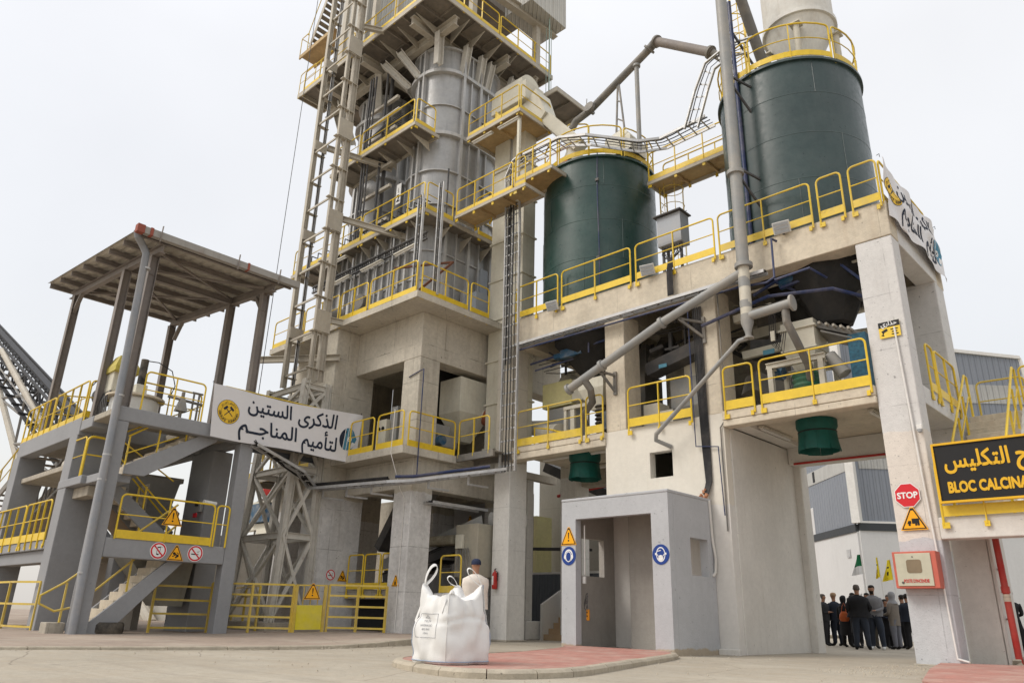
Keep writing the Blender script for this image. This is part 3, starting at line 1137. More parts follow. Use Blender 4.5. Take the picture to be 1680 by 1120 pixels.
# middle floor
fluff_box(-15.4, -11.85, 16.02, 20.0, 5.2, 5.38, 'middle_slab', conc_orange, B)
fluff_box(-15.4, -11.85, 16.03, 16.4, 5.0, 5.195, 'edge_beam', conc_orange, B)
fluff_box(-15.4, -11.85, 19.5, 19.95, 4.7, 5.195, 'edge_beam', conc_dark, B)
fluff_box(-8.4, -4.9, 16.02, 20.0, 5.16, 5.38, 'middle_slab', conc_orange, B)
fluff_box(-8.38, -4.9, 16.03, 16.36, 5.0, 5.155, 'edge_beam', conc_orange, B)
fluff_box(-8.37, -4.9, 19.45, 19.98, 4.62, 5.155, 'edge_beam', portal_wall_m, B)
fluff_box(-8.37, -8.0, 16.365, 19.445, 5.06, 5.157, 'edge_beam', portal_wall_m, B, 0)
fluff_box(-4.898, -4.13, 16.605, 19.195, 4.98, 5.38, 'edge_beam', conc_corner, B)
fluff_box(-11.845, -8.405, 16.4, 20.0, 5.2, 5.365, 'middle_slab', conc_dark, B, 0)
# white walled block between the bays with a square window
W = MB()
x0, x1, z0, z1, ya, yb = -11.87, -8.4, -0.02, 5.36, 16.09, 16.34
wx0, wx1, wz0, wz1 = -10.5, -9.84, 4.0, 4.65
W.box(x0, wx0, ya, yb, z0, z1).box(wx1, x1, ya, yb, z0, z1).box(wx0, wx1, ya, yb, z0, wz0).box(wx0, wx1, ya, yb, wz1, z1)
W.build('front_wall', white_wall, B)
fluff_box(-11.87, -11.62, 16.345, 20.0, -0.02, 5.19, 'side_wall', white_wall, B)
fluff_box(-8.62, -8.38, 16.345, 20.1, -0.02, 5.05, 'side_wall', portal_wall_m, B, 0.03)
fluff_box(-8.66, -8.2, 19.75, 20.2, -0.02, 5.04, 'side_wall', portal_wall_m, B, 0.03)
fluff_box(-11.6, -8.64, 19.8, 20.0, -0.02, 5.19, 'rear_wall', conc_dark, B)
fluff_box(-11.195, -8.985, 19.3, 19.39, 5.37, 8.6, 'rear_wall', conc_dark, B)  # dark wall added to hide the sky behind the centre bay
# plinth at the foot of the wall
fluff_box(-8.86, -8.36, 15.98, 16.085, -0.02, 0.12, 'footing', portal_wall_m, B, 0.02)
# inner downpipe behind the square window
MB().tube([(-9.95, 17.2, 3.3), (-9.95, 17.2, 5.2)], 0.05).build('inner_pipe', grey_steel, B)
# conduit on the pier
MB().tube([(-8.3, 16.05, 8.5), (-8.3, 16.05, 5.2), (-8.47, 16.05, 5.0), (-8.47, 16.05, 2.6)], 0.018).build('conduit', dark_pipe, B)

# guard rails of the top deck (front), left to right
names = ['first from the left', 'below the left silo, beside the white spotlight', 'in front of the grey control box', 'behind the tall grey pipe', 'short one near the corner',
         'last one before the hanging banner corner']
for (a, b, p), nm in zip([(-15.25, -13.52, 1), (-13.36, -10.86, 1), (-10.68, -8.26, 1), (-8.12, -5.72, 1), (-5.54, -4.98, 0), (-4.80, -4.2, 0)], names):
    rail([(a, 16.03, 9.52), (b, 16.03, 9.52)], 'yellow guard rail on the silo deck edge, ' + nm, posts=p)
rail([(-4.16, 16.1, 9.52), (-4.16, 19.4, 9.52)], 'yellow guard rail along the right end of the silo deck, behind the banner', posts=2, drop=0.1)
rail([(-15.1, 19.8, 9.52), (-11.0, 19.8, 9.52)], 'yellow guard rail at the rear of the silo deck behind the left silo', posts=2, drop=0.0)
rail([(-10.8, 19.8, 9.52), (-4.4, 19.8, 9.52)], 'yellow guard rail at the rear of the silo deck between the silos', posts=3, drop=0.0)
# middle floor rails
for a, b, p, nm in [(-15.05, -12.62, 1, 'left balcony with the pale yellow machine'), (-12.46, -11.88, 0, 'narrow gap of the left balcony beside the pier'), (-11.05, -9.18, 1, 'centre opening above the square window'),
                    (-8.28, -7.54, 0, 'narrow left end of the right balcony'), (-7.36, -4.95, 1, 'right balcony in front of the vibrating screen')]:
    rail([(a, 16.0, 5.38), (b, 16.0, 5.38)], 'yellow guard rail at the ' + nm, posts=p, toe=0.22)
rail([(-4.1, 17.12, 5.38), (-4.1, 17.35, 5.38), (-4.1, 17.62, 5.38)], 'short yellow guard rail on the right flank of the corner column', posts=0)
rail([(-4.1, 17.75, 5.38), (-4.1, 19.3, 5.38)], 'yellow guard rail on the right flank balcony of the building', posts=1)

# floodlights
floodlight('small white floodlight clamped to the silo deck edge, below the grey control box', (-10.22, 15.9, 9.62), 0.2)
floodlight('small white floodlight clamped to the silo deck edge, at the foot of the left silo', (-13.63, 15.9, 9.48), 0.1)
floodlight('small white floodlight on the silo deck edge, right of the tall grey pipe', (-6.42, 15.9, 9.56), 0.15)

# strip lights on ceilings
light_tube('fluorescent strip light under the silo deck of the right bay', (-8.0, 16.9, 9.2), (-5.6, 16.9, 9.2))
light_tube('fluorescent strip light on the portal ceiling near the left wall', (-7.9, 17.0, 5.12), (-7.9, 18.6, 5.12))
light_tube('fluorescent strip light on the portal ceiling near the right column', (-5.35, 17.0, 5.12), (-5.35, 18.6, 5.12))
light_tube('fluorescent strip light under the left balcony slab', (-14.9, 17.0, 5.14), (-12.2, 17.0, 5.14))
light_tube('fluorescent strip light at the rear of the left bay ceiling', (-14.4, 18.8, 5.14), (-12.3, 18.8, 5.14))

# ================================================================ THE HUT
H = thing('entrance_hut', 'light grey painted masonry hut with a wide open doorway against the cream wall', 'hut', (-10.3, 15.1, 0))
hx0, hx1, hy0, hy1, hz = -11.82, -8.86, 14.2, 16.07, 3.28
dx0, dx1, dz = -11.4, -9.3, 2.86
F = MB()
F.box(hx0, dx0, hy0, hy0 + 0.2, -0.04, hz).box(dx1, hx1, hy0, hy0 + 0.2, -0.06, hz).box(dx0, dx1, hy0, hy0 + 0.2, dz, hz)
F.build('front_wall', hut_paint, H)
F = MB()
F.box(hx1 - 0.2, hx1, hy0 + 0.203, 15.05, -0.06, hz).box(hx1 - 0.2, hx1, 15.8, hy1, -0.06, hz).box(hx1 - 0.2, hx1, 15.05, 15.8, -0.06, 1.6).box(hx1 - 0.2, hx1, 15.05, 15.8, 2.4, hz)
F.build('right_wall', hut_paint, H)
F = MB()
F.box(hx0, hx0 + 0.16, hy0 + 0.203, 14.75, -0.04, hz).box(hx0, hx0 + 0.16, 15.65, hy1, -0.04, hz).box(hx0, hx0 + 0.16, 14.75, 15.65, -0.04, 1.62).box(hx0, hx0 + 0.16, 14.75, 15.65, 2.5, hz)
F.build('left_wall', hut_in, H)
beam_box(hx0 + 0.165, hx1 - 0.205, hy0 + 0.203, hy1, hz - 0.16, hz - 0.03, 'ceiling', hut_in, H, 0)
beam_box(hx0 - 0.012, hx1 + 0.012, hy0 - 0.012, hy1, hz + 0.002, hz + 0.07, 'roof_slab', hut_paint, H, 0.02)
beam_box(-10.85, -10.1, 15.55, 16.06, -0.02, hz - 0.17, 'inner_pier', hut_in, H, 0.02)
beam_box(-11.65, -9.07, 14.41, 16.08, -0.02, 0.03, 'floor', conc_dark, H, 0)
beam_box(-9.3, -9.1, 14.42, 14.5, 0.03, dz, 'door_leaf', darksteel, H, 0.01)
MB().tube([(-11.36, 14.5, 2.75), (-11.33, 14.45, 2.72), (-11.33, 14.45, 1.62)], 0.016).build('conduit', white_p, H)
beam_box(-11.37, -11.29, 14.41, 14.46, 1.42, 1.58, 'switch_box', lampbody, H, 0.006)
MB().tube([(-8.84, 15.95, 3.3), (-8.83, 15.98, 2.4), (-8.8, 16.02, 2.0), (-8.82, 16.0, 1.7), (-8.86, 15.95, 1.62)], 0.03, 8).build('wall_cable', portal_wall_m, H)

pd = thing('pendant_control', 'small orange push button control hanging on a looped grey cable inside the hut doorway', 'control box', (-11.3, 14.52, 0.78))
MB().bar((-11.3, 14.52, 0.62), (-11.3, 14.52, 0.86), 0.07, 0.05).build('housing', flat('orange_plastic', (0.65, 0.26, 0.02)), pd, bevel=0.01)
cc = [(-11.34 + 0.05 * math.sin(i * 0.7), 14.5, 1.12 - 0.14 * math.cos(i * 0.9) - 0.01 * i) for i in range(22)]
MB().tube(cc + [(-11.3, 14.52, 0.86)], 0.008, 6).build('cable', darksteel, pd)
MB().bar((-11.3, 14.49, 0.7), (-11.3, 14.49, 0.73), 0.02, 0.02).bar((-11.3, 14.49, 0.78), (-11.3, 14.49, 0.81), 0.02, 0.02).build('button', s_blk, pd)

rc = thing('rubble_patch', 'clump of broken orange brick and dry mortar where the black cables enter the hut roof', 'rubble', (-8.95, 15.9, 3.36))
m = MB()
for i in range(14):
    c = Vector((-8.98 + random.uniform(-.08, .08), 15.97 + random.uniform(-.06, .06), 3.37 + random.uniform(0, .2)))
    m.bar(c, c + Vector((random.uniform(-.06, .06), random.uniform(-.05, .05), random.uniform(-.05, .05))), random.uniform(.03, .06), random.uniform(.03, .06))
m.build('brick_pieces', material('broken_brick', (0.42, 0.2, 0.11), 0.95, 0.25, 4, 0.2, bump=0.5), rc)

# ================================================================ SILOS


def silo(cx, mat, label, ztop=14.5):
    r, cy = 1.87, 18.05
    t = thing('silo', label, 'silo', (cx, cy, 9.5), 'dark green storage silos')
    sh_ = MB().lathe(cx, cy, [(r, 9.47), (r, ztop)], 64).build('shell', mat, t)
    MB().lathe(cx, cy, [(r, ztop - 0.05), (r + 0.07, ztop - 0.05), (r + 0.07, ztop + 0.02), (r - 0.2, ztop + 0.06), (0.2, ztop + 0.35), (0.01, ztop + 0.35)], 64).build('roof', mat, t)
    m = MB()
    for z in (10.95, 12.25, 13.45):
        m.lathe(cx, cy, [(r + 0.001, z - 0.012), (r + 0.006, z), (r + 0.001, z + 0.012)], 64)
    m.build('weld_seams', mat, sh_)
    m = MB()
    for z0_, z1_, a in ((9.5, 10.95, -1.2), (10.95, 12.25, -0.55), (12.25, 13.45, -1.9), (13.45, 14.45, -0.85), (10.95, 12.25, -2.4), (9.5, 10.95, -2.7)):
        x, y = cx + (r + 0.003) * math.cos(a), cy + (r + 0.003) * math.sin(a)
        m.bar((x, y, z0_), (x, y, z1_), 0.012)
    m.build('vertical_seams', mat, sh_)
    # hopper cone hanging through the deck
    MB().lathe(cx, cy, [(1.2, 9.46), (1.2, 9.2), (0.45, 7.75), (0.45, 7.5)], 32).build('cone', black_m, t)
    return t


def arc(cx, cy, r, a0, a1, z, n):
    return [(cx + r * math.cos(math.radians(a0 + (a1 - a0) * i / n)), cy + r * math.sin(math.radians(a0 + (a1 - a0) * i / n)), z) for i in range(n + 1)]


silo(-13.4, silo_green, 'dark green steel silo, the left of the two, with a blue hose down its front')
silo(-6.7, silo_grey, 'dark green steel silo, the right one of the two, under the cream filter cone')
for cx, nm in ((-13.4, 'left'), (-6.7, 'right')):
    for k, (a0, a1) in enumerate([(-170, -100), (-97, -30), (-27, 40), (43, 110), (113, 180)]):
        side = ['left front', 'right front', 'right rear', 'rear', 'left rear'][k]
        if nm == 'right' and k == 4:
            continue
        t = rail(arc(cx, 18.05, 1.86, a0, a1, 14.62, 7), 'curved yellow guard rail on top of the %s silo, %s arc' % (nm, side), posts=1, toe=0.17, drop=0.12, rad=0.1)
# orange cover on the left silo
t = thing('folded_tarpaulin', 'orange red tarpaulin bundle lying on the rim of the left silo', 'tarpaulin', (-14.1, 16.9, 14.6))
m = MB()
vs, fs = [], []
for i in range(13):
    for j in range(7):
        a = math.radians(-128 + i * 3.4)
        rr = 1.2 + j * 0.1
        vs.append((-13.4 + rr * math.cos(a), 18.05 + rr * math.sin(a), 14.62 + 0.22 * math.sin(j / 6 * math.pi) + 0.04 * math.sin(i * 2.3 + j)))
for i in range(12):
    for j in range(6):
        fs.append((i * 7 + j, i * 7 + j + 1, i * 7 + j + 8, i * 7 + j + 7))
m.add(vs, fs, True).build('cloth', flat('orange_cloth', (0.7, 0.12, 0.04), 0.8), t)
# blue hoses down the silos
t = thing('blue_hose', 'thin dark blue hose running down the front of the left silo', 'hose', (-12.55, 16.38, 9.5))
a = math.atan2(-12.3 + 13.4, 18.05 - 16.5)
x_, y_ = -13.4 + 1.9 * math.sin(a), 18.05 - 1.9 * math.cos(a)
MB().tube([(x_ + 0.02 * math.sin(z * 1.3), y_, z) for z in [9.5 + 0.3 * i for i in range(18)]], 0.017, 6).build('hose', bluep, t)
m = MB()
for z in (10.9, 13.6):
    m.bar((x_ - 0.06, y_ - 0.03, z), (x_ + 0.06, y_ - 0.03, z), 0.05, 0.08)
m.build('clamp', darksteel, t)
t = thing('blue_riser_pipe', 'blue riser pipe climbing the front of the right silo and above its roof', 'pipe', (-7.4, 16.25, 9.5))
bx, by = -6.7 + 1.92 * math.sin(-0.35), 18.05 - 1.92 * math.cos(-0.35)
MB().tube([(bx, by, 9.55), (bx, by, 17.3)], 0.055, 10).build('pipe', bluep, t)
MB().bar((bx, by, 12.0), (bx + .02, by + 0.2, 12.0), 0.05).bar((bx, by, 14.3), (bx, by + 0.3, 14.3), 0.05).bar((bx - .02, by, 16.3), (bx + .35, by + 0.6, 15.1), 0.05).build('bracket', darksteel, t)

# cream filter vessel above the right silo
t = thing('filter_vessel', 'cream conical filter vessel on stub legs above the right silo', 'filter vessel', (-6.2, 18.0, 14.6))
cxv, cyv = -6.15, 18.05
MB().lathe(cxv, cyv, [(0.24, 14.85), (0.26, 15.15), (0.93, 16.55), (0.95, 16.62), (0.95, 19.5), (0.5, 19.9), (0.01, 19.9)], 40).build('body', filter_white, t)
MB().lathe(cxv, cyv, [(0.95, 16.6), (1.02, 16.6), (1.02, 16.72), (0.95, 16.72)], 40).build('ring_flange', filter_white, t)
for k in range(4):
    a = math.radians(-75 + 90 * k)
    px, py = cxv + 0.93 * math.cos(a), cyv + 0.93 * math.sin(a)
    MB().tube([(px, py, 14.6), (px, py, 16.2)], 0.085, 12).bar((px, py, 16.2), (px, py, 16.24), 0.3).build('leg', cream_pipe, t)
# caged ladder beside it
t = thing('caged_ladder', 'yellow caged ladder rising behind the right silo top, left of the cream cone', 'ladder', (-8.3, 18.6, 14.6), 'caged ladders')
m = MB()
for s_ in (-0.2, 0.2):
    m.bar((-8.15 + s_, 18.5, 14.7), (-8.15 + s_, 18.5, 21), 0.06, 0.02)
m.build('stile', yellow, t)
m = MB()
for i in range(21):
    m.tube([(-8.35, 18.5, 14.9 + i * 0.3), (-7.95, 18.5, 14.9 + i * 0.3)], 0.014, 5)
m.build('rung', yellow, t)
m = MB()
for i in range(8):
    m.tube([(-8.15 + 0.36 * math.cos(math.radians(a)), 18.5 - 0.36 - 0.36 * math.sin(math.radians(a)), 15.4 + i * 0.75) for a in range(-50, 231, 28)], 0.018, 5)
for a in (-20, 40, 90, 140, 200):
    m.tube([(-8.15 + 0.36 * math.cos(math.radians(a)), 18.5 - 0.36 - 0.36 * math.sin(math.radians(a)), z) for z in (15.4, 20.8)], 0.014, 5)
m.build('safety_cage', yellow, t)
# caged ladder right of the left silo
t = thing('caged_ladder', 'thin cream caged ladder on the right flank of the left silo', 'ladder', (-11.2, 18.9, 9.5), 'caged ladders')
m = MB()
for s_ in (-0.2, 0.2):
    m.bar((-11.3, 18.7 + s_, 9.5), (-11.3, 18.7 + s_, 14.4), 0.04, 0.02)
m.build('stile', yellow_old, t)
m = MB()
for i in range(16):
    m.tube([(-11.3, 18.5, 9.7 + i * 0.3), (-11.3, 18.9, 9.7 + i * 0.3)], 0.012, 5)
m.build('rung', yellow_old, t)
m = MB()
for i in range(7):
    m.tube([(-11.3 + 0.35 + 0.35 * math.cos(math.radians(a)), 18.7 + 0.35 * math.sin(math.radians(a)), 10.6 + i * 0.62) for a in range(-150, 151, 25)], 0.012, 5)
for a in (-110, -50, 0, 50, 110):
    m.tube([(-10.95 + 0.35 * math.cos(math.radians(a)), 18.7 + 0.35 * math.sin(math.radians(a)), z) for z in (10.6, 14.3)], 0.01, 5)
m.build('safety_cage', yellow_old, t)

# grey control box on posts
t = thing('control_cabinet', 'plain grey metal control cabinet on the silo deck, right of the left silo', 'cabinet', (-9.6, 16.4, 9.5))
MB().box(-10.05, -9.3, 16.2, 16.65, 10.35, 11.25).build('cabinet_body', material('cabinet_grey', (0.32, 0.34, 0.37), 0.5, 0.05, dust=0.15), t, bevel=0.012)
MB().bar((-9.67, 16.4, 11.29), (-9.67, 16.41, 11.29), 0.95, 0.02, up=(0, 0, 1)).box(-10.12, -9.24, 16.1, 16.7, 11.255, 11.29).build('rain_hood', darksteel, t)
MB().box(-9.98, -9.92, 16.3, 16.36, 9.5, 10.35).box(-9.42, -9.36, 16.3, 16.36, 9.5, 10.35).box(-9.98, -9.92, 16.55, 16.6, 9.5, 10.35).build('stand', darksteel, t)
m = MB()
for i in range(9):
    x = -9.95 + i * 0.07
    m.tube([(x, 16.35, 10.35), (x + 0.01 * i, 16.25, 10.1), (-9.66 + i * 0.02, 16.07, 9.8), (-9.65 + i * 0.02, 15.95, 9.4), (-9.65 + i * 0.02, 15.95, 8.7)], 0.014, 5)
m.build('cable', cable_m, t)

# ================================================================ THE KILN TOWER (concrete base)
T = thing('kiln_tower_base', 'raw concrete tower base with heavy columns and two cantilevered decks under the silver kiln', 'tower', (-19, 16, 0.15))
XT, YT = -17.14, 13.83
gz = 0.05
beam_box(-17.95, XT, YT, YT + 0.8, gz, 8.1, 'column', conc_tower, T, 0.025)
beam_box(-21.45, -20.5, 12.98, YT + 0.75, gz, 9.57, 'column', conc_tower, T, 0.03)
beam_box(-17.95, XT, 17.6, 18.6, gz, 9.57, 'column', conc_tower, T, 0.03)
beam_box(-21.45, -20.5, 17.6, 18.6, gz, 9.57, 'column', conc_tower, T, 0.03)
beam_box(-25.6, -24.9, 14.3, 15.3, gz, 9.57, 'column', conc_tower, T, 0.03)
beam_box(-25.6, -24.9, 17.6, 18.6, gz, 9.57, 'column', conc_tower, T, 0.03)
beam_box(-24.8, -17.96, 18.65, 18.8, 5.21, 9.56, 'rear_wall', conc_dark, T, 0)  # added dark wall so the upper tower opening reads as shaded
beam_box(-24.85, -24.75, 15.4, 18.6, 5.21, 9.56, 'side_wall', conc_dark, T, 0)  # added dark side wall, closes the same opening against the sky
beam_box(-26.5, -22.41, 19.3, 19.5, gz, 4.97, 'rear_wall', conc_dark, T, 0)  # added dark wall, covers the bright sky gap at ground level
# upper ring beams
beam_box(-20.495, XT + 0.004, YT - 0.003, YT + 0.6, 8.1, 9.57, 'ring_beam', concrete, T)
beam_box(XT - 0.6, XT + 0.003, YT + 0.6, 17.6, 8.1, 9.57, 'ring_beam', concrete, T)
beam_box(XT - 0.6, XT + 0.003, 18.603, 20.5, 8.1, 9.57, 'ring_beam', concrete, T)
beam_box(-24.9, -21.455, YT + 0.3, YT + 0.8, 8.3, 9.57, 'ring_beam', concrete, T)
beam_box(-20.495, -17.955, 17.8, 18.4, 8.3, 9.57, 'ring_beam', conc_dark, T)
beam_box(-20.495, -17.75, YT + 0.62, YT + 1.1, 8.5, 9.56, 'inner_beam', conc_dark, T)
# upper slab with its cantilever
slab_hole(-24.9, -16.36, 12.9, 20.5, 9.57, 9.78, -19.3, 16.4, 1.2, 'upper_slab', concrete, T)
# lower ring beams and slab
beam_box(-20.495, XT + 0.004, YT - 0.003, YT + 0.5, 4.1, 4.98, 'ring_beam', concrete, T)
beam_box(XT - 0.5, XT + 0.003, YT + 0.5, 17.6, 4.1, 4.98, 'ring_beam', concrete, T)
beam_box(-24.9, -21.455, YT + 0.3, YT + 0.8, 4.3, 4.98, 'ring_beam', concrete, T)
beam_box(-20.495, -17.955, 17.8, 18.4, 4.3, 4.98, 'ring_beam', conc_dark, T)
M_ = MB()
for (a, b, c, d) in ((-20.49, -16.88, 13.2, YT - 0.005), (-20.49, -17.955, YT - 0.005, YT + 0.8), (-17.13, -16.88, YT - 0.005, 20.0), (-24.9, -17.955, YT + 0.8, 20.0), (-24.9, -21.46, 13.6, YT + 0.8)):
    M_.box(a, b, c, d, 4.98, 5.2)
M_.build('lower_slab', concrete, T)
# rear enclosure walls at ground level seen between the columns
beam_box(-22.4, -18.0, 19.3, 19.5, gz, 4.98, 'rear_wall', material('rear_wall_paint', (0.42, 0.42, 0.42), 0.9, 0.1, bands=None, streak=0.3), T, 0)
beam_box(-20.4, -18.0, 14.4, 14.7, 1.2, 1.32, 'pit_slab', conc_dark, T)
beam_box(-20.45, -18.0, 14.75, 17.5, gz, 1.15, 'pit_shade_block', material('void', (0.03, 0.03, 0.03), 0.9), T, 0)  # near-black block painted in for the shaded hollow below the pit slab
beam_box(-20.48, -17.96, 14.2, 14.74, 1.05, 1.3, 'pit_slab', conc_dark, T)

# decks: rails
rail([(-20.5, 12.95, 9.78), (-19.0, 12.95, 9.78)], 'yellow guard rail on the upper concrete deck of the kiln tower, left of the middle', posts=1)
rail([(-18.85, 12.95, 9.78), (-16.5, 12.95, 9.78)], 'yellow guard rail on the upper concrete tower deck, ending at the sharp corner', posts=1)
rail([(-16.42, 13.1, 9.78), (-16.42, 15.0, 9.78)], 'yellow guard rail on the right flank of the upper concrete deck, by the corner', posts=1)
rail([(-16.42, 15.15, 9.78), (-16.42, 15.95, 9.78)], 'short yellow guard rail on the right flank of the upper concrete deck', posts=0)
rail([(-24.8, 12.95, 9.78), (-22.8, 12.95, 9.78)], 'thin guard rail at the far left end of the upper concrete deck', posts=1)
rail([(-22.7, 12.95, 9.78), (-20.62, 12.95, 9.78)], 'yellow guard rail on the upper concrete deck behind the lattice hoist mast', posts=1)
rail([(-19.6, 13.24, 5.2), (-18.4, 13.24, 5.2)], 'yellow guard rail on the lower tower deck behind the end of the white banner', posts=1)
rail([(-18.2, 13.24, 5.2), (-16.98, 13.24, 5.2)], 'yellow guard rail on the lower tower deck in front of the corner column', posts=0)
rail([(-16.92, 13.4, 5.2), (-16.92, 15.2, 5.2)], 'yellow guard rail on the right flank of the lower tower deck', posts=1)
rail([(-24.8, 13.62, 5.2), (-22.2, 13.62, 5.2)], 'yellow guard rail on the lower tower deck seen through the mast lattice', posts=2)
# link bridge to the silo building
t = thing('link_bridge', 'short grey steel bridge between the lower tower deck and the silo building', 'bridge', (-16.4, 15.4, 5.2))
MB().box(-16.87, -15.3, 15.25, 15.33, 5.02, 5.22).box(-16.87, -15.3, 16.0, 16.07, 5.02, 5.22).build('side_beam', dark_pipe, t)
MB().box(-16.87, -15.3, 15.34, 15.99, 5.16, 5.2).build('walkway_plate', under_steel, t)
rail([(-16.8, 15.27, 5.22), (-15.5, 15.27, 5.22)], 'yellow guard rail of the short grey link bridge', posts=1, toe=0, drop=0.1)

# machinery seen between the tower columns
t = thing('feed_hopper', 'dark sheet steel feed hopper hanging between the tower columns', 'hopper', (-19.2, 16, 8))
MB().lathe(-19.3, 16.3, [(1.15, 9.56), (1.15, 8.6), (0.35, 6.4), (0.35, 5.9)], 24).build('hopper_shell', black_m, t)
t = thing('discharge_chute', 'cream steel chute with a conical neck behind the right opening of the tower', 'chute', (-17.4, 17, 6))
MB().prism([(-18.2, 15.6), (-17.2, 15.6), (-17.2, 16.9), (-18.2, 16.9)], 6.75, 7.9).build('chute_box', cream_eq, t, bevel=0.01)
MB().add([(-18.2, 15.6, 6.75), (-17.2, 15.6, 6.75), (-17.2, 16.9, 6.75), (-18.2, 16.9, 6.75), (-17.9, 16.1, 5.9), (-17.6, 16.1, 5.9), (-17.6, 16.5, 5.9), (-17.9, 16.5, 5.9)],
         [(0, 1, 5, 4), (1, 2, 6, 5), (2, 3, 7, 6), (3, 0, 4, 7), (4, 5, 6, 7)]).build('neck', cream_eq, t)
MB().tube([(-17.5, 16.7, 6.9), (-16.2, 17.3, 6.35), (-14.9, 17.9, 6.3)], 0.24, 16).build('transfer_pipe', cream_pipe, t)
MB().tube([(-17.25, 16.8, 6.8), (-17.05, 16.9, 6.72)], 0.29, 16).build('flange', material('rusty_flange', (0.3, 0.1, 0.05), 0.8, 0.3), t)
t = thing('vibrating_feeder', 'grey vibrating feeder with blue motor on the lower tower deck', 'machine', (-17.6, 14.9, 5.2))
MB().box(-18.4, -17.25, 14.8, 15.6, 5.5, 5.9).box(-18.2, -17.5, 14.9, 15.5, 5.9, 6.25).build('trough', grey_steel, t, bevel=0.02)
MB().tube([(-17.3, 14.75, 5.62), (-16.95, 14.75, 5.62)], 0.15, 14).build('motor', blue_eq, t)
for x in (-18.3, -17.4):
    MB().box(x, x + 0.1, 14.9, 15.0, 5.2, 5.5).box(x, x + 0.1, 15.4, 15.5, 5.2, 5.5).build('leg', grey_steel, t)
t = thing('switch_cabinet', 'cream switch cabinet with small dials in the shade of the left tower opening', 'cabinet', (-19.3, 14.3, 5.2))
MB().box(-19.6, -19.1, 14.2, 14.5, 5.5, 6.5).build('cabinet_body', cream_eq, t, bevel=0.01)
MB().disc((-19.45, 14.19, 6.2), (0, -1, 0), 0.07, 0.02).disc((-19.25, 14.19, 6.2), (0, -1, 0), 0.07, 0.02).build('dial', s_blk, t)
MB().box(-19.05, -18.75, 14.35, 14.6, 5.2, 6.9).build('door_panel', grey_steel, t)

# belt conveyor at ground level, behind the columns
t = thing('belt_conveyor', 'dark grey inclined belt conveyor running behind the tower columns', 'conveyor', (-18.5, 16, 2))
m = MB().ibeam((-21.0, 16.0, 1.75), (-16.3, 16.0, 2.9), 0.12, 0.3).ibeam((-21.0, 16.8, 1.75), (-16.3, 16.8, 2.9), 0.12, 0.3)
m.build('frame', darksteel, t)
MB().bar((-21.0, 16.4, 1.95), (-16.3, 16.4, 3.1), 0.75, 0.06).build('belt', rubber, t)
MB().bar((-21.0, 15.9, 2.15), (-16.3, 15.9, 3.3), 0.03, 0.32).build('skirt_plate', grey_steel, t)
m = MB()
for i in range(7):
    f = i / 6
    m.tube([(-20.8 + 4.2 * f, 15.95, 1.6 + 1.05 * f), (-20.8 + 4.2 * f, 16.85, 1.6 + 1.05 * f)], 0.06, 8)
m.build('roller', dark_pipe, t)
MB().box(-18.6, -17.3, 15.7, 16.9, 2.65, 2.95).build('wrapped_bundle', material('dusty_sack', (0.3, 0.27, 0.2), 0.95, 0.3, 4, 0.2, bump=0.8, bscale=9), t, bevel=0.1)
t = thing('drive_cabinet', 'cream drive housing with a small junction box at the conveyor head beside the extinguisher column', 'machine', (-16.6, 15.9, 1.2))
MB().box(-17.1, -16.15, 15.6, 16.6, 1.7, 3.2).build('housing', material('dusty_cream_housing', (0.33, 0.31, 0.25), 0.8, 0.15, dust=0.4), t, bevel=0.02)
MB().box(-17.0, -16.7, 15.5, 15.595, 2.5, 2.9).build('junction_box', cream_eq, t, bevel=0.01)
m = MB()
for i in range(5):
    m.tube([(-16.9 + i * .1, 15.55, 2.5), (-16.9 + i * .13, 15.5, 2.0 + .05 * i), (-16.6 + i * .06, 15.5, 1.4), (-16.5 + i * .08, 15.5, 0.7)], 0.02, 6)
m.build('hose', dark_pipe, t)
MB().tube([(-16.3, 15.7, 0.2), (-16.3, 15.7, 2.2)], 0.05).tube([(-17.1, 15.5, 1.5), (-17.1, 15.5, 0.8), (-16.8, 15.5, 0.6)], 0.025, 6).build('pipe', grey_steel, t)
MB().tube([(-18.5, 18.5, 0.2), (-18.5, 18.5, 4.9)], 0.1).build('stand', dark_pipe, t)
t = thing('fan_duct', 'short white duct drum under the deck behind the conveyor', 'duct', (-16.4, 17.2, 3.6))
MB().tube([(-17.0, 17.0, 3.45), (-16.0, 17.4, 3.5)], 0.28, 20).build('duct', white_p, t)
t = thing('chute_leg', 'sloping dark steel chute between the two front tower columns', 'chute', (-19.6, 15.5, 3))
MB().bar((-19.1, 15.4, 4.4), (-20.4, 15.4, 2.6), 0.45, 0.3).build('chute', darksteel, t)
MB().add([(-20.0, 15.1, 4.9), (-18.5, 15.1, 4.9), (-18.5, 16.3, 4.9), (-20.0, 16.3, 4.9), (-19.5, 15.4, 3.3), (-19.0, 15.4, 3.3), (-19.0, 16.0, 3.3), (-19.5, 16.0, 3.3)],
         [(0, 1, 5, 4), (1, 2, 6, 5), (2, 3, 7, 6), (3, 0, 4, 7), (4, 5, 6, 7)]).build('hopper', dark_pipe, t)
MB().tube([(-19.1, 15.2, 3.4), (-19.1, 15.2, 2.3)], 0.14).box(-19.3, -18.9, 15.0, 15.4, 2.0, 2.3).build('valve', dark_pipe, t)
for (a, b, nm) in ((-20.35, -19.6, 'leftmost'), (-19.5, -18.75, 'middle'), (-18.65, -18.0, 'right')):
    rail([(a, 14.15, 1.32), (b, 14.15, 1.32)], 'small yellow guard rail around the pit between the tower columns, ' + nm + ' of the three', posts=0, h=1.0, toe=0.18, drop=0.2, rad=0.08)
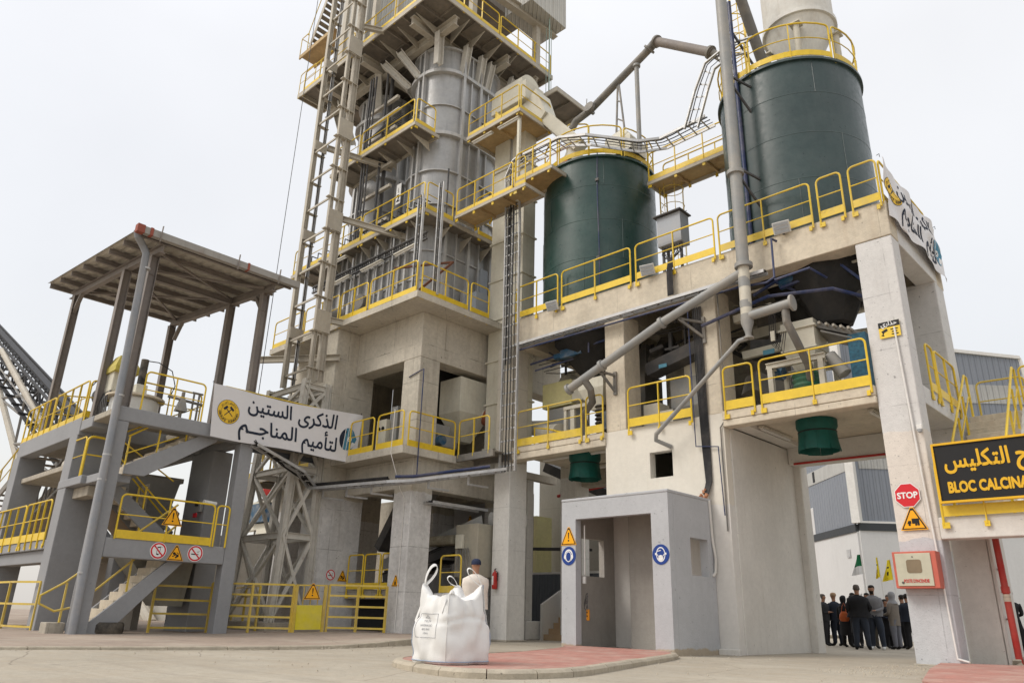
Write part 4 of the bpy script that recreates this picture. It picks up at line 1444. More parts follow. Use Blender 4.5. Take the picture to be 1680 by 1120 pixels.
rail([(-16.9, 14.9, 1.25), (-16.05, 14.9, 1.25)], 'arched yellow guard rail in front of the belt conveyor, beside the worker', posts=0, h=1.0, toe=0.18, drop=0.3)
beam_box(-17.1, -16.0, 14.85, 15.3, gz, 1.24, 'low_wall', conc_tower, T, 0.02)

# ================================================================ THE KILN


def rrect(x0, x1, y0, y1, r, n=7, off=0.0):
    P = []
    for cx_, cy_, a0 in ((x1 - r, y0 + r, -90), (x1 - r, y1 - r, 0), (x0 + r, y1 - r, 90), (x0 + r, y0 + r, 180)):
        for i in range(n + 1):
            a = math.radians(a0 + 90 * i / n)
            P.append((cx_ + (r + off) * math.cos(a), cy_ + (r + off) * math.sin(a)))
    return P


KT = thing('lime_kiln', 'twin shaft silver grey steel lime kiln with vertical stiffeners and ring girders', 'kiln', (-20, 16, 9.8))


def vessel(x0, x1, y0, y1, r, z0, z1, rings, rib_sp, parent):
    P = rrect(x0, x1, y0, y1, r)
    n = len(P)
    m = MB()
    vs = [(x, y, z0) for x, y in P] + [(x, y, z1) for x, y in P]
    m.add(vs, [(i, (i + 1) % n, (i + 1) % n + n, i + n) for i in range(n)], True)
    m.add(vs, [tuple(range(n, 2 * n))])
    shell_ = m.build('shell', kiln_shell_m, parent, sharp=25)
    m = MB()
    for z, dep, th in rings:
        Q = rrect(x0, x1, y0, y1, r, off=dep)
        P2 = rrect(x0, x1, y0, y1, r, off=-0.01)
        vs = [(x, y, z - th / 2) for x, y in P2] + [(x, y, z - th / 2) for x, y in Q] + [(x, y, z + th / 2) for x, y in Q] + [(x, y, z + th / 2) for x, y in P2]
        fs = []
        for i in range(n):
            j = (i + 1) % n
            for q in range(3):
                fs.append((q * n + i, q * n + j, (q + 1) * n + j, (q + 1) * n + i))
        m.add(vs, fs)
    m.build('ring_girder', kiln_steel, shell_)
    m = MB()
    for z_a, z_b in zip([z0] + [q[0] for q in rings], [q[0] for q in rings] + [z1]):
        if z_b - z_a < 0.3:
            continue
        k = 0
        y = y0 + r - 0.05
        while y <= y1 - r + 0.06:
            d = 0.15 if k % 2 == 0 else 0.085
            m.box(x1 - 0.002, x1 + d, y - 0.014, y + 0.014, z_a, z_b).box(x1 + d - 0.0, x1 + d + 0.012, y - (0.06 if k % 2 == 0 else 0.03), y + (0.06 if k % 2 == 0 else 0.03), z_a, z_b)
            y += rib_sp
            k += 1
        x = x1 - r + 0.05
        k = 0
        while x >= x0 + r - 0.06:
            d = 0.15 if k % 2 == 0 else 0.085
            m.box(x - 0.014, x + 0.014, y0 - d, y0 + 0.002, z_a, z_b).box(x - 0.045, x + 0.045, y0 - d - 0.012, y0 - d, z_a, z_b)
            x -= rib_sp * 0.8
            k += 1
    m.build('stiffener', kiln_steel, shell_)


vessel(-20.3, -18.0, 14.65, 18.1, 1.02, 13.5, 21.3,
       [(14.35, 0.10, 0.05), (15.75, 0.10, 0.05), (17.3, 0.17, 0.14), (18.6, 0.07, 0.04), (20.1, 0.17, 0.14), (21.2, 0.12, 0.08)], 0.44, KT)
vessel(-24.4, -22.1, 14.9, 18.1, 1.02, 13.5, 21.3,
       [(14.35, 0.10, 0.05), (15.75, 0.10, 0.05), (17.3, 0.17, 0.14), (18.6, 0.07, 0.04), (20.1, 0.17, 0.14), (21.2, 0.12, 0.08)], 0.44, KT)
vessel(-24.3, -17.95, 14.3, 18.4, 0.85, 10.5, 13.3, [(11.25, 0.05, 0.05), (12.35, 0.06, 0.05)], 0.55, KT)
# sloping foot and buckstay feet
P0_, P1_ = rrect(-23.6, -18.6, 14.9, 17.9, 0.5), rrect(-24.3, -17.95, 14.3, 18.4, 0.85)
n_ = len(P0_)
m = MB()
m.add([(x, y, 9.79) for x, y in P0_] + [(x, y, 10.5) for x, y in P1_], [(i, (i + 1) % n_, (i + 1) % n_ + n_, i + n_) for i in range(n_)], True)
m.build('foot_cone', material('kiln_dark_foot', (0.12, 0.115, 0.11), 0.7, 0.2, dust=0.3), KT)
m = MB()
for x in [-23.6 + 0.62 * i for i in range(8)]:
    m.bar((x, 14.05, 11.15), (x + 0.0, 14.05, 10.6), 0.11, 0.14).bar((x, 14.05, 10.6), (x, 14.42, 9.95), 0.11, 0.1)
for y in [15.2 + 0.75 * i for i in range(4)]:
    m.bar((-17.72, y, 11.15), (-17.72, y, 10.6), 0.14, 0.11).bar((-17.72, y, 10.6), (-18.1, y, 9.95), 0.1, 0.11)
m.build('buckstay_foot', kiln_steel, KT)
m = MB()
for x in (-22.9, -21.6, -20.1, -19.2):
    m.tube([(x, 13.95, 10.1), (x, 13.95, 12.9)], 0.028, 6)
m.build('instrument_pipe', galv, KT)
m = MB()
m.tube([(-22.6, 13.9, 10.9), (-22.3, 14.3, 10.9)], 0.26, 16).tube([(-21.0, 13.95, 11.0), (-21.0, 14.35, 11.0)], 0.3, 16).tube([(-19.0, 13.95, 10.35), (-19.0, 14.3, 10.35)], 0.14, 12)
m.build('port', dark_pipe, KT)
MB().box(-17.62, -17.56, 16.6, 16.95, 10.6, 12.2).box(-17.7, -17.1, 16.0, 16.6, 9.95, 11.0).build('side_cabinet', material('cabinet_blue_grey', (0.3, 0.33, 0.37), 0.5, 0.05), KT)
MB().bar((-16.9, 13.4, 10.1), (-17.0, 14.8, 11.6), 0.07).bar((-17.0, 14.8, 11.6), (-18.7, 13.7, 11.5), 0.06).build('rusty_davit', material('rusty_steel', (0.14, 0.06, 0.035), 0.85, 0.3), KT)
m = MB()
for k_, (x, y) in enumerate([(-21.5, 13.85), (-21.35, 13.85), (-21.2, 13.88), (-21.6, 13.9)]):
    m.tube([(x, y, 13.4), (x + 0.02 * math.sin(k_), y, 15.4), (x - 0.02, y, 17.0), (x, y, 20.8)], 0.035, 6)
m.tube([(-20.9, 14.2, 13.4), (-20.9, 14.2, 21.2)], 0.05, 8).tube([(-21.0, 14.5, 13.4), (-21.0, 14.5, 21.2)], 0.08, 8).tube([(-17.75, 15.0, 13.4), (-17.75, 15.0, 15.6)], 0.03, 6)
m.build('instrument_pipe', darksteel, KT)
m = MB()
for z in (14.2, 15.6, 16.6, 18.2, 19.6):
    m.bar((-22.0, 14.3, z), (-20.2, 14.3, z), 0.12, 0.12)
m.build('horizontal_beam', beam_steel, KT)
m = MB()
for i in range(6):
    m.tube([(-20.1 + 0.02 * i, 14.45, 18.3 + .1 * i), (-20.8, 14.1, 18.1 + .05 * i), (-21.4, 13.9, 17.9)], 0.015, 5)
m.build('loose_cable', cable_m, KT)
# number plate 2
MB().box(-20.02, -19.76, 14.46, 14.48, 14.75, 15.6).build('number_plate', s_wht, KT)
text_ob('1', 'number_figure', s_blk, KT, (-19.89, 14.458, 15.22), (1, 0, 0), (0, 0, 1), 0.3, ext=0.002)
text_ob('2', 'number_figure', s_blk, KT, (-19.89, 14.458, 14.85), (1, 0, 0), (0, 0, 1), 0.42, ext=0.002, bold=0.01)


def steel_deck(name, label, x0, x1, y0, y1, z, depth=0.14, mat=None, cat='platform', brackets=(), sp=1.0):
    t = thing(name, label, cat, ((x0 + x1) / 2, (y0 + y1) / 2, z))
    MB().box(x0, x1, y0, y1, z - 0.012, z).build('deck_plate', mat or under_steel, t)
    m = MB()
    m.box(x0, x1, y0, y0 + 0.05, z - depth, z - 0.013).box(x0, x1, y1 - 0.05, y1, z - depth, z - 0.013)
    m.box(x0, x0 + 0.05, y0 + 0.05, y1 - 0.05, z - depth, z - 0.013).box(x1 - 0.05, x1, y0 + 0.05, y1 - 0.05, z - depth, z - 0.013)
    m.build('edge_beam', beam_steel, t)
    m = MB()
    k = max(1, int((x1 - x0) / sp))
    for i in range(1, k):
        x = x0 + (x1 - x0) * i / k
        m.box(x - 0.025, x + 0.025, y0 + 0.05, y1 - 0.05, z - depth * 0.9, z - 0.013)
    k2 = max(1, int((y1 - y0) / sp))
    for i in range(1, k2):
        y = y0 + (y1 - y0) * i / k2
        m.box(x0 + 0.05, x1 - 0.05, y - 0.02, y + 0.02, z - depth * 0.6, z - 0.014)
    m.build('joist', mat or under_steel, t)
    if brackets:
        m = MB()
        for a, b, c in brackets:     # triangular gusset: outer top, inner top, inner low
            d = (Vector(b) - Vector(a)).cross(Vector(c) - Vector(a)).normalized()
            m.plate([Vector(a) - d * 0.012, Vector(b) - d * 0.012, Vector(c) - d * 0.012], d, 0.024)
        m.build('gusset', beam_steel, t)
    return t


# deck 3 wraps the kiln just above its neck
gus = [((x, 13.75, 13.1), (x, 14.3, 13.1), (x, 14.35, 12.65)) for x in [-23.8 + 0.95 * i for i in range(7)]]
gus += [((-17.35, y, 13.1), (-17.95, y, 13.1), (-17.95, y, 12.65)) for y in (14.9, 15.9, 16.9)]
steel_deck('kiln_deck', 'steel deck wrapped around the kiln at its middle, seen from below', -25.6, -17.3, 13.7, 18.9, 13.3, brackets=gus)
rail([(-20.9, 13.74, 13.3), (-17.42, 13.74, 13.3)], 'yellow guard rail on the front edge of the middle kiln deck, reaching the sharp corner', posts=3)
rail([(-17.34, 13.8, 13.3), (-17.34, 14.95, 13.3)], 'short yellow guard rail right of the sharp corner of the middle kiln deck', posts=0)
rail([(-25.5, 13.74, 13.3), (-21.0, 13.74, 13.3)], 'yellow guard rail on the middle kiln deck behind the hoist mast', posts=3)
rail([(-17.34, 16.2, 13.3), (-17.34, 18.6, 13.3)], 'yellow guard rail on the right flank of the middle kiln deck under the walkway', posts=2)
# cable mass lying on deck 3
t = thing('cable_bundle', 'thick dark bundle of cables lying along the middle kiln deck behind the rail', 'cables', (-20, 13.95, 13.3))
m = MB()
for k in range(9):
    P = []
    for i in range(15):
        f = i / 14
        P.append((-24.5 + 7.0 * f, 13.9 + 0.1 * (k % 3) + 0.02 * math.sin(i * 1.7 + k), 13.42 + 0.09 * (k // 3) + 0.03 * math.sin(i * 2.3 + k * 1.3)))
    m.tube(P, 0.03, 6)
m.build('cable', cable_m, t)
m = MB()
for i in range(16):
    x = -24.4 + i * 0.45
    m.bar((x, 13.85, 13.3), (x, 13.85, 13.85), 0.03).bar((x, 13.85, 13.85), (x, 14.2, 13.85), 0.03)
m.build('cable_support', darksteel, t)

# strip lights and cable run under deck 3
for i, (a, b) in enumerate([(-22.5, -21.5), (-20.8, -19.6), (-18.9, -17.75)]):
    light_tube('inclined white fluorescent tube in front of the lower kiln shell, %s of the three' % ['leftmost', 'middle', 'rightmost'][i], (a, 13.82, 12.1), (b, 13.82, 12.14))
light_tube('long white fluorescent tube under the left end of the middle kiln deck', (-23.4, 13.78, 13.0), (-21.8, 13.78, 13.0))
tray([(-24.2, 13.95, 12.35), (-17.4, 13.95, 12.4)], 0.25, 'dark cable ladder running along the lower kiln shell above the fluorescent tubes', up=(0, 1, 0), mat=darksteel, cables=2, rung=0.12)
# deck 4: small balcony
gus = [((x, 13.75, 16.85), (x, 14.6, 16.85), (x, 14.65, 16.5)) for x in (-21.7, -20.4, -19.3, -18.5)]
steel_deck('kiln_balcony', 'small steel balcony hung on the upper kiln shaft', -23.4, -18.1, 13.6, 14.75, 17.05, brackets=gus)
rail([(-21.4, 13.64, 17.05), (-18.25, 13.64, 17.05)], 'yellow guard rail on the small upper kiln balcony, front edge', posts=1)
rail([(-18.15, 13.68, 17.05), (-18.15, 14.55, 17.05)], 'yellow guard rail on the small upper kiln balcony, right end', posts=0)
rail([(-23.3, 13.64, 17.05), (-21.5, 13.64, 17.05)], 'yellow guard rail on the small upper kiln balcony behind the mast', posts=1)
light_tube('white fluorescent tube above the small upper kiln balcony', (-21.0, 13.7, 18.15), (-19.2, 13.7, 18.2))
# deck 5: big top deck with girders
gus = [((x, 13.3, 21.75), (x, 14.7, 21.75), (x, 14.7, 21.25)) for x in [-24.8 + 1.1 * i for i in range(7)]]
gus += [((-16.95, y, 21.75), (-18.0, y, 21.75), (-18.0, y, 21.2)) for y in (14.9, 15.7, 16.6, 17.5)]
steel_deck('top_kiln_deck', 'wide steel deck on girders at the top of the picture, seen from below', -25.8, -16.85, 13.1, 19.6, 22.0, 0.2, brackets=gus, sp=0.95)
t = thing('deck_girders', 'cream steel girders and raking struts carrying the top kiln deck', 'girders', (-20, 16, 21.5))
m = MB()
for x in (-24.0, -21.5, -18.4):
    m.ibeam((x, 13.3, 21.5), (x, 19.4, 21.5), 0.25, 0.4)
for y in (14.4, 17.2, 18.9):
    m.ibeam((-25.6, y, 21.45), (-17.1, y, 21.45), 0.25, 0.4)
m.build('girder', beam_steel, t)
for p, q in [((-18.15, 14.5, 20.1), (-18.0, 14.35, 21.4)), ((-19.3, 14.5, 20.15), (-20.0, 14.0, 21.4)), ((-20.1, 14.7, 20.15), (-21.0, 14.0, 21.4)), ((-20.35, 15.3, 20.1), (-21.2, 15.2, 21.4)),
             ((-17.95, 15.6, 20.1), (-17.75, 15.6, 21.4)), ((-17.95, 16.4, 20.1), (-17.75, 16.4, 21.4)), ((-17.95, 16.8, 20.1), (-17.75, 16.9, 21.4)), ((-17.95, 17.9, 20.1), (-17.7, 18.1, 21.4)),
             ((-22.2, 14.8, 20.1), (-21.6, 14.2, 21.4)), ((-23.9, 14.8, 19.3), (-24.3, 14.2, 21.4)), ((-24.4, 15.3, 18.2), (-25.2, 14.6, 21.4))]:
    MB().ibeam(p, q, 0.26, 0.26, 0.025).build('raking_strut', lattice_paint, t)
rail([(-25.7, 13.15, 22.0), (-22.0, 13.15, 22.0)], 'yellow guard rail on the top kiln deck, front edge behind the mast', posts=2, toe=0.2)
rail([(-21.9, 13.15, 22.0), (-18.0, 13.15, 22.0)], 'yellow guard rail on the top kiln deck, front edge right of the mast', posts=2, toe=0.2)
rail([(-16.9, 13.6, 22.0), (-16.9, 16.4, 22.0)], 'yellow guard rail on the right flank of the top kiln deck, upper part', posts=2, toe=0.2)
rail([(-16.9, 16.5, 22.0), (-16.9, 19.5, 22.0)], 'yellow guard rail on the right flank of the top kiln deck, lower right part', posts=2, toe=0.2)
# clad house on the top deck
t = thing('top_house', 'corrugated clad machine house standing on the top kiln deck, cut by the picture edge', 'machine house', (-20, 17, 22))
clad = material('pale_corrugated_cladding', (0.5, 0.49, 0.45), 0.6, 0.1, streak=0.4, rust=0.15, ribs=(1, 1, 0, 0.25, 0.04))
MB().box(-25.4, -23.0, 14.2, 18.4, 22.9, 28).build('cladding', clad, t)
MB().box(-17.8, -16.3, 17.6, 19.8, 24.3, 28).build('cladding', clad, t)
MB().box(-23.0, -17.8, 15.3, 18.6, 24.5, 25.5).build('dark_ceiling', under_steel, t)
for p in ((-17.0, 18.7), (-17.6, 15.6), (-20.2, 13.9), (-22.6, 14.4), (-24.6, 14.2)):
    MB().box(p[0] - 0.12, p[0] + 0.12, p[1] - 0.12, p[1] + 0.12, 22.0, 28).build('house_column', beam_steel, t)
MB().ibeam((-17.2, 15.3, 24.2), (-16.8, 19.7, 24.2), 0.3, 0.4).build('crane_beam', beam_steel, t)
t = thing('crane_chain', 'pale green hoist chain with hook hanging from the top machine house', 'chain', (-16.2, 18.9, 24))
MB().tube([(-16.45, 18.9, 25.4), (-16.45, 18.9, 19.5)], 0.03, 6).tube([(-16.6, 19.2, 24), (-16.6, 19.2, 19.0)], 0.014, 5).tube([(-16.7, 19.0, 24), (-16.7, 19.0, 19.0)], 0.014, 5).build('chain', material('pale_green_steel', (0.3, 0.38, 0.33), 0.6), t)
steel_deck('rear_platform', 'small cream platform behind the elevator head below the top deck', -16.9, -15.6, 18.4, 20.4, 20.1, 0.2)
# outer stair at top left
t = thing('steel_stair', 'steel stair with open treads and a landing at the top left of the kiln', 'stairs', (-27, 14, 24))
MB().box(-28.3, -25.4, 14.0, 14.9, 26.0 - 0.02, 26.0).box(-28.3, -25.4, 14.0, 14.06, 25.8, 25.98).box(-28.3, -25.4, 14.84, 14.9, 25.8, 25.98).build('landing', deck_rusty, t)
for dy in (0.05, 0.85):
    MB().bar((-27.5, 14.0 + dy, 26.1), (-26.0, 14.0 + dy, 29.2), 0.03, 0.22).build('stringer', beam_steel, t)
m = MB()
for i in range(12):
    f = i / 11
    m.box(-27.45 + 1.45 * f - 0.13, -27.45 + 1.45 * f + 0.13, 14.05, 14.85, 26.15 + 3 * f, 26.18 + 3 * f)
m.build('tread', under_steel, t)
m = MB()
m.tube(arc_path([(-28.25, 14.0, 26.0), (-27.6, 14.0, 26.0)], 1.0, 0.1), 0.02, 6).tube(arc_path([(-28.25, 14.0, 26.0), (-28.25, 14.9, 26.0)], 1.0, 0.1), 0.02, 6)
m.tube([(-27.7, 14.0, 26.9), (-26.2, 14.0, 30.0)], 0.02, 6).tube([(-27.0, 14.9, 26.0), (-27.0, 14.9, 27.0), (-25.6, 14.9, 27.0)], 0.02, 6)
m.build('handrail', yellow_old, t)
steel_deck('side_landing', 'small rusty landing with thin rail left of the mast near the top', -26.3, -24.6, 13.2, 14.6, 22.2, 0.2, mat=deck_rusty)
rail([(-26.25, 13.22, 22.2), (-25.0, 13.22, 22.2)], 'thin rail on the small rusty landing left of the mast', posts=0, toe=0, mat=yellow_old, r=0.018)

# ================================================================ WALKWAYS TO THE SILOS
steel_deck('walkway', 'long rust stained walkway from the kiln across to the left silo', -17.3, -14.0, 15.0, 15.95, 13.52, 0.12, mat=deck_rusty, cat='walkway')
rail([(-17.25, 15.04, 13.5), (-14.6, 15.04, 13.5)], 'yellow guard rail on the front edge of the walkway from kiln to left silo', posts=2, toe=0.17, toe_mat=yellow)
rail([(-14.5, 15.04, 13.5), (-14.05, 15.04, 13.5)], 'short yellow guard rail where the walkway from the kiln meets the left silo', posts=0, toe=0.17, r=0.02)
rail([(-17.2, 15.9, 13.5), (-16.4, 15.9, 13.5)], 'yellow guard rail on the rear edge of the walkway from kiln to left silo', posts=0, toe=0.17)
steel_deck('landing_platform', 'small landing joining the kiln walkway to the rim of the left silo', -14.95, -13.3, 15.45, 16.5, 14.1, 0.12, mat=deck_rusty)
rail([(-14.9, 15.49, 14.1), (-13.4, 15.49, 14.1)], 'yellow guard rail of the small landing at the left silo rim', posts=1, toe=0.17)
steel_deck('walkway', 'rust stained walkway bridging the two green silos', -11.45, -8.35, 18.0, 18.9, 13.87, 0.12, mat=deck_rusty, cat='walkway')
rail([(-11.4, 18.04, 13.87), (-8.45, 18.04, 13.87)], 'yellow guard rail on the front edge of the walkway between the silos', posts=2, toe=0.2, toe_mat=yellow)
rail([(-11.35, 18.86, 13.87), (-8.5, 18.86, 13.87)], 'yellow guard rail on the rear edge of the walkway between the silos', posts=2, toe=0.2)

# ================================================================ BUCKET ELEVATOR
t = thing('bucket_elevator', 'tall cream bucket elevator casing standing between the kiln and the left silo', 'elevator', (-15.9, 16.9, 9.5))
m = MB()
m.box(-17.0, -16.25, 16.55, 17.15, 5.4, 18.2).box(-16.1, -15.5, 16.55, 17.15, 5.4, 18.2)
m.build('casing', cream_eq, t, bevel=0.01)
m = MB()
for z in [5.6 + 1.45 * i for i in range(9)]:
    m.box(-17.05, -16.2, 16.5, 17.2, z, z + 0.05).box(-16.15, -15.45, 16.5, 17.2, z, z + 0.05)
m.build('casing_flange', cream_eq, t)
MB().box(-16.248, -16.102, 16.62, 16.9, 9.0, 17.0).build('galvanised_strip', galv, t)
MB().prism([(-17.05, 16.3), (-15.3, 16.3), (-15.3, 17.3), (-17.05, 17.3)], 18.2, 19.0).build('head_box', cream_eq, t, bevel=0.03)
m = MB().tube([(-16.9, 16.8, 19.0), (-15.5, 16.8, 19.0)], 0.5, 20)
m.build('head_hood', cream_eq, t)
steel_deck('elevator_platform', 'rusty service platform around the elevator head', -17.4, -14.75, 15.45, 17.2, 17.0, 0.14, mat=deck_rusty)
rail([(-17.35, 15.5, 17.0), (-14.85, 15.5, 17.0)], 'yellow guard rail on the front of the elevator head platform', posts=2, toe=0.17)
rail([(-14.8, 15.55, 17.0), (-14.8, 17.1, 17.0)], 'yellow guard rail on the right side of the elevator head platform', posts=0, toe=0.17)
light_tube('white fluorescent tube under the elevator platform, left one', (-17.2, 15.6, 16.75), (-16.2, 15.6, 16.75))
light_tube('white fluorescent tube under the elevator platform, right one', (-15.9, 15.6, 16.75), (-14.9, 15.6, 16.75))
MB().box(-15.0, -14.9, 15.6, 15.7, 13.5, 16.8).build('platform_post', cream_eq, t)
t = thing('elevator_drive', 'yellow bracket with dark motor on the elevator platform', 'motor', (-16.0, 15.9, 17.0))
MB().add([(-16.3, 15.8, 17.0), (-15.7, 15.8, 17.0), (-16.3, 15.8, 17.8), (-16.3, 16.1, 17.0), (-15.7, 16.1, 17.0), (-16.3, 16.1, 17.8)], [(0, 1, 2), (5, 4, 3), (0, 3, 4, 1), (1, 4, 5, 2), (2, 5, 3, 0)]).build('bracket', yellow, t)
MB().tube([(-15.9, 16.1, 17.5), (-15.3, 16.1, 17.5)], 0.2, 16).build('motor', darksteel, t)
t = thing('discharge_duct', 'square cream duct sloping from the elevator head down to the left silo roof', 'duct', (-14.5, 17.0, 16.5))
MB().add([(-15.6, 16.5, 18.1), (-15.0, 16.5, 18.5), (-15.0, 17.3, 18.5), (-15.6, 17.3, 18.1), (-14.9, 16.6, 17.1), (-14.6, 16.6, 17.4), (-14.6, 17.2, 17.4), (-14.9, 17.2, 17.1)],
         [(0, 1, 2, 3), (0, 4, 5, 1), (1, 5, 6, 2), (2, 6, 7, 3), (3, 7, 4, 0), (4, 7, 6, 5)]).build('transition', cream_eq, t)
MB().bar((-14.75, 16.9, 17.25), (-13.5, 17.2, 15.7), 0.45, 0.45).build('duct', cream_eq, t)
MB().lathe(-13.9, 17.3, [(0.35, 14.9), (0.35, 15.5), (0.2, 15.9), (0.2, 16.2)], 16).build('cone', cream_eq, t)
t = thing('dust_box', 'cream peaked dust box on the roof of the left silo', 'dust box', (-11.9, 17.7, 14.8))
m = MB().add([(-12.5, 17.2, 14.8), (-11.5, 17.2, 14.8), (-11.5, 18.1, 14.8), (-12.5, 18.1, 14.8), (-12.5, 17.2, 15.5), (-11.5, 17.2, 15.3), (-11.5, 18.1, 15.3), (-12.5, 18.1, 15.5), (-12.2, 17.6, 16.0), (-12.0, 17.6, 16.0)],
             [(0, 1, 5, 4), (1, 2, 6, 5), (2, 3, 7, 6), (3, 0, 4, 7), (4, 5, 9, 8), (5, 6, 9), (6, 7, 8, 9), (7, 4, 8)])
m.build('box_shell', cream_eq, t)
MB().tube(arc_path([(-14.6, 17.8, 14.9), (-14.0, 18.3, 14.9)], 2.6, 0.15), 0.03, 6).build('hatch_hoop', yellow_old, thing('access_hoop', 'bent yellow access hoop above the rear of the left silo walkway', 'hoop', (-14.3, 18, 14.9)))

# overhead pneumatic pipe
t = thing('overhead_pipe', 'grey brown pipe bending high between the left silo and the tall grey pipe', 'pipe', (-11, 17.5, 16))
MB().tube([(-14.15, 17.5, 16.9), (-13.95, 17.5, 17.15), (-13.3, 17.5, 17.3), (-10.8, 17.5, 18.5)], 0.13, 14).build('rising_pipe', dark_pipe, t)
MB().tube([(-10.8, 17.5, 18.5), (-10.65, 17.5, 18.6), (-10.5, 17.4, 18.55)], 0.14, 14).build('elbow', dark_pipe, t)
MB().tube([(-10.5, 17.4, 18.55), (-8.55, 17.4, 16.95)], 0.15, 14).build('falling_pipe', brownsteel, t)
MB().tube([(-8.55, 17.4, 16.95), (-8.1, 17.6, 16.4)], 0.12, 14).build('elbow', dark_pipe, t)
m = MB()
for p, q in (((-10.85, 17.5, 18.46), (-10.8, 17.5, 18.5)), ((-10.5, 17.4, 18.55), (-10.45, 17.4, 18.5)), ((-8.65, 17.4, 17.03), (-8.58, 17.4, 16.97)), ((-13.35, 17.5, 17.3), (-13.28, 17.5, 17.33))):
    m.tube([p, q], 0.21, 14)
m.build('flange', dark_pipe, t)
MB().disc((-13.2, 17.3, 17.25), (0, -1, 0.2), 0.2, 0.12).tube([(-13.4, 17.4, 17.4), (-13.38, 17.4, 17.75)], 0.015, 6).build('valve_wheel', dark_pipe, t)
t = thing('pipe_post', 'slim grey post propping the overhead pipe above the left silo', 'post', (-11.35, 17.5, 14.9))
MB().tube([(-11.35, 17.5, 14.7), (-11.35, 17.5, 18.1)], 0.075, 12).build('post_tube', grey_steel, t)
MB().tube([(-11.35, 17.5, 18.05), (-11.35, 17.5, 18.13)], 0.13, 12).build('cap', grey_steel, t)
t = thing('pipe_trestle', 'narrow A frame trestle propping the overhead pipe above the left silo', 'trestle', (-12.1, 17.5, 15))
MB().bar((-12.12, 17.5, 17.95), (-12.25, 17.5, 15.6), 0.05).bar((-12.1, 17.5, 17.95), (-11.85, 17.5, 15.2), 0.05).build('leg', dark_pipe, t)
MB().bar((-12.17, 17.5, 17.1), (-12.03, 17.5, 17.0), 0.04).bar((-12.2, 17.5, 16.4), (-11.97, 17.5, 16.2), 0.04).build('brace', dark_pipe, t)

# ================================================================ HOIST MAST
t = thing('hoist_mast', 'tall cream steel lattice hoist mast with rungs rising past the kiln decks', 'mast', (-20.2, 11.6, 0.1))
for x, y, w_, nm in ((-22.15, 12.13, 0.15, 'chord'), (-22.15, 12.48, 0.09, 'chord'), (-20.57, 12.13, 0.12, 'chord'), (-20.57, 12.48, 0.2, 'chord')):
    MB().ibeam((x, y, 7.6), (x, y, 30), w_, w_ * 1.1, 0.02, up=(0, 1, 0)).build(nm, beam_steel if w_ > 0.1 else galv, t)
m, gsm = MB(), MB()
for i in range(18):
    z = 8.0 + i * 1.25
    m.bar((-22.15, 12.13, z), (-20.57, 12.13, z + 0.02), 0.045, 0.07)
    gsm.box(-22.23, -22.07, 12.09, 12.55, z - 0.03, z).box(-20.66, -20.48, 11.95, 12.62, z - 0.03, z)
    if i % 3 == 1:
        gsm.box(-20.47, -20.44, 12.02, 12.6, z, z + 0.75)
        gsm.box(-22.05, -22.02, 12.05, 12.55, z + .1, z + 0.5)
m.build('rung', beam_steel, t)
gsm.build('gusset_plate', beam_steel, t)
MB().tube([(-22.05, 12.4, 7.4), (-22.07, 12.39, 29)], 0.02, 5).tube([(-22.28, 12.5, 9.5), (-22.26, 12.5, 29)], 0.025, 5).build('cable', cable_m, t)
for (p, q) in [((-20.57, 12.6, 13.6), (-18.9, 14.3, 12.95)), ((-20.5, 12.6, 9.75), (-19.9, 13.3, 9.6)), ((-20.5, 12.6, 22.0), (-20.0, 13.2, 21.9)), ((-22.1, 12.6, 17.2), (-20.6, 14.6, 16.6))]:
    MB().ibeam(p, q, 0.16, 0.2).build('wall_tie', beam_steel, t)
MB().ibeam((-24.6, 12.1, 9.1), (-20.3, 13.0, 8.5), 0.16, 0.22).build('wall_tie', beam_steel, t)
t = thing('guy_wire', 'thin steel guy wire running up to the left of the mast', 'wire', (-21, 10, 10))
MB().tube([(-20.0, 10.2, 6.5), (-21.5, 11.0, 15), (-21.7, 11.2, 30)], 0.012, 4).build('wire', darksteel, t)

# lower lattice tower
t = thing('lattice_tower', 'cream steel lattice tower with crossed braces standing behind the yellow fence', 'lattice tower', (-21, 12, 0.1))
C4 = [((-20.6, 12.05), (-20.5, 11.75)), ((-22.8, 12.05), (-23.1, 11.75)), ((-22.8, 12.85), (-23.1, 12.9)), ((-20.6, 12.85), (-20.5, 12.9))]
lev = [0.35, 2.75, 4.75, 6.4, 7.4]


def cpt(k, z):
    a, b = C4[k % 4]
    f = (7.4 - z) / 7.4
    return Vector((a[0] + (b[0] - a[0]) * f, a[1] + (b[1] - a[1]) * f, z))


for k in range(4):
    MB().ibeam(cpt(k, 0.1), cpt(k, 7.6), 0.2, 0.2, 0.02, up=(0, 1, 0)).build('leg', lattice_paint, t)
hm, dm = MB(), MB()
for z in lev[1:]:
    for k in range(4):
        hm.ibeam(cpt(k, z), cpt(k + 1, z), 0.12, 0.18, 0.015)
for z0_, z1_ in zip(lev, lev[1:]):
    for k in range(4):
        zm = (z0_ + z1_) / 2
        dm.bar(cpt(k, z0_), cpt(k + 1, z1_), 0.09, 0.09).bar(cpt(k + 1, z0_), cpt(k, z1_), 0.09, 0.09)
hm.build('horizontal_beam', lattice_paint, t)
dm.build('cross_brace', lattice_paint, t)
MB().box(-23.5, -20.1, 11.4, 13.2, 0.02, 0.34).build('base_slab', conc_dark, t)
steel_deck('lattice_platform', 'small yellow edged platform on the lattice tower behind the banner', -25.5, -23.2, 12.9, 14.2, 5.0, 0.2, mat=under_steel)
for q in range(2):
    rail([(-25.4 + 1.1 * q, 12.95, 5.0), (-24.4 + 1.1 * q, 12.95, 5.0)], 'yellow rail of the small lattice tower platform, %s half' % ['left', 'right'][q], posts=1, toe=0.2)

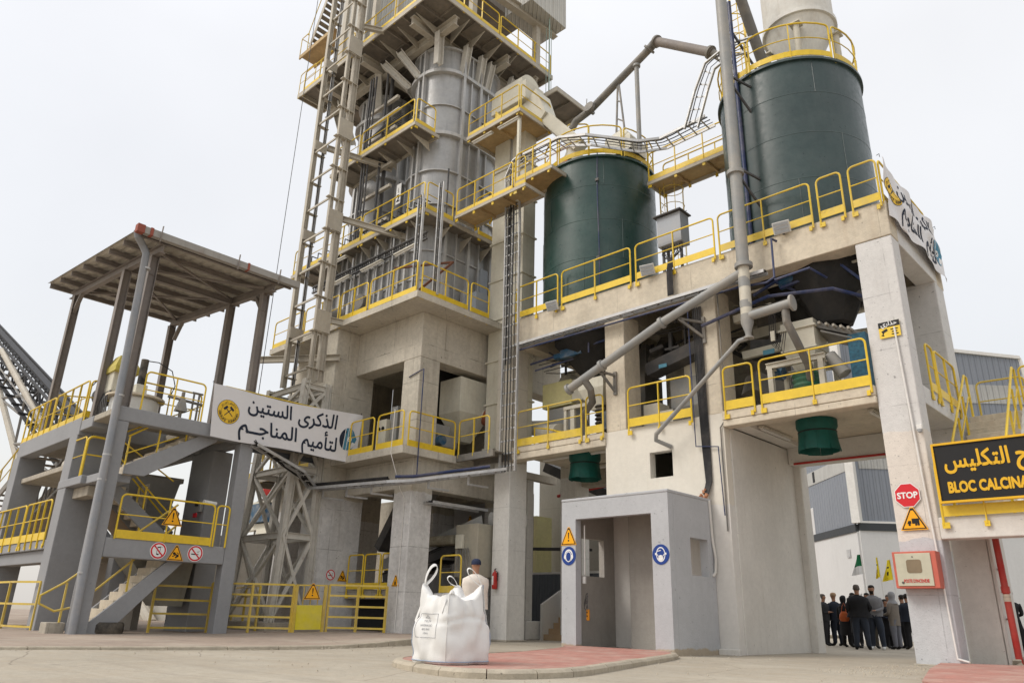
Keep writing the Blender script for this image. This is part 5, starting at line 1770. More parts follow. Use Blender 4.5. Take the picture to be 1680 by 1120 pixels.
# ================================================================ LEFT STRUCTURE
S = thing('crusher_building', 'grey painted two storey concrete frame with stairs and an open roofed top deck', 'building', (-22, 8, 0))
XL = -19.8
YF = 6.41
G = grey_paint


def cb(*a, name='beam', mat=G, bev=0.02):
    return beam_box(*a, name, mat, S, bev)


cb(XL - 0.35, XL, YF, YF + 0.36, -0.02, 5.03, name='column')
cb(XL - 0.35, XL, 9.8, 10.18, -0.02, 5.03, name='column')
cb(-23.05, -22.42, YF, YF + 0.75, -0.02, 5.03, name='column')
cb(-28.3, -27.6, YF, YF + 0.75, -0.02, 5.03, name='column')
cb(-22.8, -21.4, 9.8, 10.4, -0.02, 5.03, name='column')
cb(-28.3, -27.6, 9.8, 10.5, -0.02, 5.03, name='column')
cb(-22.9, -22.5, 8.0, 8.4, -0.02, 2.2, name='column')
# upper level
cb(XL - 0.30, XL, YF, 10.2, 5.035, 5.4, name='edge_beam')
cb(-28.0, -22.35, YF, YF + 0.36, 5.0, 5.5, name='edge_beam')
cb(-22.65, -22.35, YF + 0.363, 10.2, 5.02, 5.5, name='edge_beam')
cb(-28.0, -20.15, 9.85, 10.2, 5.04, 5.4, name='edge_beam')
cb(-28.0, -22.7, YF + 0.365, 9.84, 5.2, 5.42, name='upper_slab', mat=conc_dark)
cb(-22.34, XL - 0.305, 8.7, 9.84, 5.2, 5.39, name='upper_slab', mat=conc_dark)
cb(-21.4, XL - 0.31, YF + 0.01, 8.7, 5.22, 5.38, name='upper_slab', mat=conc_dark)
cb(-22.33, -21.45, YF + 0.01, 7.0, 5.1, 5.39, name='upper_slab', mat=G)
# middle landing slabs
cb(XL - 0.30, XL + 0.004, YF + 0.362, 9.795, 1.76, 2.21, name='edge_beam')
cb(-22.4, XL - 0.305, 9.0, 9.79, 2.0, 2.2, name='landing_slab', mat=conc_dark)
cb(-21.3, XL - 0.305, 6.8, 9.0, 2.02, 2.2, name='landing_slab', mat=conc_dark)
cb(-28.6, -23.06, YF, YF + 0.4, 2.03, 2.28, name='edge_beam')
cb(-28.6, -23.06, YF + 0.1, YF + 0.5, 1.7, 2.027, name='edge_beam')
cb(-28.6, -23.06, YF + 0.5, 9.8, 2.0, 2.25, name='landing_slab', mat=conc_dark)
cb(-23.04, -21.28, YF - 0.02, 7.6, 3.58, 3.80, name='landing_slab')
cb(-21.27, XL - 0.36, YF + 0.1, 7.2, 3.58, 3.79, name='landing_slab')
cb(-22.4, -21.3, YF + 0.2, 6.95, 3.3, 3.575, name='edge_beam', mat=conc_dark)
cb(-27.6, -23.1, 6.6, 9.8, 4.2, 4.35, name='inner_slab', mat=conc_dark)
# low block walls behind
beam_box(-27.5, -23.1, 9.0, 9.2, 0, 1.9, 'block_wall', material('block_wall_plaster', (0.36, 0.335, 0.30), 0.92, 0.12, streak=0.4, board=0.3), S, 0)


def stair(y0, z0, y1, z1, x0, x1, n, nm):
    st = thing('concrete_stair', nm, 'stairs', (x0, y0, z0), 'concrete stairs of the grey building')
    m = MB()
    for i in range(n):
        fa, fb = i / n, (i + 1) / n
        ya, yb_ = y0 + (y1 - y0) * fa, y0 + (y1 - y0) * fb
        m.box(x0, x1, min(ya, yb_), max(ya, yb_), z0 + (z1 - z0) * fa - 0.03, z0 + (z1 - z0) * fb)
    m.build('steps', conc_orange, st, bevel=0.01)
    d = (z1 - z0) / n
    for xs_ in (x1, x0 - 0.1):
        MB().plate([(xs_, y0, z0 - 0.02), (xs_, y0, z0 + 0.2), (xs_, y1, z1 - 0.02), (xs_, y1, z1 - 0.40), (xs_, y0 + (y1 - y0) * 0.22, z0 - 0.02)], (1, 0, 0), 0.1).build('stringer', G, st, bevel=0.01)
    m = MB()
    return st


stair(6.75, 0.0, 8.85, 2.2, -20.95, -20.1, 11, 'lower grey concrete stair rising to the signed landing behind the downpipe column')
stair(6.95, 3.8, 9.2, 5.38, -20.95, -20.1, 9, 'upper grey concrete stair rising to the roofed deck above the landing')
stair(8.9, 2.2, 7.1, 3.8, -22.1, -21.2, 9, 'hidden middle concrete stair turning back behind the landing rail')
beam_box(-20.6, XL - 0.36, 6.0, 6.4, -0.02, 0.28, 'start_step', conc_dark, S, 0.02)

# handrails
rail([(XL + 0.02, 6.95, 2.21), (XL + 0.02, 9.35, 2.21)], 'yellow guard rail on the signed landing of the grey building, carrying a warning triangle', posts=1, toe=0.2, drop=0.02, brackets=False)
rail([(XL + 0.02, 9.42, 2.21), (XL + 0.02, 9.76, 2.21)], 'narrow yellow rail piece on the signed landing beside the right column', posts=0, toe=0.0, drop=0.02, rad=0.1, brackets=False)
rail([(-28.6, YF - 0.02, 2.28), (-25.4, YF - 0.02, 2.28)], 'yellow guard rail on the lower left balcony, cut by the left picture edge', posts=3, toe=0.2)
rail([(-25.3, YF - 0.02, 2.28), (-23.15, YF - 0.02, 2.28)], 'yellow guard rail on the lower left balcony next to the grey column', posts=3, toe=0.2)
rail([(-27.9, YF + 0.02, 5.5), (-25.2, YF + 0.02, 5.5)], 'yellow guard rail on the upper left deck, left half, under the sheet roof', posts=4, toe=0.14, drop=0.05, brackets=False)
rail([(-25.1, YF + 0.02, 5.5), (-22.4, YF + 0.02, 5.5)], 'yellow guard rail on the upper left deck, right half, under the sheet roof', posts=3, toe=0.14, drop=0.05, brackets=False)
rail([(-22.33, YF + 0.05, 5.5), (-22.33, 7.6, 5.5)], 'yellow guard rail turning the corner of the upper left deck', posts=1, toe=0.18)
rail([(XL - 0.1, 7.0, 5.4), (XL - 0.1, 8.6, 5.4)], 'yellow guard rail on the upper deck left of the banner', posts=1, toe=0, drop=0.05)
rail([(-21.0, 7.2, 5.4), (-21.0, 9.0, 5.4)], 'yellow guard rail along the stair opening of the upper deck', posts=1, toe=0, drop=0.0)
rail([(-23.0, YF + 0.02, 3.8), (-21.6, YF + 0.02, 3.8)], 'thin yellow rail on the small projecting stair landing', posts=0, toe=0, drop=0.0, r=0.02, brackets=False)
rail([(-21.5, YF + 0.02, 3.8), (-21.5, 6.95, 3.8)], 'short orange yellow hoop rail at the end of the projecting stair landing', posts=0, toe=0, drop=0.0, rad=0.15, mat=yellow, r=0.032)
rail([(-28.2, 7.0, 5.9), (-28.2, 8.4, 6.1)], 'tall yellow hoop rail at the far left corner of the upper deck', posts=2, toe=0, h=1.4)
t = thing('stair_handrail', 'yellow handrail of the lower concrete stair with a looped end', 'handrail', (-20.1, 6.8, 0), 'stair handrails')
m = MB()
m.tube([(-20.15, 6.2, 1.15), (-20.15, 5.75, 0.85), (-20.15, 5.75, 0.68), (-20.15, 6.1, 0.52), (-20.15, 6.5, 0.62), (-20.15, 8.6, 2.72)], 0.026, 8)
m.tube([(-20.15, 6.2, 1.15), (-20.15, 8.5, 3.2)], 0.026, 8)
m.build('rail_tube', yellow_old, t)
m = MB()
m.bar((-20.15, 6.25, 0.28), (-20.15, 6.25, 1.15), 0.04).bar((-20.15, 7.6, 0.95), (-20.15, 7.6, 2.4), 0.04)
m.build('post', yellow_old, t)
t = thing('stair_handrail', 'yellow handrail of the upper concrete stair with crossed bars below', 'handrail', (-20.1, 7, 3.8), 'stair handrails')
m = MB()
m.tube([(-20.15, 6.95, 4.75), (-20.15, 7.5, 5.15), (-20.15, 9.0, 5.35)], 0.024, 8).tube([(-20.15, 6.95, 4.3), (-20.15, 8.2, 4.95)], 0.018, 6).tube([(-20.9, 6.95, 4.9), (-20.9, 9.0, 6.1)], 0.02, 6)
m.build('rail_tube', yellow, t)
m = MB()
for y, z in ((6.98, 3.8), (7.7, 4.3), (8.4, 4.8)):
    m.bar((-20.15, y, z), (-20.15, y, z + 0.95), 0.045, 0.03)
m.bar((-20.95, 7.2, 3.8), (-20.95, 8.6, 4.9), 0.04).bar((-20.95, 7.0, 4.8), (-20.95, 8.6, 3.9), 0.03)
m.build('post', yellow, t)
t = thing('stair_handrail', 'yellow diagonal handrail crossing behind the signed landing', 'handrail', (-22, 8, 2.2), 'stair handrails')
MB().tube([(-22.2, 7.2, 4.7), (-22.2, 9.0, 3.1), (-22.2, 9.4, 3.1), (-22.2, 9.4, 2.3)], 0.024, 8).tube([(-21.15, 7.0, 4.5), (-21.15, 8.9, 2.9)], 0.02, 6).bar((-21.15, 8.0, 2.5), (-21.15, 8.0, 3.7), 0.04).bar((-22.2, 8.2, 2.8), (-22.2, 8.2, 3.8), 0.04).build('rail_tube', yellow, t)

# downpipe
t = thing('downpipe', 'fat grey rain downpipe with clamps running down the front column', 'downpipe', (XL + 0.1, 6.3, 0))
MB().tube([(XL + 0.13, 6.42, 0.02), (XL + 0.1, 6.36, 5.5), (XL + 0.08, 6.3, 9.55), (XL + 0.1, 6.15, 9.75), (XL + 0.28, 5.95, 9.85), (XL + 0.3, 5.9, 10.0)], 0.095, 14).build('pipe', material('blue_grey_pvc', (0.25, 0.265, 0.29), 0.45, 0.08, dust=0.2), t)
m = MB()
for z in (1.35, 3.5, 4.1, 5.6, 9.1):
    m.tube([(XL + 0.1, 6.38, z), (XL + 0.1, 6.38, z + 0.04)], 0.105, 14)
m.build('clamp', galv, t)

# roof on steel posts
R_ = thing('canopy_roof', 'pitched sheet metal canopy on tall brown grey steel posts above the crusher deck', 'canopy', (-23, 8, 5.4))


def rz(x):
    return 10.02 + (-19.3 - x) * 0.095


for x, y in ((-20.0, 6.62), (-22.0, 6.62), (-26.4, 6.62), (-20.0, 9.95), (-22.2, 9.95), (-26.8, 9.95)):
    MB().ibeam((x, y, 5.4), (x, y, rz(x) - 0.42), 0.2, 0.22, 0.02, up=(0, 1, 0)).build('post', brownsteel, R_)
for y in (6.62, 9.95):
    MB().ibeam((-27.0, y, rz(-27.0) - 0.3), (-19.45, y, rz(-19.45) - 0.3), 0.16, 0.24).build('rafter', brownsteel, R_)
    for x in (-20.0, -26.4):
        MB().bar((x, y, rz(x) - 1.0), (x - 0.5 if x > -22 else x + 0.5, y, rz(x) - 0.42), 0.12, 0.1).build('knee_brace', brownsteel, R_)
MB().ibeam((-22.1, 6.6, rz(-22.1) - 0.32), (-22.1, 9.95, rz(-22.1) - 0.32), 0.14, 0.2).build('tie_beam', brownsteel, R_)
for i in range(8):
    x = -27.2 + i * 1.1
    MB().ibeam((x, 5.95, rz(x) - 0.10), (x, 10.5, rz(x) - 0.10), 0.09, 0.15, 0.012).build('purlin', brownsteel, R_)
m = MB().bar((-26.4, 6.7, rz(-26.4) - 0.25), (-22.1, 9.9, rz(-22.1) - 0.25), 0.06).bar((-26.4, 9.9, rz(-26.4) - 0.25), (-22.1, 6.7, rz(-22.1) - 0.25), 0.06)
m.bar((-22.1, 9.9, rz(-22.1) - 0.25), (-20.0, 6.7, rz(-20) - 0.25), 0.06).bar((-22.1, 6.7, rz(-22.1) - 0.25), (-20.0, 9.9, rz(-20) - 0.25), 0.06)
m.build('cross_brace', brownsteel, R_)
m = MB()
ys = []
y = 5.9
vs, fs = [], []
k = 0
while y < 10.56:
    for dy, dz in ((0, 0), (0.05, 0.035), (0.10, 0.035), (0.15, 0)):
        vs += [(-27.4, y + dy, rz(-27.4) + dz), (-19.35, y + dy, rz(-19.35) + dz), (-27.4, y + dy, rz(-27.4) + dz + 0.006), (-19.35, y + dy, rz(-19.35) + dz + 0.006)]
    y += 0.3
n_ = len(vs) // 4
for i in range(n_ - 1):
    fs.append((4 * i, 4 * i + 1, 4 * i + 5, 4 * i + 4))
    fs.append((4 * i + 2, 4 * i + 6, 4 * i + 7, 4 * i + 3))
m.add(vs, fs).build('roof_sheet', roof_sheet, R_)
MB().bar((-19.28, 5.8, 9.96), (-19.28, 10.6, 9.96), 0.17, 0.2).build('gutter', material('gutter_steel', (0.33, 0.315, 0.29), 0.6, 0.1, rust=0.25, streak=0.4), R_, bevel=0.01)
MB().bar((-19.27, 5.79, 9.96), (-19.27, 5.98, 9.96), 0.19, 0.22).bar((-19.27, 6.12, 9.96), (-19.27, 6.2, 9.96), 0.19, 0.22).bar((-19.27, 8.9, 9.96), (-19.27, 8.96, 9.96), 0.19, 0.22).build('red_patch', material('faded_red_paint', (0.32, 0.09, 0.06), 0.7, 0.2, rust=0.3), R_)
m = MB()
for y in (6.4, 8.6, 9.9):
    m.bar((-19.17, y, 9.75), (-19.14, y, 10.2), 0.05, 0.02)
m.build('gutter_strap', brownsteel, R_)

# machine on the top deck
t = thing('cone_crusher', 'cream and yellow crusher with a black hydraulic cylinder standing on the deck under the canopy', 'crusher', (-21.4, 7.3, 5.4))
MB().lathe(-21.4, 7.35, [(0.62, 5.4), (0.62, 5.95), (0.55, 6.02)], 32).build('base_drum', lampbody, t)
MB().tube([(-21.4, 7.35, 6.0), (-21.4, 7.35, 6.05)], 0.75, 32).build('drum_rim', conc_orange, t)
MB().box(-22.1, -21.5, 6.7, 7.2, 6.15, 6.75).build('machine_body', cream_eq, t, bevel=0.04)
MB().prism([(-22.2, 6.65), (-21.3, 6.65), (-21.3, 7.3), (-22.2, 7.3)], 6.7, 6.85).add([(-22.2, 6.65, 6.85), (-21.3, 6.65, 6.85), (-21.3, 7.3, 6.85), (-22.2, 7.3, 6.85), (-21.95, 6.8, 7.2), (-21.55, 6.8, 7.2), (-21.55, 7.15, 7.2), (-21.95, 7.15, 7.2)],
      [(0, 1, 5, 4), (1, 2, 6, 5), (2, 3, 7, 6), (3, 0, 4, 7), (4, 5, 6, 7)]).build('yellow_hood', material('dull_yellow_paint', (0.5, 0.42, 0.08), 0.6, 0.15, dust=0.3), t)
MB().tube([(-20.95, 7.25, 6.3), (-20.95, 7.25, 7.05)], 0.1, 14).build('hydraulic_cylinder', rubber, t)
MB().box(-21.1, -20.8, 7.1, 7.4, 6.02, 6.32).build('cylinder_base', cream_eq, t, bevel=0.02)
MB().tube([(-20.95, 7.27, 7.03), (-20.9, 7.6, 7.05), (-20.9, 8.0, 6.9), (-20.9, 8.15, 6.5), (-20.9, 8.05, 6.1)], 0.014, 6).tube([(-22.0, 6.7, 6.5), (-22.3, 6.6, 6.6), (-22.6, 6.55, 6.45), (-22.65, 6.5, 6.1)], 0.016, 6).build('hydraulic_hose', cable_m, t)
MB().tube([(-22.7, 6.9, 6.2), (-22.45, 6.9, 6.2)], 0.28, 20).build('flywheel', darksteel, t)
m = MB()
for i in range(6):
    a = i * 1.05
    m.tube([(-22.0 + .12 * i, 6.66, 5.5), (-22.0 + .12 * i, 6.62, 5.75 + .05 * i), (-21.95 + .1 * i, 6.7, 6.15)], 0.02, 5)
m.build('pipework', darksteel, t)
t = thing('valve_group', 'small grey valve and pipe group on the deck between crusher and banner', 'valves', (-20.6, 8.4, 5.4))
m = MB()
m.tube([(-20.6, 7.9, 6.1), (-20.6, 8.9, 6.05)], 0.04, 8).tube([(-20.6, 8.3, 5.4), (-20.6, 8.3, 6.3)], 0.05, 8).tube([(-20.6, 8.6, 5.4), (-20.6, 8.6, 6.35)], 0.03, 8).tube([(-20.6, 8.75, 5.4), (-20.6, 8.75, 6.35)], 0.03, 8).tube([(-20.6, 8.55, 6.35), (-20.6, 8.85, 6.35)], 0.03, 8)
m.build('pipe', dark_pipe, t)
MB().add([(-20.7, 8.15, 5.75), (-20.5, 8.15, 5.75), (-20.5, 8.45, 5.75), (-20.7, 8.45, 5.75), (-20.65, 8.25, 6.15), (-20.55, 8.25, 6.15), (-20.55, 8.35, 6.15), (-20.65, 8.35, 6.15)],
         [(0, 1, 5, 4), (1, 2, 6, 5), (2, 3, 7, 6), (3, 0, 4, 7), (4, 5, 6, 7)]).build('valve_body', grey_steel, t)

# hopper and chute between the floors of the left structure
t = thing('discharge_hopper', 'grey sheet steel hopper under the landing of the grey building', 'hopper', (-21.8, 8.8, 1.6))
MB().add([(-22.4, 7.9, 1.95), (-21.3, 7.9, 1.95), (-21.3, 9.7, 1.95), (-22.4, 9.7, 1.95), (-22.3, 9.0, 0.7), (-21.4, 9.0, 0.7), (-21.4, 9.6, 0.7), (-22.3, 9.6, 0.7)],
         [(0, 1, 5, 4), (1, 2, 6, 5), (2, 3, 7, 6), (3, 0, 4, 7), (4, 5, 6, 7)]).build('hopper_shell', material('greenish_grey_steel', (0.27, 0.27, 0.24), 0.7, 0.15, dust=0.3, streak=0.3), t)
t = thing('steel_bin', 'flat sided grey steel bin visible through the landing rail', 'bin', (-23.5, 8.6, 2.3))
MB().add([(-24.2, 8.0, 4.2), (-22.6, 8.0, 4.2), (-22.6, 9.5, 4.2), (-24.2, 9.5, 4.2), (-23.9, 8.4, 2.3), (-22.8, 8.4, 2.3), (-22.8, 9.2, 2.3), (-23.9, 9.2, 2.3)],
         [(0, 1, 5, 4), (1, 2, 6, 5), (2, 3, 7, 6), (3, 0, 4, 7), (4, 5, 6, 7)]).build('bin_shell', material('bin_steel', (0.24, 0.235, 0.22), 0.75, 0.15, rust=0.3), t)
MB().box(-23.0, -21.9, 8.35, 8.36, 3.0, 3.9).build('plate', conc_dark, t)
t = thing('wooden_board', 'weathered brown board leaning behind the landing rail', 'board', (-21.6, 7.5, 2.5))
MB().plate([(-21.6, 7.0, 3.4), (-21.6, 8.3, 2.25), (-21.6, 7.7, 2.25), (-21.6, 6.95, 2.95)], (1, 0, 0), 0.05).build('board_panel', material('weathered_wood', (0.25, 0.18, 0.12), 0.85, 0.25, streak=0.4), t)
t = thing('old_tyre', 'old black tyre lying under the lower concrete stair', 'tyre', (-20.5, 7.35, 0))
MB().lathe(-20.35, 7.3, [(0.2, 0.03), (0.42, 0.02), (0.46, 0.08), (0.46, 0.24), (0.42, 0.3), (0.2, 0.29), (0.22, 0.16)], 24).build('tyre_ring', rubber, t)
t = thing('switch_box', 'grey switch box with red push buttons on the rear dark column', 'switch box', (-21.35, 9.78, 3.4))
MB().box(-21.75, -21.5, 9.7, 9.79, 3.25, 3.6).build('box_body', grey_steel, t, bevel=0.01)
MB().box(-21.8, -21.62, 9.66, 9.7, 3.1, 3.22).build('red_button', s_red, t)
MB().box(-21.78, -21.62, 9.66, 9.7, 3.42, 3.56).build('black_button', s_blk, t)
t = thing('wall_lamp', 'small round white lamp on the end of the landing rail', 'lamp', (XL - 0.05, 9.2, 3.3))
MB().tube([(XL - 0.1, 9.05, 3.32), (XL - 0.1, 9.4, 3.3)], 0.06, 12).build('lamp_body', lampbody, t)

# cable tray from the left structure to the tower
tray([(-19.6, 10.1, 5.0), (-20.0, 11.9, 4.55), (-20.6, 12.75, 4.2)], 0.28, 'cable tray with sagging black cables crossing from the grey building to the kiln tower', cables=4)
tray([(-20.6, 12.75, 4.2), (-17.3, 13.2, 4.15), (-16.95, 13.6, 4.2), (-15.5, 15.2, 4.55), (-15.15, 15.65, 4.65)], 0.4, 'low cable tray wrapping around the tower columns towards the silo building', cables=5)
tray([(-16.9, 14.3, 3.7), (-16.9, 16.5, 3.7)], 0.4, 'second low cable tray under the tower deck beside the silo building', cables=3)

t = thing('cable_bundle', 'bundle of sagging black cables hanging from below the banner to the tower columns', 'cables', (-19.6, 10.1, 5.0))
m = MB()
for k in range(7):
    P = []
    for i in range(13):
        f = i / 12
        if f < 0.5:
            p = Vector((-19.6, 10.1, 5.08)).lerp(Vector((-20.55, 12.7, 4.3)), f * 2)
        else:
            p = Vector((-20.55, 12.7, 4.3)).lerp(Vector((-17.4, 13.15, 4.26)), f * 2 - 1)
        P.append(p + Vector((0.03 * math.cos(k * 2.1), 0.03 * math.sin(k * 1.3), 0.03 * (k % 3) - 0.10 * math.sin(math.pi * min(1, f * 2)) * (0.4 + 0.15 * (k % 4)) * (1 if f < 0.5 else 0))))
    m.tube(P, 0.017, 6)
m.build('cable', cable_m, t)
m = MB()
for x, y, z in ((-20.3, 12.93, 4.15), (-19.3, 13.1, 4.13), (-18.2, 13.2, 4.13), (-16.6, 14.0, 4.25), (-15.9, 14.9, 4.4)):
    m.bar((x, y, z - 0.22), (x, y, z + 0.12), 0.05).bar((x, y, z - 0.2), (x + 0.1, y + 0.7, z - 0.2), 0.05)
m.build('bracket', galv, t)
t = thing('navy_pipe', 'dark navy pipe lying on the low cable tray near the cable ladder foot', 'pipe', (-16.9, 13.7, 4.35))
MB().tube([(-17.2, 13.25, 4.32), (-16.85, 13.65, 4.35), (-15.4, 15.25, 4.72)], 0.045, 10).build('pipe', bluep, t)
t = thing('plumb_cable', 'thin pale cable hanging down the front of the corner tower column', 'cable', (-17.3, 13.8, 0.2))
MB().tube([(-17.32, 13.15, 6.3), (-17.32, 13.12, 5.0), (-17.36, 13.6, 4.0), (-17.4, 13.8, 3.8), (-17.42, 13.8, 0.2)], 0.012, 5).build('cable', white_p, t)
t = thing('blue_vertical_pipe', 'thin navy pipe rising past the lower tower deck beside the corner column', 'pipe', (-16.95, 13.6, 4.4))
MB().tube([(-16.85, 13.75, 4.4), (-16.85, 13.75, 7.6), (-17.1, 13.8, 7.6), (-17.6, 13.8, 7.5)], 0.018, 6).build('pipe', bluep, t)

# ================================================================ FENCES
def bar_fence(pts, label, h=1.2, z=0.1, nrails=5, sp=2.0):
    t = thing('bar_fence', label, 'fence', (*pts[0], z), 'yellow bar fences')
    P = [Vector((p[0], p[1], z)) for p in pts]
    for k in range(nrails):
        zz = h - k * (h - 0.12) / (nrails - 1)
        m = MB()
        for a, b in zip(P, P[1:]):
            m.bar(a + Vector((0, 0, zz)), b + Vector((0, 0, zz)), 0.035, 0.05)
        m.build('rail_bar', yellow_old, t)
    L_ = sum((b - a).length for a, b in zip(P, P[1:]))
    n = max(1, round(L_ / sp))
    for i in range(n + 1):
        p = lerp_path(P, i / n)
        MB().bar(p - Vector((0, 0, .1)), p + Vector((0, 0, h)), 0.055, 0.055).build('post', yellow_old, t)
    return t


yellow_old = yellow_old
bar_fence([(-20.6, 10.0), (-19.2, 11.2), (-18.95, 11.5)], 'yellow bar fence between the grey column and the gate', z=0.1, sp=1.2, h=1.22)
t = thing('yellow_gate', 'yellow gate with a solid lower sheet panel and a warning triangle on top', 'gate', (-18.9, 11.6, 0.1))
ga, gb = Vector((-18.9, 11.55, 0.12)), Vector((-18.65, 12.3, 0.14))
d_ = (gb - ga).normalized()
MB().bar(ga, ga + Vector((0, 0, 1.22)), 0.07).bar(gb, gb + Vector((0, 0, 1.22)), 0.07).build('gate_post', yellow_old, t)
MB().bar(ga + Vector((0, 0, 0.38)) + d_ * 0.05, gb + Vector((0, 0, 0.38)) - d_ * 0.05, 0.02, 0.62).build('sheet_panel', material('bright_yellow_sheet', (0.66, 0.55, 0.03), 0.5, 0.1, dust=0.2), t)
m = MB().bar(ga + Vector((0, 0, 1.2)), gb + Vector((0, 0, 1.2)), 0.03, 0.04)
for f in (0.25, 0.5, 0.75):
    p = ga.lerp(gb, f)
    m.bar(p + Vector((0, 0, 0.7)), p + Vector((0, 0, 1.2)), 0.02)
m.build('gate_bars', yellow_old, t)
bar_fence([(-18.62, 12.4), (-18.1, 13.0), (-17.55, 13.55)], 'yellow bar fence from the gate to the kiln tower corner column', z=0.14, sp=1.0, h=1.22)
bar_fence([(-20.9, 8.6), (-20.7, 10.4)], 'yellow bar fence behind the lower concrete stair', z=0.05, sp=1.7, nrails=4, h=1.15)
bar_fence([(-27.0, 6.35), (-25.2, 6.1), (-23.7, 6.1), (-22.6, 6.4)], 'curved yellow bar fence at the far left foot of the grey building', z=0.0, sp=1.4, nrails=3, h=1.2)
bar_fence([(-25.5, 12.8), (-20.4, 11.3)], 'farther yellow bar fence seen through the lattice tower', z=0.1, sp=1.6, nrails=5, h=1.2)

# ================================================================ FACADE PIPES
t = thing('tall_conveying_pipe', 'tall grey vertical pipe with flanges running past both decks and ending in a cone', 'pipe', (-7.35, 15.6, 7))
MB().tube([(-7.28, 15.6, 18.1), (-7.3, 15.6, 13.0), (-7.33, 15.6, 8.74)], 0.15, 18).build('pipe', grey_steel, t)
MB().tube([(-7.33, 15.6, 8.72), (-7.35, 15.6, 7.45)], 0.135, 18).build('cream_section', cream_pipe, t)
MB().tube([(-7.34, 15.6, 8.4), (-7.34, 15.6, 8.15)], 0.139, 18).tube([(-7.35, 15.6, 7.8), (-7.35, 15.6, 7.62)], 0.139, 18).build('grey_bands', grey_steel, t)
MB().tube([(-7.35, 15.6, 7.45), (-7.35, 15.6, 7.25), (-7.35, 15.6, 7.0), (-7.35, 15.6, 6.9)], 0.15, 16, rs=[0.145, 0.15, 0.07, 0.07]).tube([(-7.35, 15.6, 6.9), (-7.35, 15.6, 6.86)], 0.12, 14).build('bottom_cone', grey_steel, t)
m = MB()
for z in (8.72, 11.3, 18.0):
    m.tube([(-7.32, 15.6, z - 0.05), (-7.32, 15.6, z + 0.05)], 0.215, 18)
m.build('flange', grey_steel, t)
MB().tube([(-7.35, 15.6, 7.4), (-6.25, 15.55, 7.44)], 0.11, 16).tube([(-6.25, 15.55, 7.44), (-6.2, 15.55, 7.44)], 0.19, 16).build('side_branch', grey_steel, t)
MB().tube([(-7.28, 15.6, 18.0), (-7.2, 15.65, 18.2), (-7.05, 15.9, 18.0), (-6.9, 17.2, 15.2)], 0.15, 16).build('return_elbow', dark_pipe, t)
for z in (11.35, 14.2):
    MB().bar((-7.3, 15.62, z), (-7.0, 16.25, z - 0.9), 0.05).bar((-7.3, 15.62, z + 0.15), (-6.95, 16.2, z - 0.1), 0.05).build('strut', darksteel, t)
t = thing('diagonal_pipe', 'long grey pipe sloping down left from the tall pipe across the cream piers', 'pipe', (-10, 15.6, 7.5))
MB().tube([(-7.4, 15.6, 8.55), (-9.68, 15.6, 7.83)], 0.115, 16).tube([(-9.68, 15.6, 7.83), (-12.75, 15.6, 6.62)], 0.115, 16).build('pipe', grey_steel, t)
m = MB()
for p, q in (((-9.62, 15.6, 7.85), (-9.7, 15.6, 7.82)), ((-11.55, 15.6, 7.1), (-11.63, 15.6, 7.07)), ((-12.7, 15.6, 6.64), (-12.78, 15.6, 6.61))):
    m.tube([p, q], 0.16, 16)
m.build('flange', grey_steel, t)
MB().bar((-9.2, 15.65, 7.85), (-8.75, 16.05, 7.35), 0.06).bar((-9.2, 15.65, 7.85), (-8.75, 16.05, 7.75), 0.06).box(-8.8, -8.7, 16.04, 16.09, 7.2, 7.9).build('bracket', dark_pipe, t)
MB().bar((-11.7, 15.65, 6.95), (-11.5, 16.05, 6.45), 0.06).bar((-11.7, 15.65, 6.95), (-11.5, 16.05, 6.9), 0.06).box(-11.55, -11.45, 16.04, 16.09, 6.35, 7.0).build('bracket', dark_pipe, t)
MB().tube([(-12.2, 15.6, 6.8), (-12.1, 15.75, 6.55), (-12.3, 16.1, 6.3), (-12.9, 16.4, 6.05), (-13.0, 16.8, 5.7)], 0.1, 14).build('elbow', dark_pipe, t)
t = thing('thin_drain_pipe', 'thin grey drain pipe sloping from the cone down to the cream wall', 'pipe', (-9, 15.6, 5.9))
MB().tube([(-7.36, 15.6, 6.88), (-7.6, 15.6, 6.86), (-10.0, 15.65, 4.98), (-10.08, 15.75, 4.86), (-9.85, 16.08, 4.72)], 0.055, 12).build('pipe', grey_steel, t)
t = thing('drop_pipe', 'grey elbow pipe dropping from the horizontal branch into the screening machine', 'pipe', (-6.4, 15.6, 7.2))
MB().tube([(-6.42, 15.6, 7.4), (-6.42, 15.6, 7.05), (-6.38, 15.9, 6.7), (-6.35, 16.4, 6.2), (-6.5, 16.8, 5.95)], 0.09, 14).build('pipe', dark_pipe, t)
t = thing('blue_air_pipe', 'thin dark blue air pipe running along the deck beam and down beside the tall pipe', 'pipe', (-7, 15.7, 8.3))
MB().tube([(-6.62, 16.0, 9.3), (-6.68, 15.85, 9.33), (-6.7, 15.85, 8.32), (-6.9, 15.85, 8.24), (-7.6, 15.85, 8.33), (-11.4, 15.85, 8.33), (-14.9, 15.85, 8.34)], 0.03, 8).build('pipe', bluep, t)
MB().tube([(-6.7, 15.85, 8.25), (-5.9, 15.95, 8.35), (-5.7, 16.4, 8.2)], 0.03, 8).tube([(-8.7, 15.9, 7.6), (-7.0, 16.1, 8.0), (-5.6, 16.4, 7.9), (-5.1, 16.8, 7.7)], 0.045, 8).build('branch', bluep, t)
t = thing('blue_conduit', 'thin blue conduit stepping down the cream wall beside the black cables', 'conduit', (-9, 15.9, 5))
MB().tube([(-9.1, 15.95, 8.2), (-9.12, 15.98, 5.6), (-9.12, 16.0, 4.62), (-8.55, 16.03, 4.55), (-8.5, 16.03, 2.95)], 0.016, 6).build('conduit', bluep, t)
t = thing('cable_drop', 'thick flat bundle of black cables dropping down the cream wall to the hut roof', 'cables', (-8.95, 16, 3.5))
m = MB()
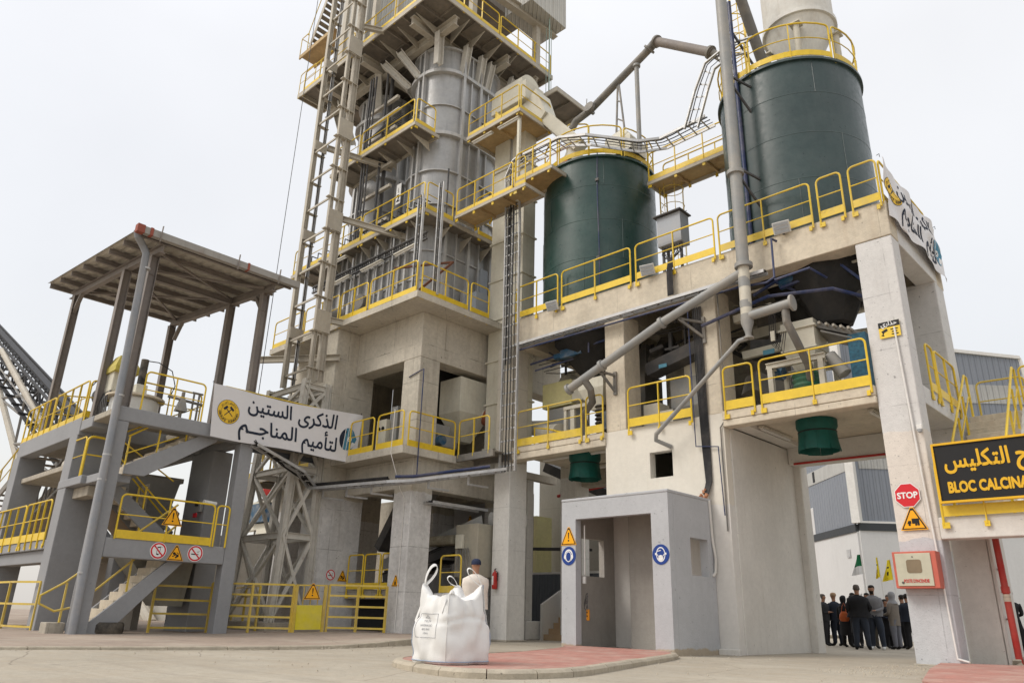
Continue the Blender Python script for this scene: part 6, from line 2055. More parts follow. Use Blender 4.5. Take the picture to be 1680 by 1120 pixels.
for k in range(8):
    m.tube([(-9.0 + 0.03 * k, 16.04 + 0.015 * (k % 2), 8.2), (-9.02 + 0.032 * k + .01 * math.sin(k), 16.04, 6.5), (-8.98 + 0.028 * k, 16.06, 4.6), (-8.93 + 0.02 * k, 16.05, 3.75), (-8.98 + 0.016 * k, 15.98, 3.45)], 0.017, 6)
m.build('cable', cable_m, t)
tray([(-6.9, 15.86, 8.52), (-15.0, 15.86, 8.5)], 0.22, 'grey cable tray fixed along the bottom of the silo deck beam', cables=4, rung=0.4)
tray([(-15.15, 15.72, 4.6), (-15.15, 15.72, 8.3), (-15.2, 15.72, 12.9), (-15.3, 15.74, 14.7), (-15.15, 15.8, 15.05), (-14.75, 15.85, 15.2)], 0.62,
     'tall galvanised cable ladder climbing the left end of the silo building', up=(0, 1, 0), cables=4, rung=0.34)
tray([(-14.75, 15.95, 15.2), (-13.2, 15.95, 15.15), (-12.3, 16.05, 14.85), (-10.9, 16.8, 14.35), (-10.3, 17.2, 14.4), (-8.7, 17.2, 14.45)], 0.6, 'galvanised cable ladder curving flat across the top of the left silo', up=(0, 0, 1), cables=3, rung=0.34)
tray([(-15.45, 15.9, 8.0), (-15.45, 15.9, 14.2)], 0.2, 'narrow galvanised cable ladder beside the tall one', up=(0, 1, 0), cables=2)
tray([(-9.0, 16.6, 14.0), (-8.6, 16.6, 15.1), (-8.25, 16.55, 15.75), (-7.6, 16.5, 15.9), (-6.9, 16.35, 15.6)], 0.45, 'galvanised cable ladder climbing steeply onto the right silo top', up=(0, 1, 0), cables=2, mat=galv, rung=0.35)
tray([(-17.3, 13.5, 13.6), (-16.75, 13.1, 13.0), (-16.75, 13.1, 9.8)], 0.25, 'vertical cable ladder with black cables hanging from the kiln deck corner', up=(0, 1, 0), cables=2)
tray([(-16.5, 13.7, 13.9), (-16.5, 13.7, 9.9)], 0.2, 'second vertical cable ladder right of the kiln deck corner', up=(0, 1, 0), cables=2)

# ================================================================ RIGHT BAY: SCREENING MACHINE
t = thing('screening_machine', 'cream hopper and green rubber bellows of the screening machine on the right balcony', 'machine', (-6.6, 17, 5.4))
MB().add([(-7.05, 16.7, 7.45), (-6.25, 16.7, 7.45), (-6.25, 17.5, 7.45), (-7.05, 17.5, 7.45), (-7.05, 16.7, 6.75), (-6.25, 16.7, 6.75), (-6.25, 17.5, 6.75), (-7.05, 17.5, 6.75), (-6.85, 16.9, 6.25), (-6.45, 16.9, 6.25), (-6.45, 17.3, 6.25), (-6.85, 17.3, 6.25)],
         [(0, 1, 2, 3), (0, 4, 5, 1), (1, 5, 6, 2), (2, 6, 7, 3), (3, 7, 4, 0), (4, 8, 9, 5), (5, 9, 10, 6), (6, 10, 11, 7), (7, 11, 8, 4), (8, 11, 10, 9)]).build('hopper', cream_eq, t)
MB().box(-7.1, -6.2, 16.65, 17.55, 7.25, 7.3).box(-7.08, -6.22, 16.67, 17.53, 6.73, 6.77).build('hopper_flange', cream_eq, t)
prof = []
for i in range(11):
    prof.append((0.33 if i % 2 else 0.29, 5.55 + i * 0.065))
MB().lathe(-6.65, 16.95, prof, 28).build('bellows', material('green_rubber', (0.03, 0.16, 0.10), 0.55, 0.15, dust=0.2), t)
m = MB()
for x in (-7.3, -6.1):
    for y in (16.5, 17.4):
        m.ibeam((x, y, 5.38), (x, y, 6.35), 0.12, 0.12, 0.015)
m.ibeam((-7.4, 16.5, 6.4), (-6.0, 16.5, 6.4), 0.1, 0.14).ibeam((-7.4, 17.4, 6.4), (-6.0, 17.4, 6.4), 0.1, 0.14).ibeam((-7.3, 16.5, 6.4), (-7.3, 17.4, 6.4), 0.1, 0.14).ibeam((-6.1, 16.5, 6.4), (-6.1, 17.4, 6.4), 0.1, 0.14)
m.build('frame', cream_pipe, t)
MB().bar((-6.3, 17.1, 7.3), (-5.4, 17.3, 6.9), 0.6, 0.12).bar((-6.2, 17.1, 7.1), (-5.3, 17.3, 6.7), 0.7, 0.04).build('feeder_trough', dark_pipe, t)
m = MB()
for i in range(6):
    m.bar((-6.3 + i * .16, 16.75, 7.38 - i * .07), (-6.3 + i * .16, 17.6, 7.38 - i * .07), 0.05, 0.06)
m.build('trough_rib', beam_steel, t)
MB().tube([(-6.05, 16.9, 6.5), (-5.75, 16.9, 6.0)], 0.16, 12).build('discharge_pipe', grey_steel, t)
MB().box(-5.6, -5.2, 16.9, 17.3, 5.5, 6.9).build('mesh_guard', material('blue_mesh', (0.02, 0.09, 0.14), 0.6, 0.5, scale=12), t)
MB().tube([(-7.45, 16.9, 6.35), (-7.15, 16.9, 6.3)], 0.16, 14).build('blue_motor', blue_eq, t)
m = MB()
for i in range(4):
    m.tube([(-7.2 + .05 * i, 16.5, 7.9), (-7.25 + .05 * i, 16.5, 7.0), (-7.1 + .06 * i, 16.45, 6.8 - .05 * i), (-7.0 + .05 * i, 16.55, 7.2)], 0.012, 5)
m.build('loose_cable', cable_m, t)
MB().box(-7.2, -7.1, 16.45, 16.5, 7.0, 7.25).build('junction_box', cream_eq, t)
t = thing('vibrating_conveyor', 'dark sloping vibrating conveyor on cream beams at the back of the right bay', 'conveyor', (-7.7, 17.8, 7))
MB().bar((-8.3, 17.7, 7.35), (-6.6, 18.4, 7.2), 0.7, 0.35).build('trough', darksteel, t)
MB().bar((-8.35, 17.3, 7.1), (-6.9, 17.6, 7.25), 0.12, 0.2).bar((-8.35, 18.5, 7.6), (-4.9, 18.9, 7.5), 0.2, 0.25).build('beam', cream_eq, t)
MB().box(-7.8, -7.5, 17.28, 17.3, 7.0, 7.12).build('name_plate', material('pale_blue_plate', (0.1, 0.3, 0.42), 0.5), t)
MB().bar((-8.3, 17.4, 6.4), (-7.4, 18.6, 5.9), 0.6, 0.5).build('side_hopper', dark_pipe, t)
t = thing('silo_discharger', 'black conical silo discharger with blue tank and frame under the right silo', 'silo discharger', (-6.2, 17.6, 8.5))
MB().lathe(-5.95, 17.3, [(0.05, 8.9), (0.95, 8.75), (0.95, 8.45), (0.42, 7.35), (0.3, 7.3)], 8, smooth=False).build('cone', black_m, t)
MB().tube([(-6.95, 16.75, 8.52), (-6.2, 16.75, 8.55)], 0.15, 16).build('blue_tank', blue_eq, t)
m = MB()
m.bar((-7.6, 16.6, 8.35), (-6.9, 16.6, 8.6), 0.06).bar((-6.9, 16.6, 8.35), (-5.4, 16.6, 8.5), 0.06).bar((-5.4, 16.6, 8.5), (-5.0, 16.7, 8.0), 0.06).bar((-7.0, 16.6, 8.55), (-6.4, 16.9, 8.1), 0.06)
m.build('blue_frame', bluep, t)
random.seed(3)
m = MB()
for i in range(12):
    c = Vector((random.uniform(-5.5, -4.95), random.uniform(16.8, 18.2), random.uniform(7.6, 8.7)))
    m.tube([c, c + Vector((random.uniform(-.2, .2), random.uniform(-.1, .1), random.uniform(-.2, .2)))], random.uniform(.04, .12), 8)
m.build('pipework', darksteel, t)
MB().bar((-8.0, 16.7, 8.5), (-4.95, 16.8, 8.6), 0.05).bar((-6.0, 16.7, 8.7), (-4.95, 16.75, 8.95), 0.03).bar((-6.1, 16.7, 8.6), (-4.95, 16.75, 8.8), 0.03).build('conduit', cream_pipe, t)


def spout(x, y, label):
    t = thing('loading_spout', label, 'loading spout', (x, y, 4.3), 'green rubber loading spouts under the balconies')
    MB().lathe(x, y, [(0.46, 5.15), (0.46, 4.98), (0.42, 4.9), (0.425, 4.82)], 20).build('collar', teal, t)
    n = 10
    for i in range(n):
        a0, a1 = 2 * math.pi * i / n + 0.004, 2 * math.pi * (i + 1) / n - 0.004
        zz = 4.42 + 0.012 * math.sin(i * 2.1)
        rr = 0.465 + (0.018 if i % 3 == 0 else 0.0)
        vs, fs = [], []
        for j in range(4):
            a = a0 + (a1 - a0) * j / 3
            for r_, z_ in ((0.425, 4.86), (0.44, 4.65), (rr, zz)):
                vs.append((x + r_ * math.cos(a), y + r_ * math.sin(a), z_))
            for r_, z_ in ((rr - 0.012, zz), (0.43, 4.65), (0.413, 4.86)):
                vs.append((x + r_ * math.cos(a), y + r_ * math.sin(a), z_))
        for j in range(3):
            for q in range(6):
                fs.append((j * 6 + q, j * 6 + (q + 1) % 6, (j + 1) * 6 + (q + 1) % 6, (j + 1) * 6 + q))
        MB().add(vs, fs, True).build('rubber_flap', teal, t)
    MB().lathe(x, y, [(0.43, 4.875), (0.438, 4.86), (0.43, 4.845)], 24).build('strap', s_blk, t)
    return t


spout(-6.7, 17.35, 'teal rubber loading spout hanging from the ceiling of the right portal')
spout(-13.45, 17.2, 'teal rubber loading spout hanging under the left balcony')

# ================================================================ LEFT BAY AND CENTRE BAY MACHINES
t = thing('dust_fan', 'pale yellow machine housing with cream dome and ducts on the left balcony', 'machine', (-15, 18, 5.4))
MB().box(-15.3, -14.1, 17.4, 18.4, 6.85, 7.65).build('housing', yellow_eq, t, bevel=0.02)
MB().box(-14.1, -13.4, 17.4, 18.4, 6.9, 7.6).build('rear_box', cream_eq, t, bevel=0.02)
MB().lathe(-14.9, 18.3, [(0.42, 7.65), (0.42, 7.8), (0.3, 8.05), (0.05, 8.15)], 20).tube([(-14.9, 18.3, 8.1), (-14.9, 18.3, 8.25)], 0.02, 6).build('dome', cream_pipe, t)
MB().tube([(-15.2, 17.3, 6.0), (-14.2, 17.0, 5.85)], 0.3, 18).build('duct', cream_pipe, t)
MB().box(-15.1, -14.2, 17.45, 18.2, 5.4, 6.8).build('leg_box', grey_steel, t)
MB().box(-14.0, -13.9, 16.9, 17.0, 5.38, 6.5).box(-13.2, -13.1, 16.9, 17.0, 5.38, 6.5).box(-14.0, -13.1, 16.88, 17.02, 6.5, 6.6).box(-13.75, -13.6, 16.9, 17.0, 5.38, 6.5).build('frame', cream_pipe, t)
m = MB()
for i in range(8):
    m.lathe(-12.6, 16.9, [(0.16, 5.5 + i * .12), (0.2, 5.53 + i * .12), (0.16, 5.58 + i * .12)], 14)
m.build('coil_spring', rubber, t)
MB().add([(-13.2, 16.6, 6.9), (-12.3, 16.6, 6.9), (-12.3, 17.5, 6.9), (-13.2, 17.5, 6.9), (-12.9, 16.8, 6.3), (-12.5, 16.8, 6.3), (-12.5, 17.2, 6.3), (-12.9, 17.2, 6.3), (-13.2, 16.6, 7.2), (-12.3, 16.6, 7.2), (-12.3, 17.5, 7.2), (-13.2, 17.5, 7.2)],
         [(0, 1, 5, 4), (1, 2, 6, 5), (2, 3, 7, 6), (3, 0, 4, 7), (4, 5, 6, 7), (0, 8, 9, 1), (1, 9, 10, 2), (2, 10, 11, 3), (3, 11, 8, 0), (8, 11, 10, 9)]).build('hopper', cream_eq, t)
MB().box(-12.3, -12.05, 16.5, 16.9, 5.6, 6.1).build('blue_motor', blue_eq, t)
MB().tube([(-14.8, 16.5, 5.4), (-14.8, 16.5, 6.0), (-14.3, 16.45, 5.9), (-13.5, 16.45, 5.65)], 0.025, 6).build('inner_rail', yellow, t)
t = thing('dark_filler', 'added dark bunker with cream beams in the shaded rear left of the right bay', 'filler', (-7.9, 18.6, 5.4))  # block added to make the bay rear dark instead of open sky
MB().box(-8.35, -7.55, 18.3, 19.15, 6.5, 8.6).add([(-8.35, 18.3, 6.5), (-7.55, 18.3, 6.5), (-7.55, 19.15, 6.5), (-8.35, 19.15, 6.5), (-8.1, 18.6, 5.4), (-7.8, 18.6, 5.4), (-7.8, 18.9, 5.4), (-8.1, 18.9, 5.4)],
      [(0, 1, 5, 4), (1, 2, 6, 5), (2, 3, 7, 6), (3, 0, 4, 7)]).build('filler_shell', dark_pipe, t)
MB().box(-12.75, -11.95, 18.2, 19.15, 5.4, 7.6).box(-12.6, -12.0, 18.4, 19.0, 7.6, 8.6).build('filler_shell', dark_pipe, thing('rear_filler', 'added dark machine box hiding the sky at the rear between the left and centre bays', 'hopper', (-12.3, 18.7, 5.4)))  # dark box added where sky showed through the bay
MB().bar((-8.35, 18.1, 7.9), (-5.0, 18.3, 8.1), 0.2, 0.28).bar((-8.35, 17.0, 8.0), (-7.3, 17.0, 8.1), 0.15, 0.2).build('beam', cream_eq, t)
for q_, (xa, xb, za, zb, nm_) in enumerate([(-15.2, -11.9, 7.7, 8.6, 'left'), (-8.3, -4.95, 7.9, 8.6, 'right'), (-11.1, -9.0, 7.6, 8.6, 'centre')]):
    t = thing('pipe_tangle', 'tangle of dark brackets, cable runs and small motors under the deck of the %s bay' % nm_, 'pipework', ((xa + xb) / 2, 17.5, 8.3))
    m = MB()
    for i in range(26):
        c = Vector((random.uniform(xa, xb), random.uniform(16.9, 19.0), random.uniform(za, zb)))
        ax_ = random.choice([Vector((1, 0, 0)), Vector((0, 1, 0)), Vector((0, 0, 1)), Vector((0.8, 0.3, 0.3))])
        q = c + ax_ * random.uniform(0.3, 1.1)
        q.x = min(max(q.x, xa), xb)
        q.y = min(q.y, 19.1)
        q.z = min(q.z, 8.62)
        if (q - c).length < 0.1:
            continue
        if i % 3:
            m.bar(c, q, random.uniform(.03, .09), random.uniform(.03, .12))
        else:
            m.tube([c, q], random.uniform(.02, .08), 8)
    m.build('pipework', darksteel, t)
    m = MB()
    for i in range(6):
        y_ = random.uniform(16.8, 18.5)
        z_ = random.uniform(za + 0.3, zb)
        m.tube([(xa + (xb - xa) * j / 6, y_, z_ - 0.12 * math.sin(math.pi * j / 6) * (i % 3)) for j in range(7)], 0.014, 5)
    m.build('cable', cable_m, t)
t = thing('silo_discharger', 'black conical silo discharger with blue frame and motors under the left silo', 'silo discharger', (-13.4, 17.6, 8.5))
MB().lathe(-13.2, 17.6, [(0.05, 8.95), (1.35, 8.8), (1.35, 8.5), (0.5, 7.5), (0.4, 7.4)], 8, smooth=False).build('cone', black_m, t)
MB().box(-13.9, -13.1, 16.6, 16.9, 8.05, 8.3).box(-14.2, -13.9, 16.65, 16.85, 8.1, 8.25).build('blue_motor', blue_eq, t)
m = MB()
m.bar((-15.2, 16.7, 8.15), (-12.0, 16.7, 8.3), 0.05).bar((-15.0, 16.7, 7.9), (-12.6, 16.9, 8.1), 0.04).bar((-12.8, 16.6, 8.0), (-12.8, 16.6, 8.6), 0.04)
m.build('blue_frame', bluep, t)
m = MB()
for i in range(10):
    c = Vector((random.uniform(-14.8, -12.2), random.uniform(16.6, 17.4), random.uniform(7.9, 8.6)))
    m.bar(c, c + Vector((random.uniform(-.6, .6), random.uniform(-.2, .2), random.uniform(-.15, .15))), random.uniform(.04, .09))
m.build('pipework', darksteel, t)
t = thing('screw_conveyor', 'grey screw conveyor box with cream chute in the centre opening above the square window', 'machine', (-10, 17.8, 5.4))
MB().box(-10.6, -9.2, 17.4, 18.4, 6.1, 6.9).add([(-10.6, 17.4, 6.1), (-9.2, 17.4, 6.1), (-9.2, 18.4, 6.1), (-10.6, 18.4, 6.1), (-10.1, 17.7, 5.5), (-9.5, 17.7, 5.5), (-9.5, 18.1, 5.5), (-10.1, 18.1, 5.5)],
      [(0, 1, 5, 4), (1, 2, 6, 5), (2, 3, 7, 6), (3, 0, 4, 7)]).build('hopper', grey_steel, t)
MB().box(-10.2, -9.6, 17.5, 18.0, 6.9, 7.7).build('chute', cream_eq, t)
MB().bar((-11.1, 17.2, 7.2), (-9.0, 17.3, 7.7), 0.5, 0.35).build('screw_trough', darksteel, t)
MB().bar((-11.15, 18.4, 8.4), (-11.0, 17.4, 7.4), 0.4, 0.5).build('inlet', rubber, t)
MB().box(-10.65, -10.4, 16.93, 16.95, 7.15, 7.25).build('name_plate', material('pale_blue_plate', (0.1, 0.3, 0.42)), t)
MB().box(-11.1, -10.2, 16.8, 17.3, 5.4, 5.9).box(-11.1, -10.6, 16.8, 17.3, 5.9, 6.15).build('base_frame', cream_pipe, t)
light_tube('white fluorescent tube under the silo deck of the centre bay', (-10.9, 17.6, 8.9), (-9.2, 17.2, 8.9))

# ================================================================ RIGHT: STAIR, PLATFORM, SIGN BOARD
t = thing('side_stair', 'concrete side platform and stair with yellow rails to the right of the corner column', 'stairs', (-3.6, 17, 0))
beam_box(-4.12, 2.5, 16.05, 16.4, 2.22, 2.62, 'front_beam', portal_wall_m, t)
beam_box(-4.12, 2.5, 16.405, 17.6, 2.45, 2.6, 'platform_slab', conc_dark, t)
m = MB()
for i in range(15):
    f, f2 = i / 15, (i + 1) / 15
    m.box(-4.05, -3.0, 17.0 + 2.9 * f, 17.0 + 2.9 * f2, 2.6 + 2.7 * f - 0.12, 2.6 + 2.7 * f2)
m.build('steps', conc_orange, t, bevel=0.01)
beam_box(-4.05, -1.6, 19.9, 20.9, 5.15, 5.33, 'upper_landing', conc_dark, t)
MB().plate([(-3.0, 17.0, 2.45), (-3.0, 17.0, 2.75), (-3.0, 19.9, 5.4), (-3.0, 19.9, 5.0)], (1, 0, 0), 0.1).build('stringer', portal_wall_m, t)
for x, nm in ((-4.0, 'left'), (-3.02, 'right')):
    h_ = thing('stair_handrail', 'yellow handrail on the %s side of the side stair above the black sign board' % nm, 'handrail', (x, 17, 2.6), 'stair handrails')
    MB().tube([(x, 16.9, 2.6), (x, 16.9, 3.7), (x, 19.7, 6.3), (x, 19.9, 6.3), (x, 19.9, 5.3)], 0.028, 8).tube([(x, 16.9, 3.15), (x, 19.8, 5.8)], 0.018, 6).build('rail_tube', yellow, h_)
    m = MB()
    for f in (0.25, 0.5, 0.75):
        m.bar((x, 17 + 2.9 * f, 2.6 + 2.7 * f), (x, 17 + 2.9 * f, 3.72 + 2.6 * f), 0.045, 0.03)
    m.build('post', yellow, h_)
rail([(-4.0, 20.8, 5.33), (-3.0, 20.85, 5.33)], 'yellow guard rail at the back of the side stair landing', posts=0, toe=0)
rail([(-2.95, 20.0, 5.33), (-1.7, 20.2, 5.33)], 'yellow guard rail at the right end of the side stair landing, at the picture edge', posts=2, toe=0.15)
rail([(-4.02, 16.0, 2.62), (-2.6, 16.0, 2.62)], 'yellow guard rail on the side platform directly behind the black sign board', posts=1, toe=0.2)
rail([(-2.5, 16.0, 2.62), (-0.6, 16.0, 2.62)], 'yellow guard rail on the side platform cut off by the right picture edge', posts=1, toe=0.2)
beam_box(-4.28, -3.67, 17.25, 18.5, -0.02, 2.445, 'support_wall', portal_wall_m, t)
beam_box(-3.665, -3.60, 17.3, 18.4, -0.02, 2.445, 'support_wall', white_wall, t)
# sign board
t = thing('sign_board', 'black board in a yellow frame with yellow Arabic words over BLOC CALCINA', 'sign board', (-3.0, 15.85, 2.9))
bx0, bx1, bz0, bz1 = -3.95, -0.75, 2.88, 3.92
MB().box(bx0, bx1, 15.84, 15.88, bz0, bz1).build('panel', s_blk, t)
s_fr = flat('frame_yellow', (0.72, 0.42, 0.02))
MB().box(bx0 - 0.035, bx1 + 0.035, 15.81, 15.9, bz1, bz1 + 0.04).box(bx0 - 0.035, bx1 + 0.035, 15.81, 15.9, bz0 - 0.04, bz0).box(bx0 - 0.035, bx0, 15.81, 15.9, bz0, bz1).box(bx1, bx1 + 0.035, 15.81, 15.9, bz0, bz1).build('frame', s_fr, t)
text_ob('BLOC CALCINATION', 'lettering', s_fr, t, (bx0 + 0.14, 15.838, bz0 + 0.15), (1, 0, 0), (0, 0, 1), 0.27, ext=0.004, bold=0.014, align='LEFT', fx=0.665)
text_ob(AR['taklis'], 'arabic_lettering', s_fr, t, (bx0 + 0.14, 15.838, bz0 + 0.6), (1, 0, 0), (0, 0, 1), 0.42, ext=0.004, bold=0.012, align='LEFT', fx=0.775)
text_ob(AR['janah'], 'arabic_lettering', s_fr, t, (bx0 + 1.31, 15.838, bz0 + 0.6), (1, 0, 0), (0, 0, 1), 0.42, ext=0.004, bold=0.014, align='LEFT', fx=0.90)

# fire cabinet
t = thing('fire_cabinet', 'faded red fire hose cabinet with a small window on the corner column', 'fire cabinet', (-4.6, 15.95, 1.4))
MB().box(-4.96, -4.2, 15.8, 16.095, 1.34, 2.0).build('case', material('faded_red_cabinet', (0.52, 0.13, 0.09), 0.55, 0.1, streak=0.3, streak_col=(0.5, 0.25, 0.2), rust=0.15), t, bevel=0.01)
MB().box(-4.91, -4.29, 15.78, 15.80, 1.38, 1.965).build('door', material('cream_door', (0.50, 0.48, 0.37), 0.6, 0.08, rust=0.18, streak=0.25), t, bevel=0.006)
door_ = bpy.data.objects['door'] if 'door' in bpy.data.objects else t
s_ = Sign('x', 'x', (-4.59, 15.775, 1.72), (1, 0, 0), (0, 0, 1), 1.0)
bpy.data.objects.remove(s_.t)
s_.t = t
rr_ = []
for cx_, cy_, a0 in ((0.09, -0.07, -90), (0.09, 0.09, 0), (-0.09, 0.09, 90), (-0.09, -0.07, 180)):
    for i in range(5):
        a = math.radians(a0 + 22.5 * i)
        rr_.append((cx_ + 0.04 * math.cos(a), cy_ + 0.04 * math.sin(a)))
MB().plate([Vector((-4.59 + x, 15.778, 1.72 + y)) for x, y in rr_], (0, -1, 0), 0.004).build('window', material('dirty_cabinet_glass', (0.2, 0.15, 0.09), 0.15, 0.3, spec=0.6), door_)
text_ob("POSTE D'INCENDIE", 'lettering', s_red, door_, (-4.58, 15.777, 1.44), (1, 0, 0), (0, 0, 1), 0.085, ext=0.002, bold=0.0012, fx=0.60)
MB().disc((-4.82, 15.776, 1.44), (0, -1, 0), 0.022, 0.012).disc((-4.60, 15.776, 1.9), (0, -1, 0), 0.012, 0.01).build('lock', darksteel, door_)

# thin white conduit and small camera on the corner column
t = thing('column_conduit', 'thin white conduit running down the right edge of the corner column', 'conduit', (-4.25, 16.05, 3))
MB().tube([(-4.35, 16.06, 6.55), (-4.3, 16.05, 4.5), (-4.25, 16.06, 2.6), (-4.18, 16.05, 0.15), (-4.0, 16.06, 0.1)], 0.02, 8).build('conduit', white_p, t)
t = thing('security_camera', 'small white dome camera on the right edge of the corner column', 'camera', (-4.2, 16.0, 4.3))
MB().box(-4.22, -4.12, 15.98, 16.09, 4.32, 4.42).build('camera_body', white_p, t, bevel=0.01)
MB().lathe(-4.17, 16.0, [(0.05, 4.32), (0.04, 4.27), (0.01, 4.25)], 12).build('dome', glass_m, t)
t = thing('red_riser_pipe', 'red fire water riser pipe at the right picture edge', 'pipe', (-3.1, 17.0, 0))
MB().tube([(-3.46, 17.1, 2.44), (-3.44, 17.1, 0.02)], 0.06, 12).build('pipe', redp, t)
MB().tube([(-3.45, 17.1, 1.42), (-3.45, 17.1, 1.3)], 0.075, 12).build('coupling', redp, t)
MB().tube([(-3.45, 17.1, 1.28), (-3.45, 17.1, 1.15)], 0.063, 12).build('bare_band', conc_orange, t)
MB().bar((-3.62, 17.6, 1.75), (-3.45, 17.1, 1.75), 0.025).bar((-3.62, 17.6, 0.85), (-3.45, 17.1, 0.85), 0.025).build('bracket', redp, t)
t = thing('rubble_pile', 'small heap of broken concrete at the foot of the red riser pipe', 'rubble', (-3.4, 18.0, 0))
random.seed(11)
m = MB()
for i in range(40):
    c = Vector((random.uniform(-3.6, -2.6), random.uniform(16.9, 18.4), random.uniform(0.02, 0.14)))
    m.bar(c, c + Vector((random.uniform(-.1, .1), random.uniform(-.1, .1), random.uniform(-.05, .06))), random.uniform(.05, .16), random.uniform(.04, .12))
m.build('stones', conc_dark, t)
t = thing('red_pipe', 'thin red water pipe along the rear beam of the right portal', 'pipe', (-6.6, 19.4, 4.6))
MB().tube([(-8.2, 19.4, 4.62), (-4.9, 19.4, 4.6)], 0.03, 8).build('pipe', redp, t)
t = thing('red_pipe', 'thicker red water pipe under the left balcony', 'pipe', (-14, 20.5, 4.6))
MB().tube([(-17.0, 20.2, 4.62), (-13.8, 20.2, 4.9)], 0.055, 8).build('pipe', redp, t)

# ================================================================ INDUSTRIAL HALL BEHIND
e1 = Vector((0.72, 0.694, 0))
e2 = Vector((-0.695, 0.72, 0))
HC = Vector((-14.3, 41.0, 0))
Hh = thing('industrial_hall', 'long industrial hall with white base wall and grey corrugated cladding behind the portal', 'industrial hall', tuple(HC))
wall_w = material('hall_white_wall', (0.60, 0.60, 0.595), 0.9, 0.05, 0.5, 0.03, streak=0.25, streak_col=(0.42, 0.41, 0.4))
clad1 = material('hall_grey_cladding_right', (0.22, 0.24, 0.275), 0.5, 0.05, 0.4, 0.03, streak=0.15, streak_col=(0.15, 0.16, 0.18), ribs=(0.72, 0.694, 0, 0.33, 0.05), spec=0.4)
clad2 = material('hall_grey_cladding_left', (0.22, 0.24, 0.275), 0.5, 0.05, 0.4, 0.03, streak=0.15, streak_col=(0.15, 0.16, 0.18), ribs=(-0.695, 0.72, 0, 0.33, 0.05), spec=0.4)
translu = material('translucent_sheet', (0.42, 0.42, 0.40), 0.5, 0.1, ribs=(0.72, 0.694, 0, 0.33, 0.05), streak=0.4)
dark_band = material('hall_dark_band', (0.045, 0.05, 0.055), 0.6, 0.1)
L1, L2 = 42, 24


def hbox(a, b, off, dep, z0, z1, d, name, mat):
    """slab on a hall face: from a to b along direction d, proud by off, thickness dep"""
    n = Vector((d.y, -d.x, 0))
    if n.dot(-HC) < 0:
        n = -n
    p, q = HC + d * a + n * off, HC + d * b + n * off
    return MB().plate([p + Vector((0, 0, z0)), q + Vector((0, 0, z0)), q + Vector((0, 0, z1)), p + Vector((0, 0, z1))], n, dep).build(name, mat, Hh)


hbox(0, L1, 0, 0.1, 0, 5.25, e1, 'base_wall', wall_w)
hbox(0, L2, 0, 0.1, 0, 5.2, e2, 'base_wall', wall_w)
hbox(0, L1, 0.0, 0.16, 5.25, 5.62, e1, 'dark_band', dark_band)
hbox(0, L2, 0.0, 0.16, 5.2, 5.58, e2, 'dark_band', dark_band)
hbox(0.2, L1, 0.0, 0.05, 5.62, 12.2, e1, 'cladding', clad1)
hbox(0.2, 5.4, 0.0, 0.05, 5.58, 15.6, e2, 'cladding', clad2)
hbox(5.4, L2, 0.0, 0.05, 7.15, 15.6, e2, 'cladding', clad2)
hbox(5.4, L2, 0.0, 0.06, 5.58, 7.1, e2, 'white_panel', wall_w)
hbox(0.4, 3.2, 0.051, 0.03, 8.45, 9.0, e1, 'translucent_strip', translu)
hbox(0.4, L2, 0.051, 0.03, 8.4, 9.15, e2, 'translucent_strip', translu)
hbox(5.4, 10.1, 0.051, 0.03, 12.2, 13.25, e1, 'translucent_strip', translu)
p0, p1, p2, p3 = (HC + e1 * a for a in (0.2, L1, L1, 0.2))
n1 = Vector((e1.y, -e1.x, 0))
MB().plate([HC + e1 * 0.2 + Vector((0, 0, 12.2)), HC + e1 * 10.15 + Vector((0, 0, 12.2)), HC + e1 * 10.15 + Vector((0, 0, 14.85)), HC + e1 * 0.2 + Vector((0, 0, 15.7))], n1, 0.05).build('cladding', clad1, Hh)
MB().plate([HC + e1 * 10.15 + Vector((0, 0, 12.2)), HC + e1 * L1 + Vector((0, 0, 12.2)), HC + e1 * L1 + Vector((0, 0, 12.4)), HC + e1 * 10.15 + Vector((0, 0, 12.4))], n1, 0.05).build('cladding', clad1, Hh)
MB().bar(HC + e1 * 0.1 + Vector((0, 0, 15.75)), HC + e1 * 10.2 + Vector((0, 0, 14.9)), 0.3, 0.18).bar(HC + e1 * 10.2 + Vector((0, 0, 14.9)), HC + e1 * 10.6 + Vector((0, 0, 12.5)), 0.25, 0.2).build('roof_trim', white_p, Hh)
MB().bar(HC + Vector((0, 0, 5.62)) + Vector((0.0, -0.06, 0)), HC + Vector((0, 0, 15.7)) + Vector((0, -0.06, 0)), 0.42, 0.42).build('corner_trim', white_p, Hh)
MB().bar(HC + e1 * 0.1 + n1 * .08 + Vector((0, 0, 5.68)), HC + e1 * L1 + n1 * .08 + Vector((0, 0, 5.68)), 0.1, 0.1).build('drip_trim', white_p, Hh)
MB().plate([HC + e2 * 0.2 + Vector((0, 0, 15.6)), HC + e2 * L2 + Vector((0, 0, 15.6)), HC + e2 * L2 + e1 * 10 + Vector((0, 0, 14.9)), HC + e1 * 10 + Vector((0, 0, 14.9))], (0, 0, 1), 0.1).build('roof', clad1, Hh)
for a, z in ((4.6, 9.0), (6.5, 8.95), (7.0, 8.9)):
    hbox(a, a + 0.25, 0.081, 0.03, z - 0.5, z + 0.1, e2, 'louvre', s_blk)
for a, z in ((1.0, 4.2), (0.35, 2.0)):
    hbox(a, a + 0.4, 0.1, 0.05, z - 0.2, z + 0.2, e2, 'wall_lamp', galv)
hbox(7.6, 8.2, 0.1, 0.05, 1.6, 3.2, e2, 'window', s_blk)
MB().disc(HC + e1 * 4.9 + n1 * 0.3 + Vector((0, 0, 11.6)), n1, 0.85, 0.12, 28).build('round_fan_cover', wall_w, Hh)
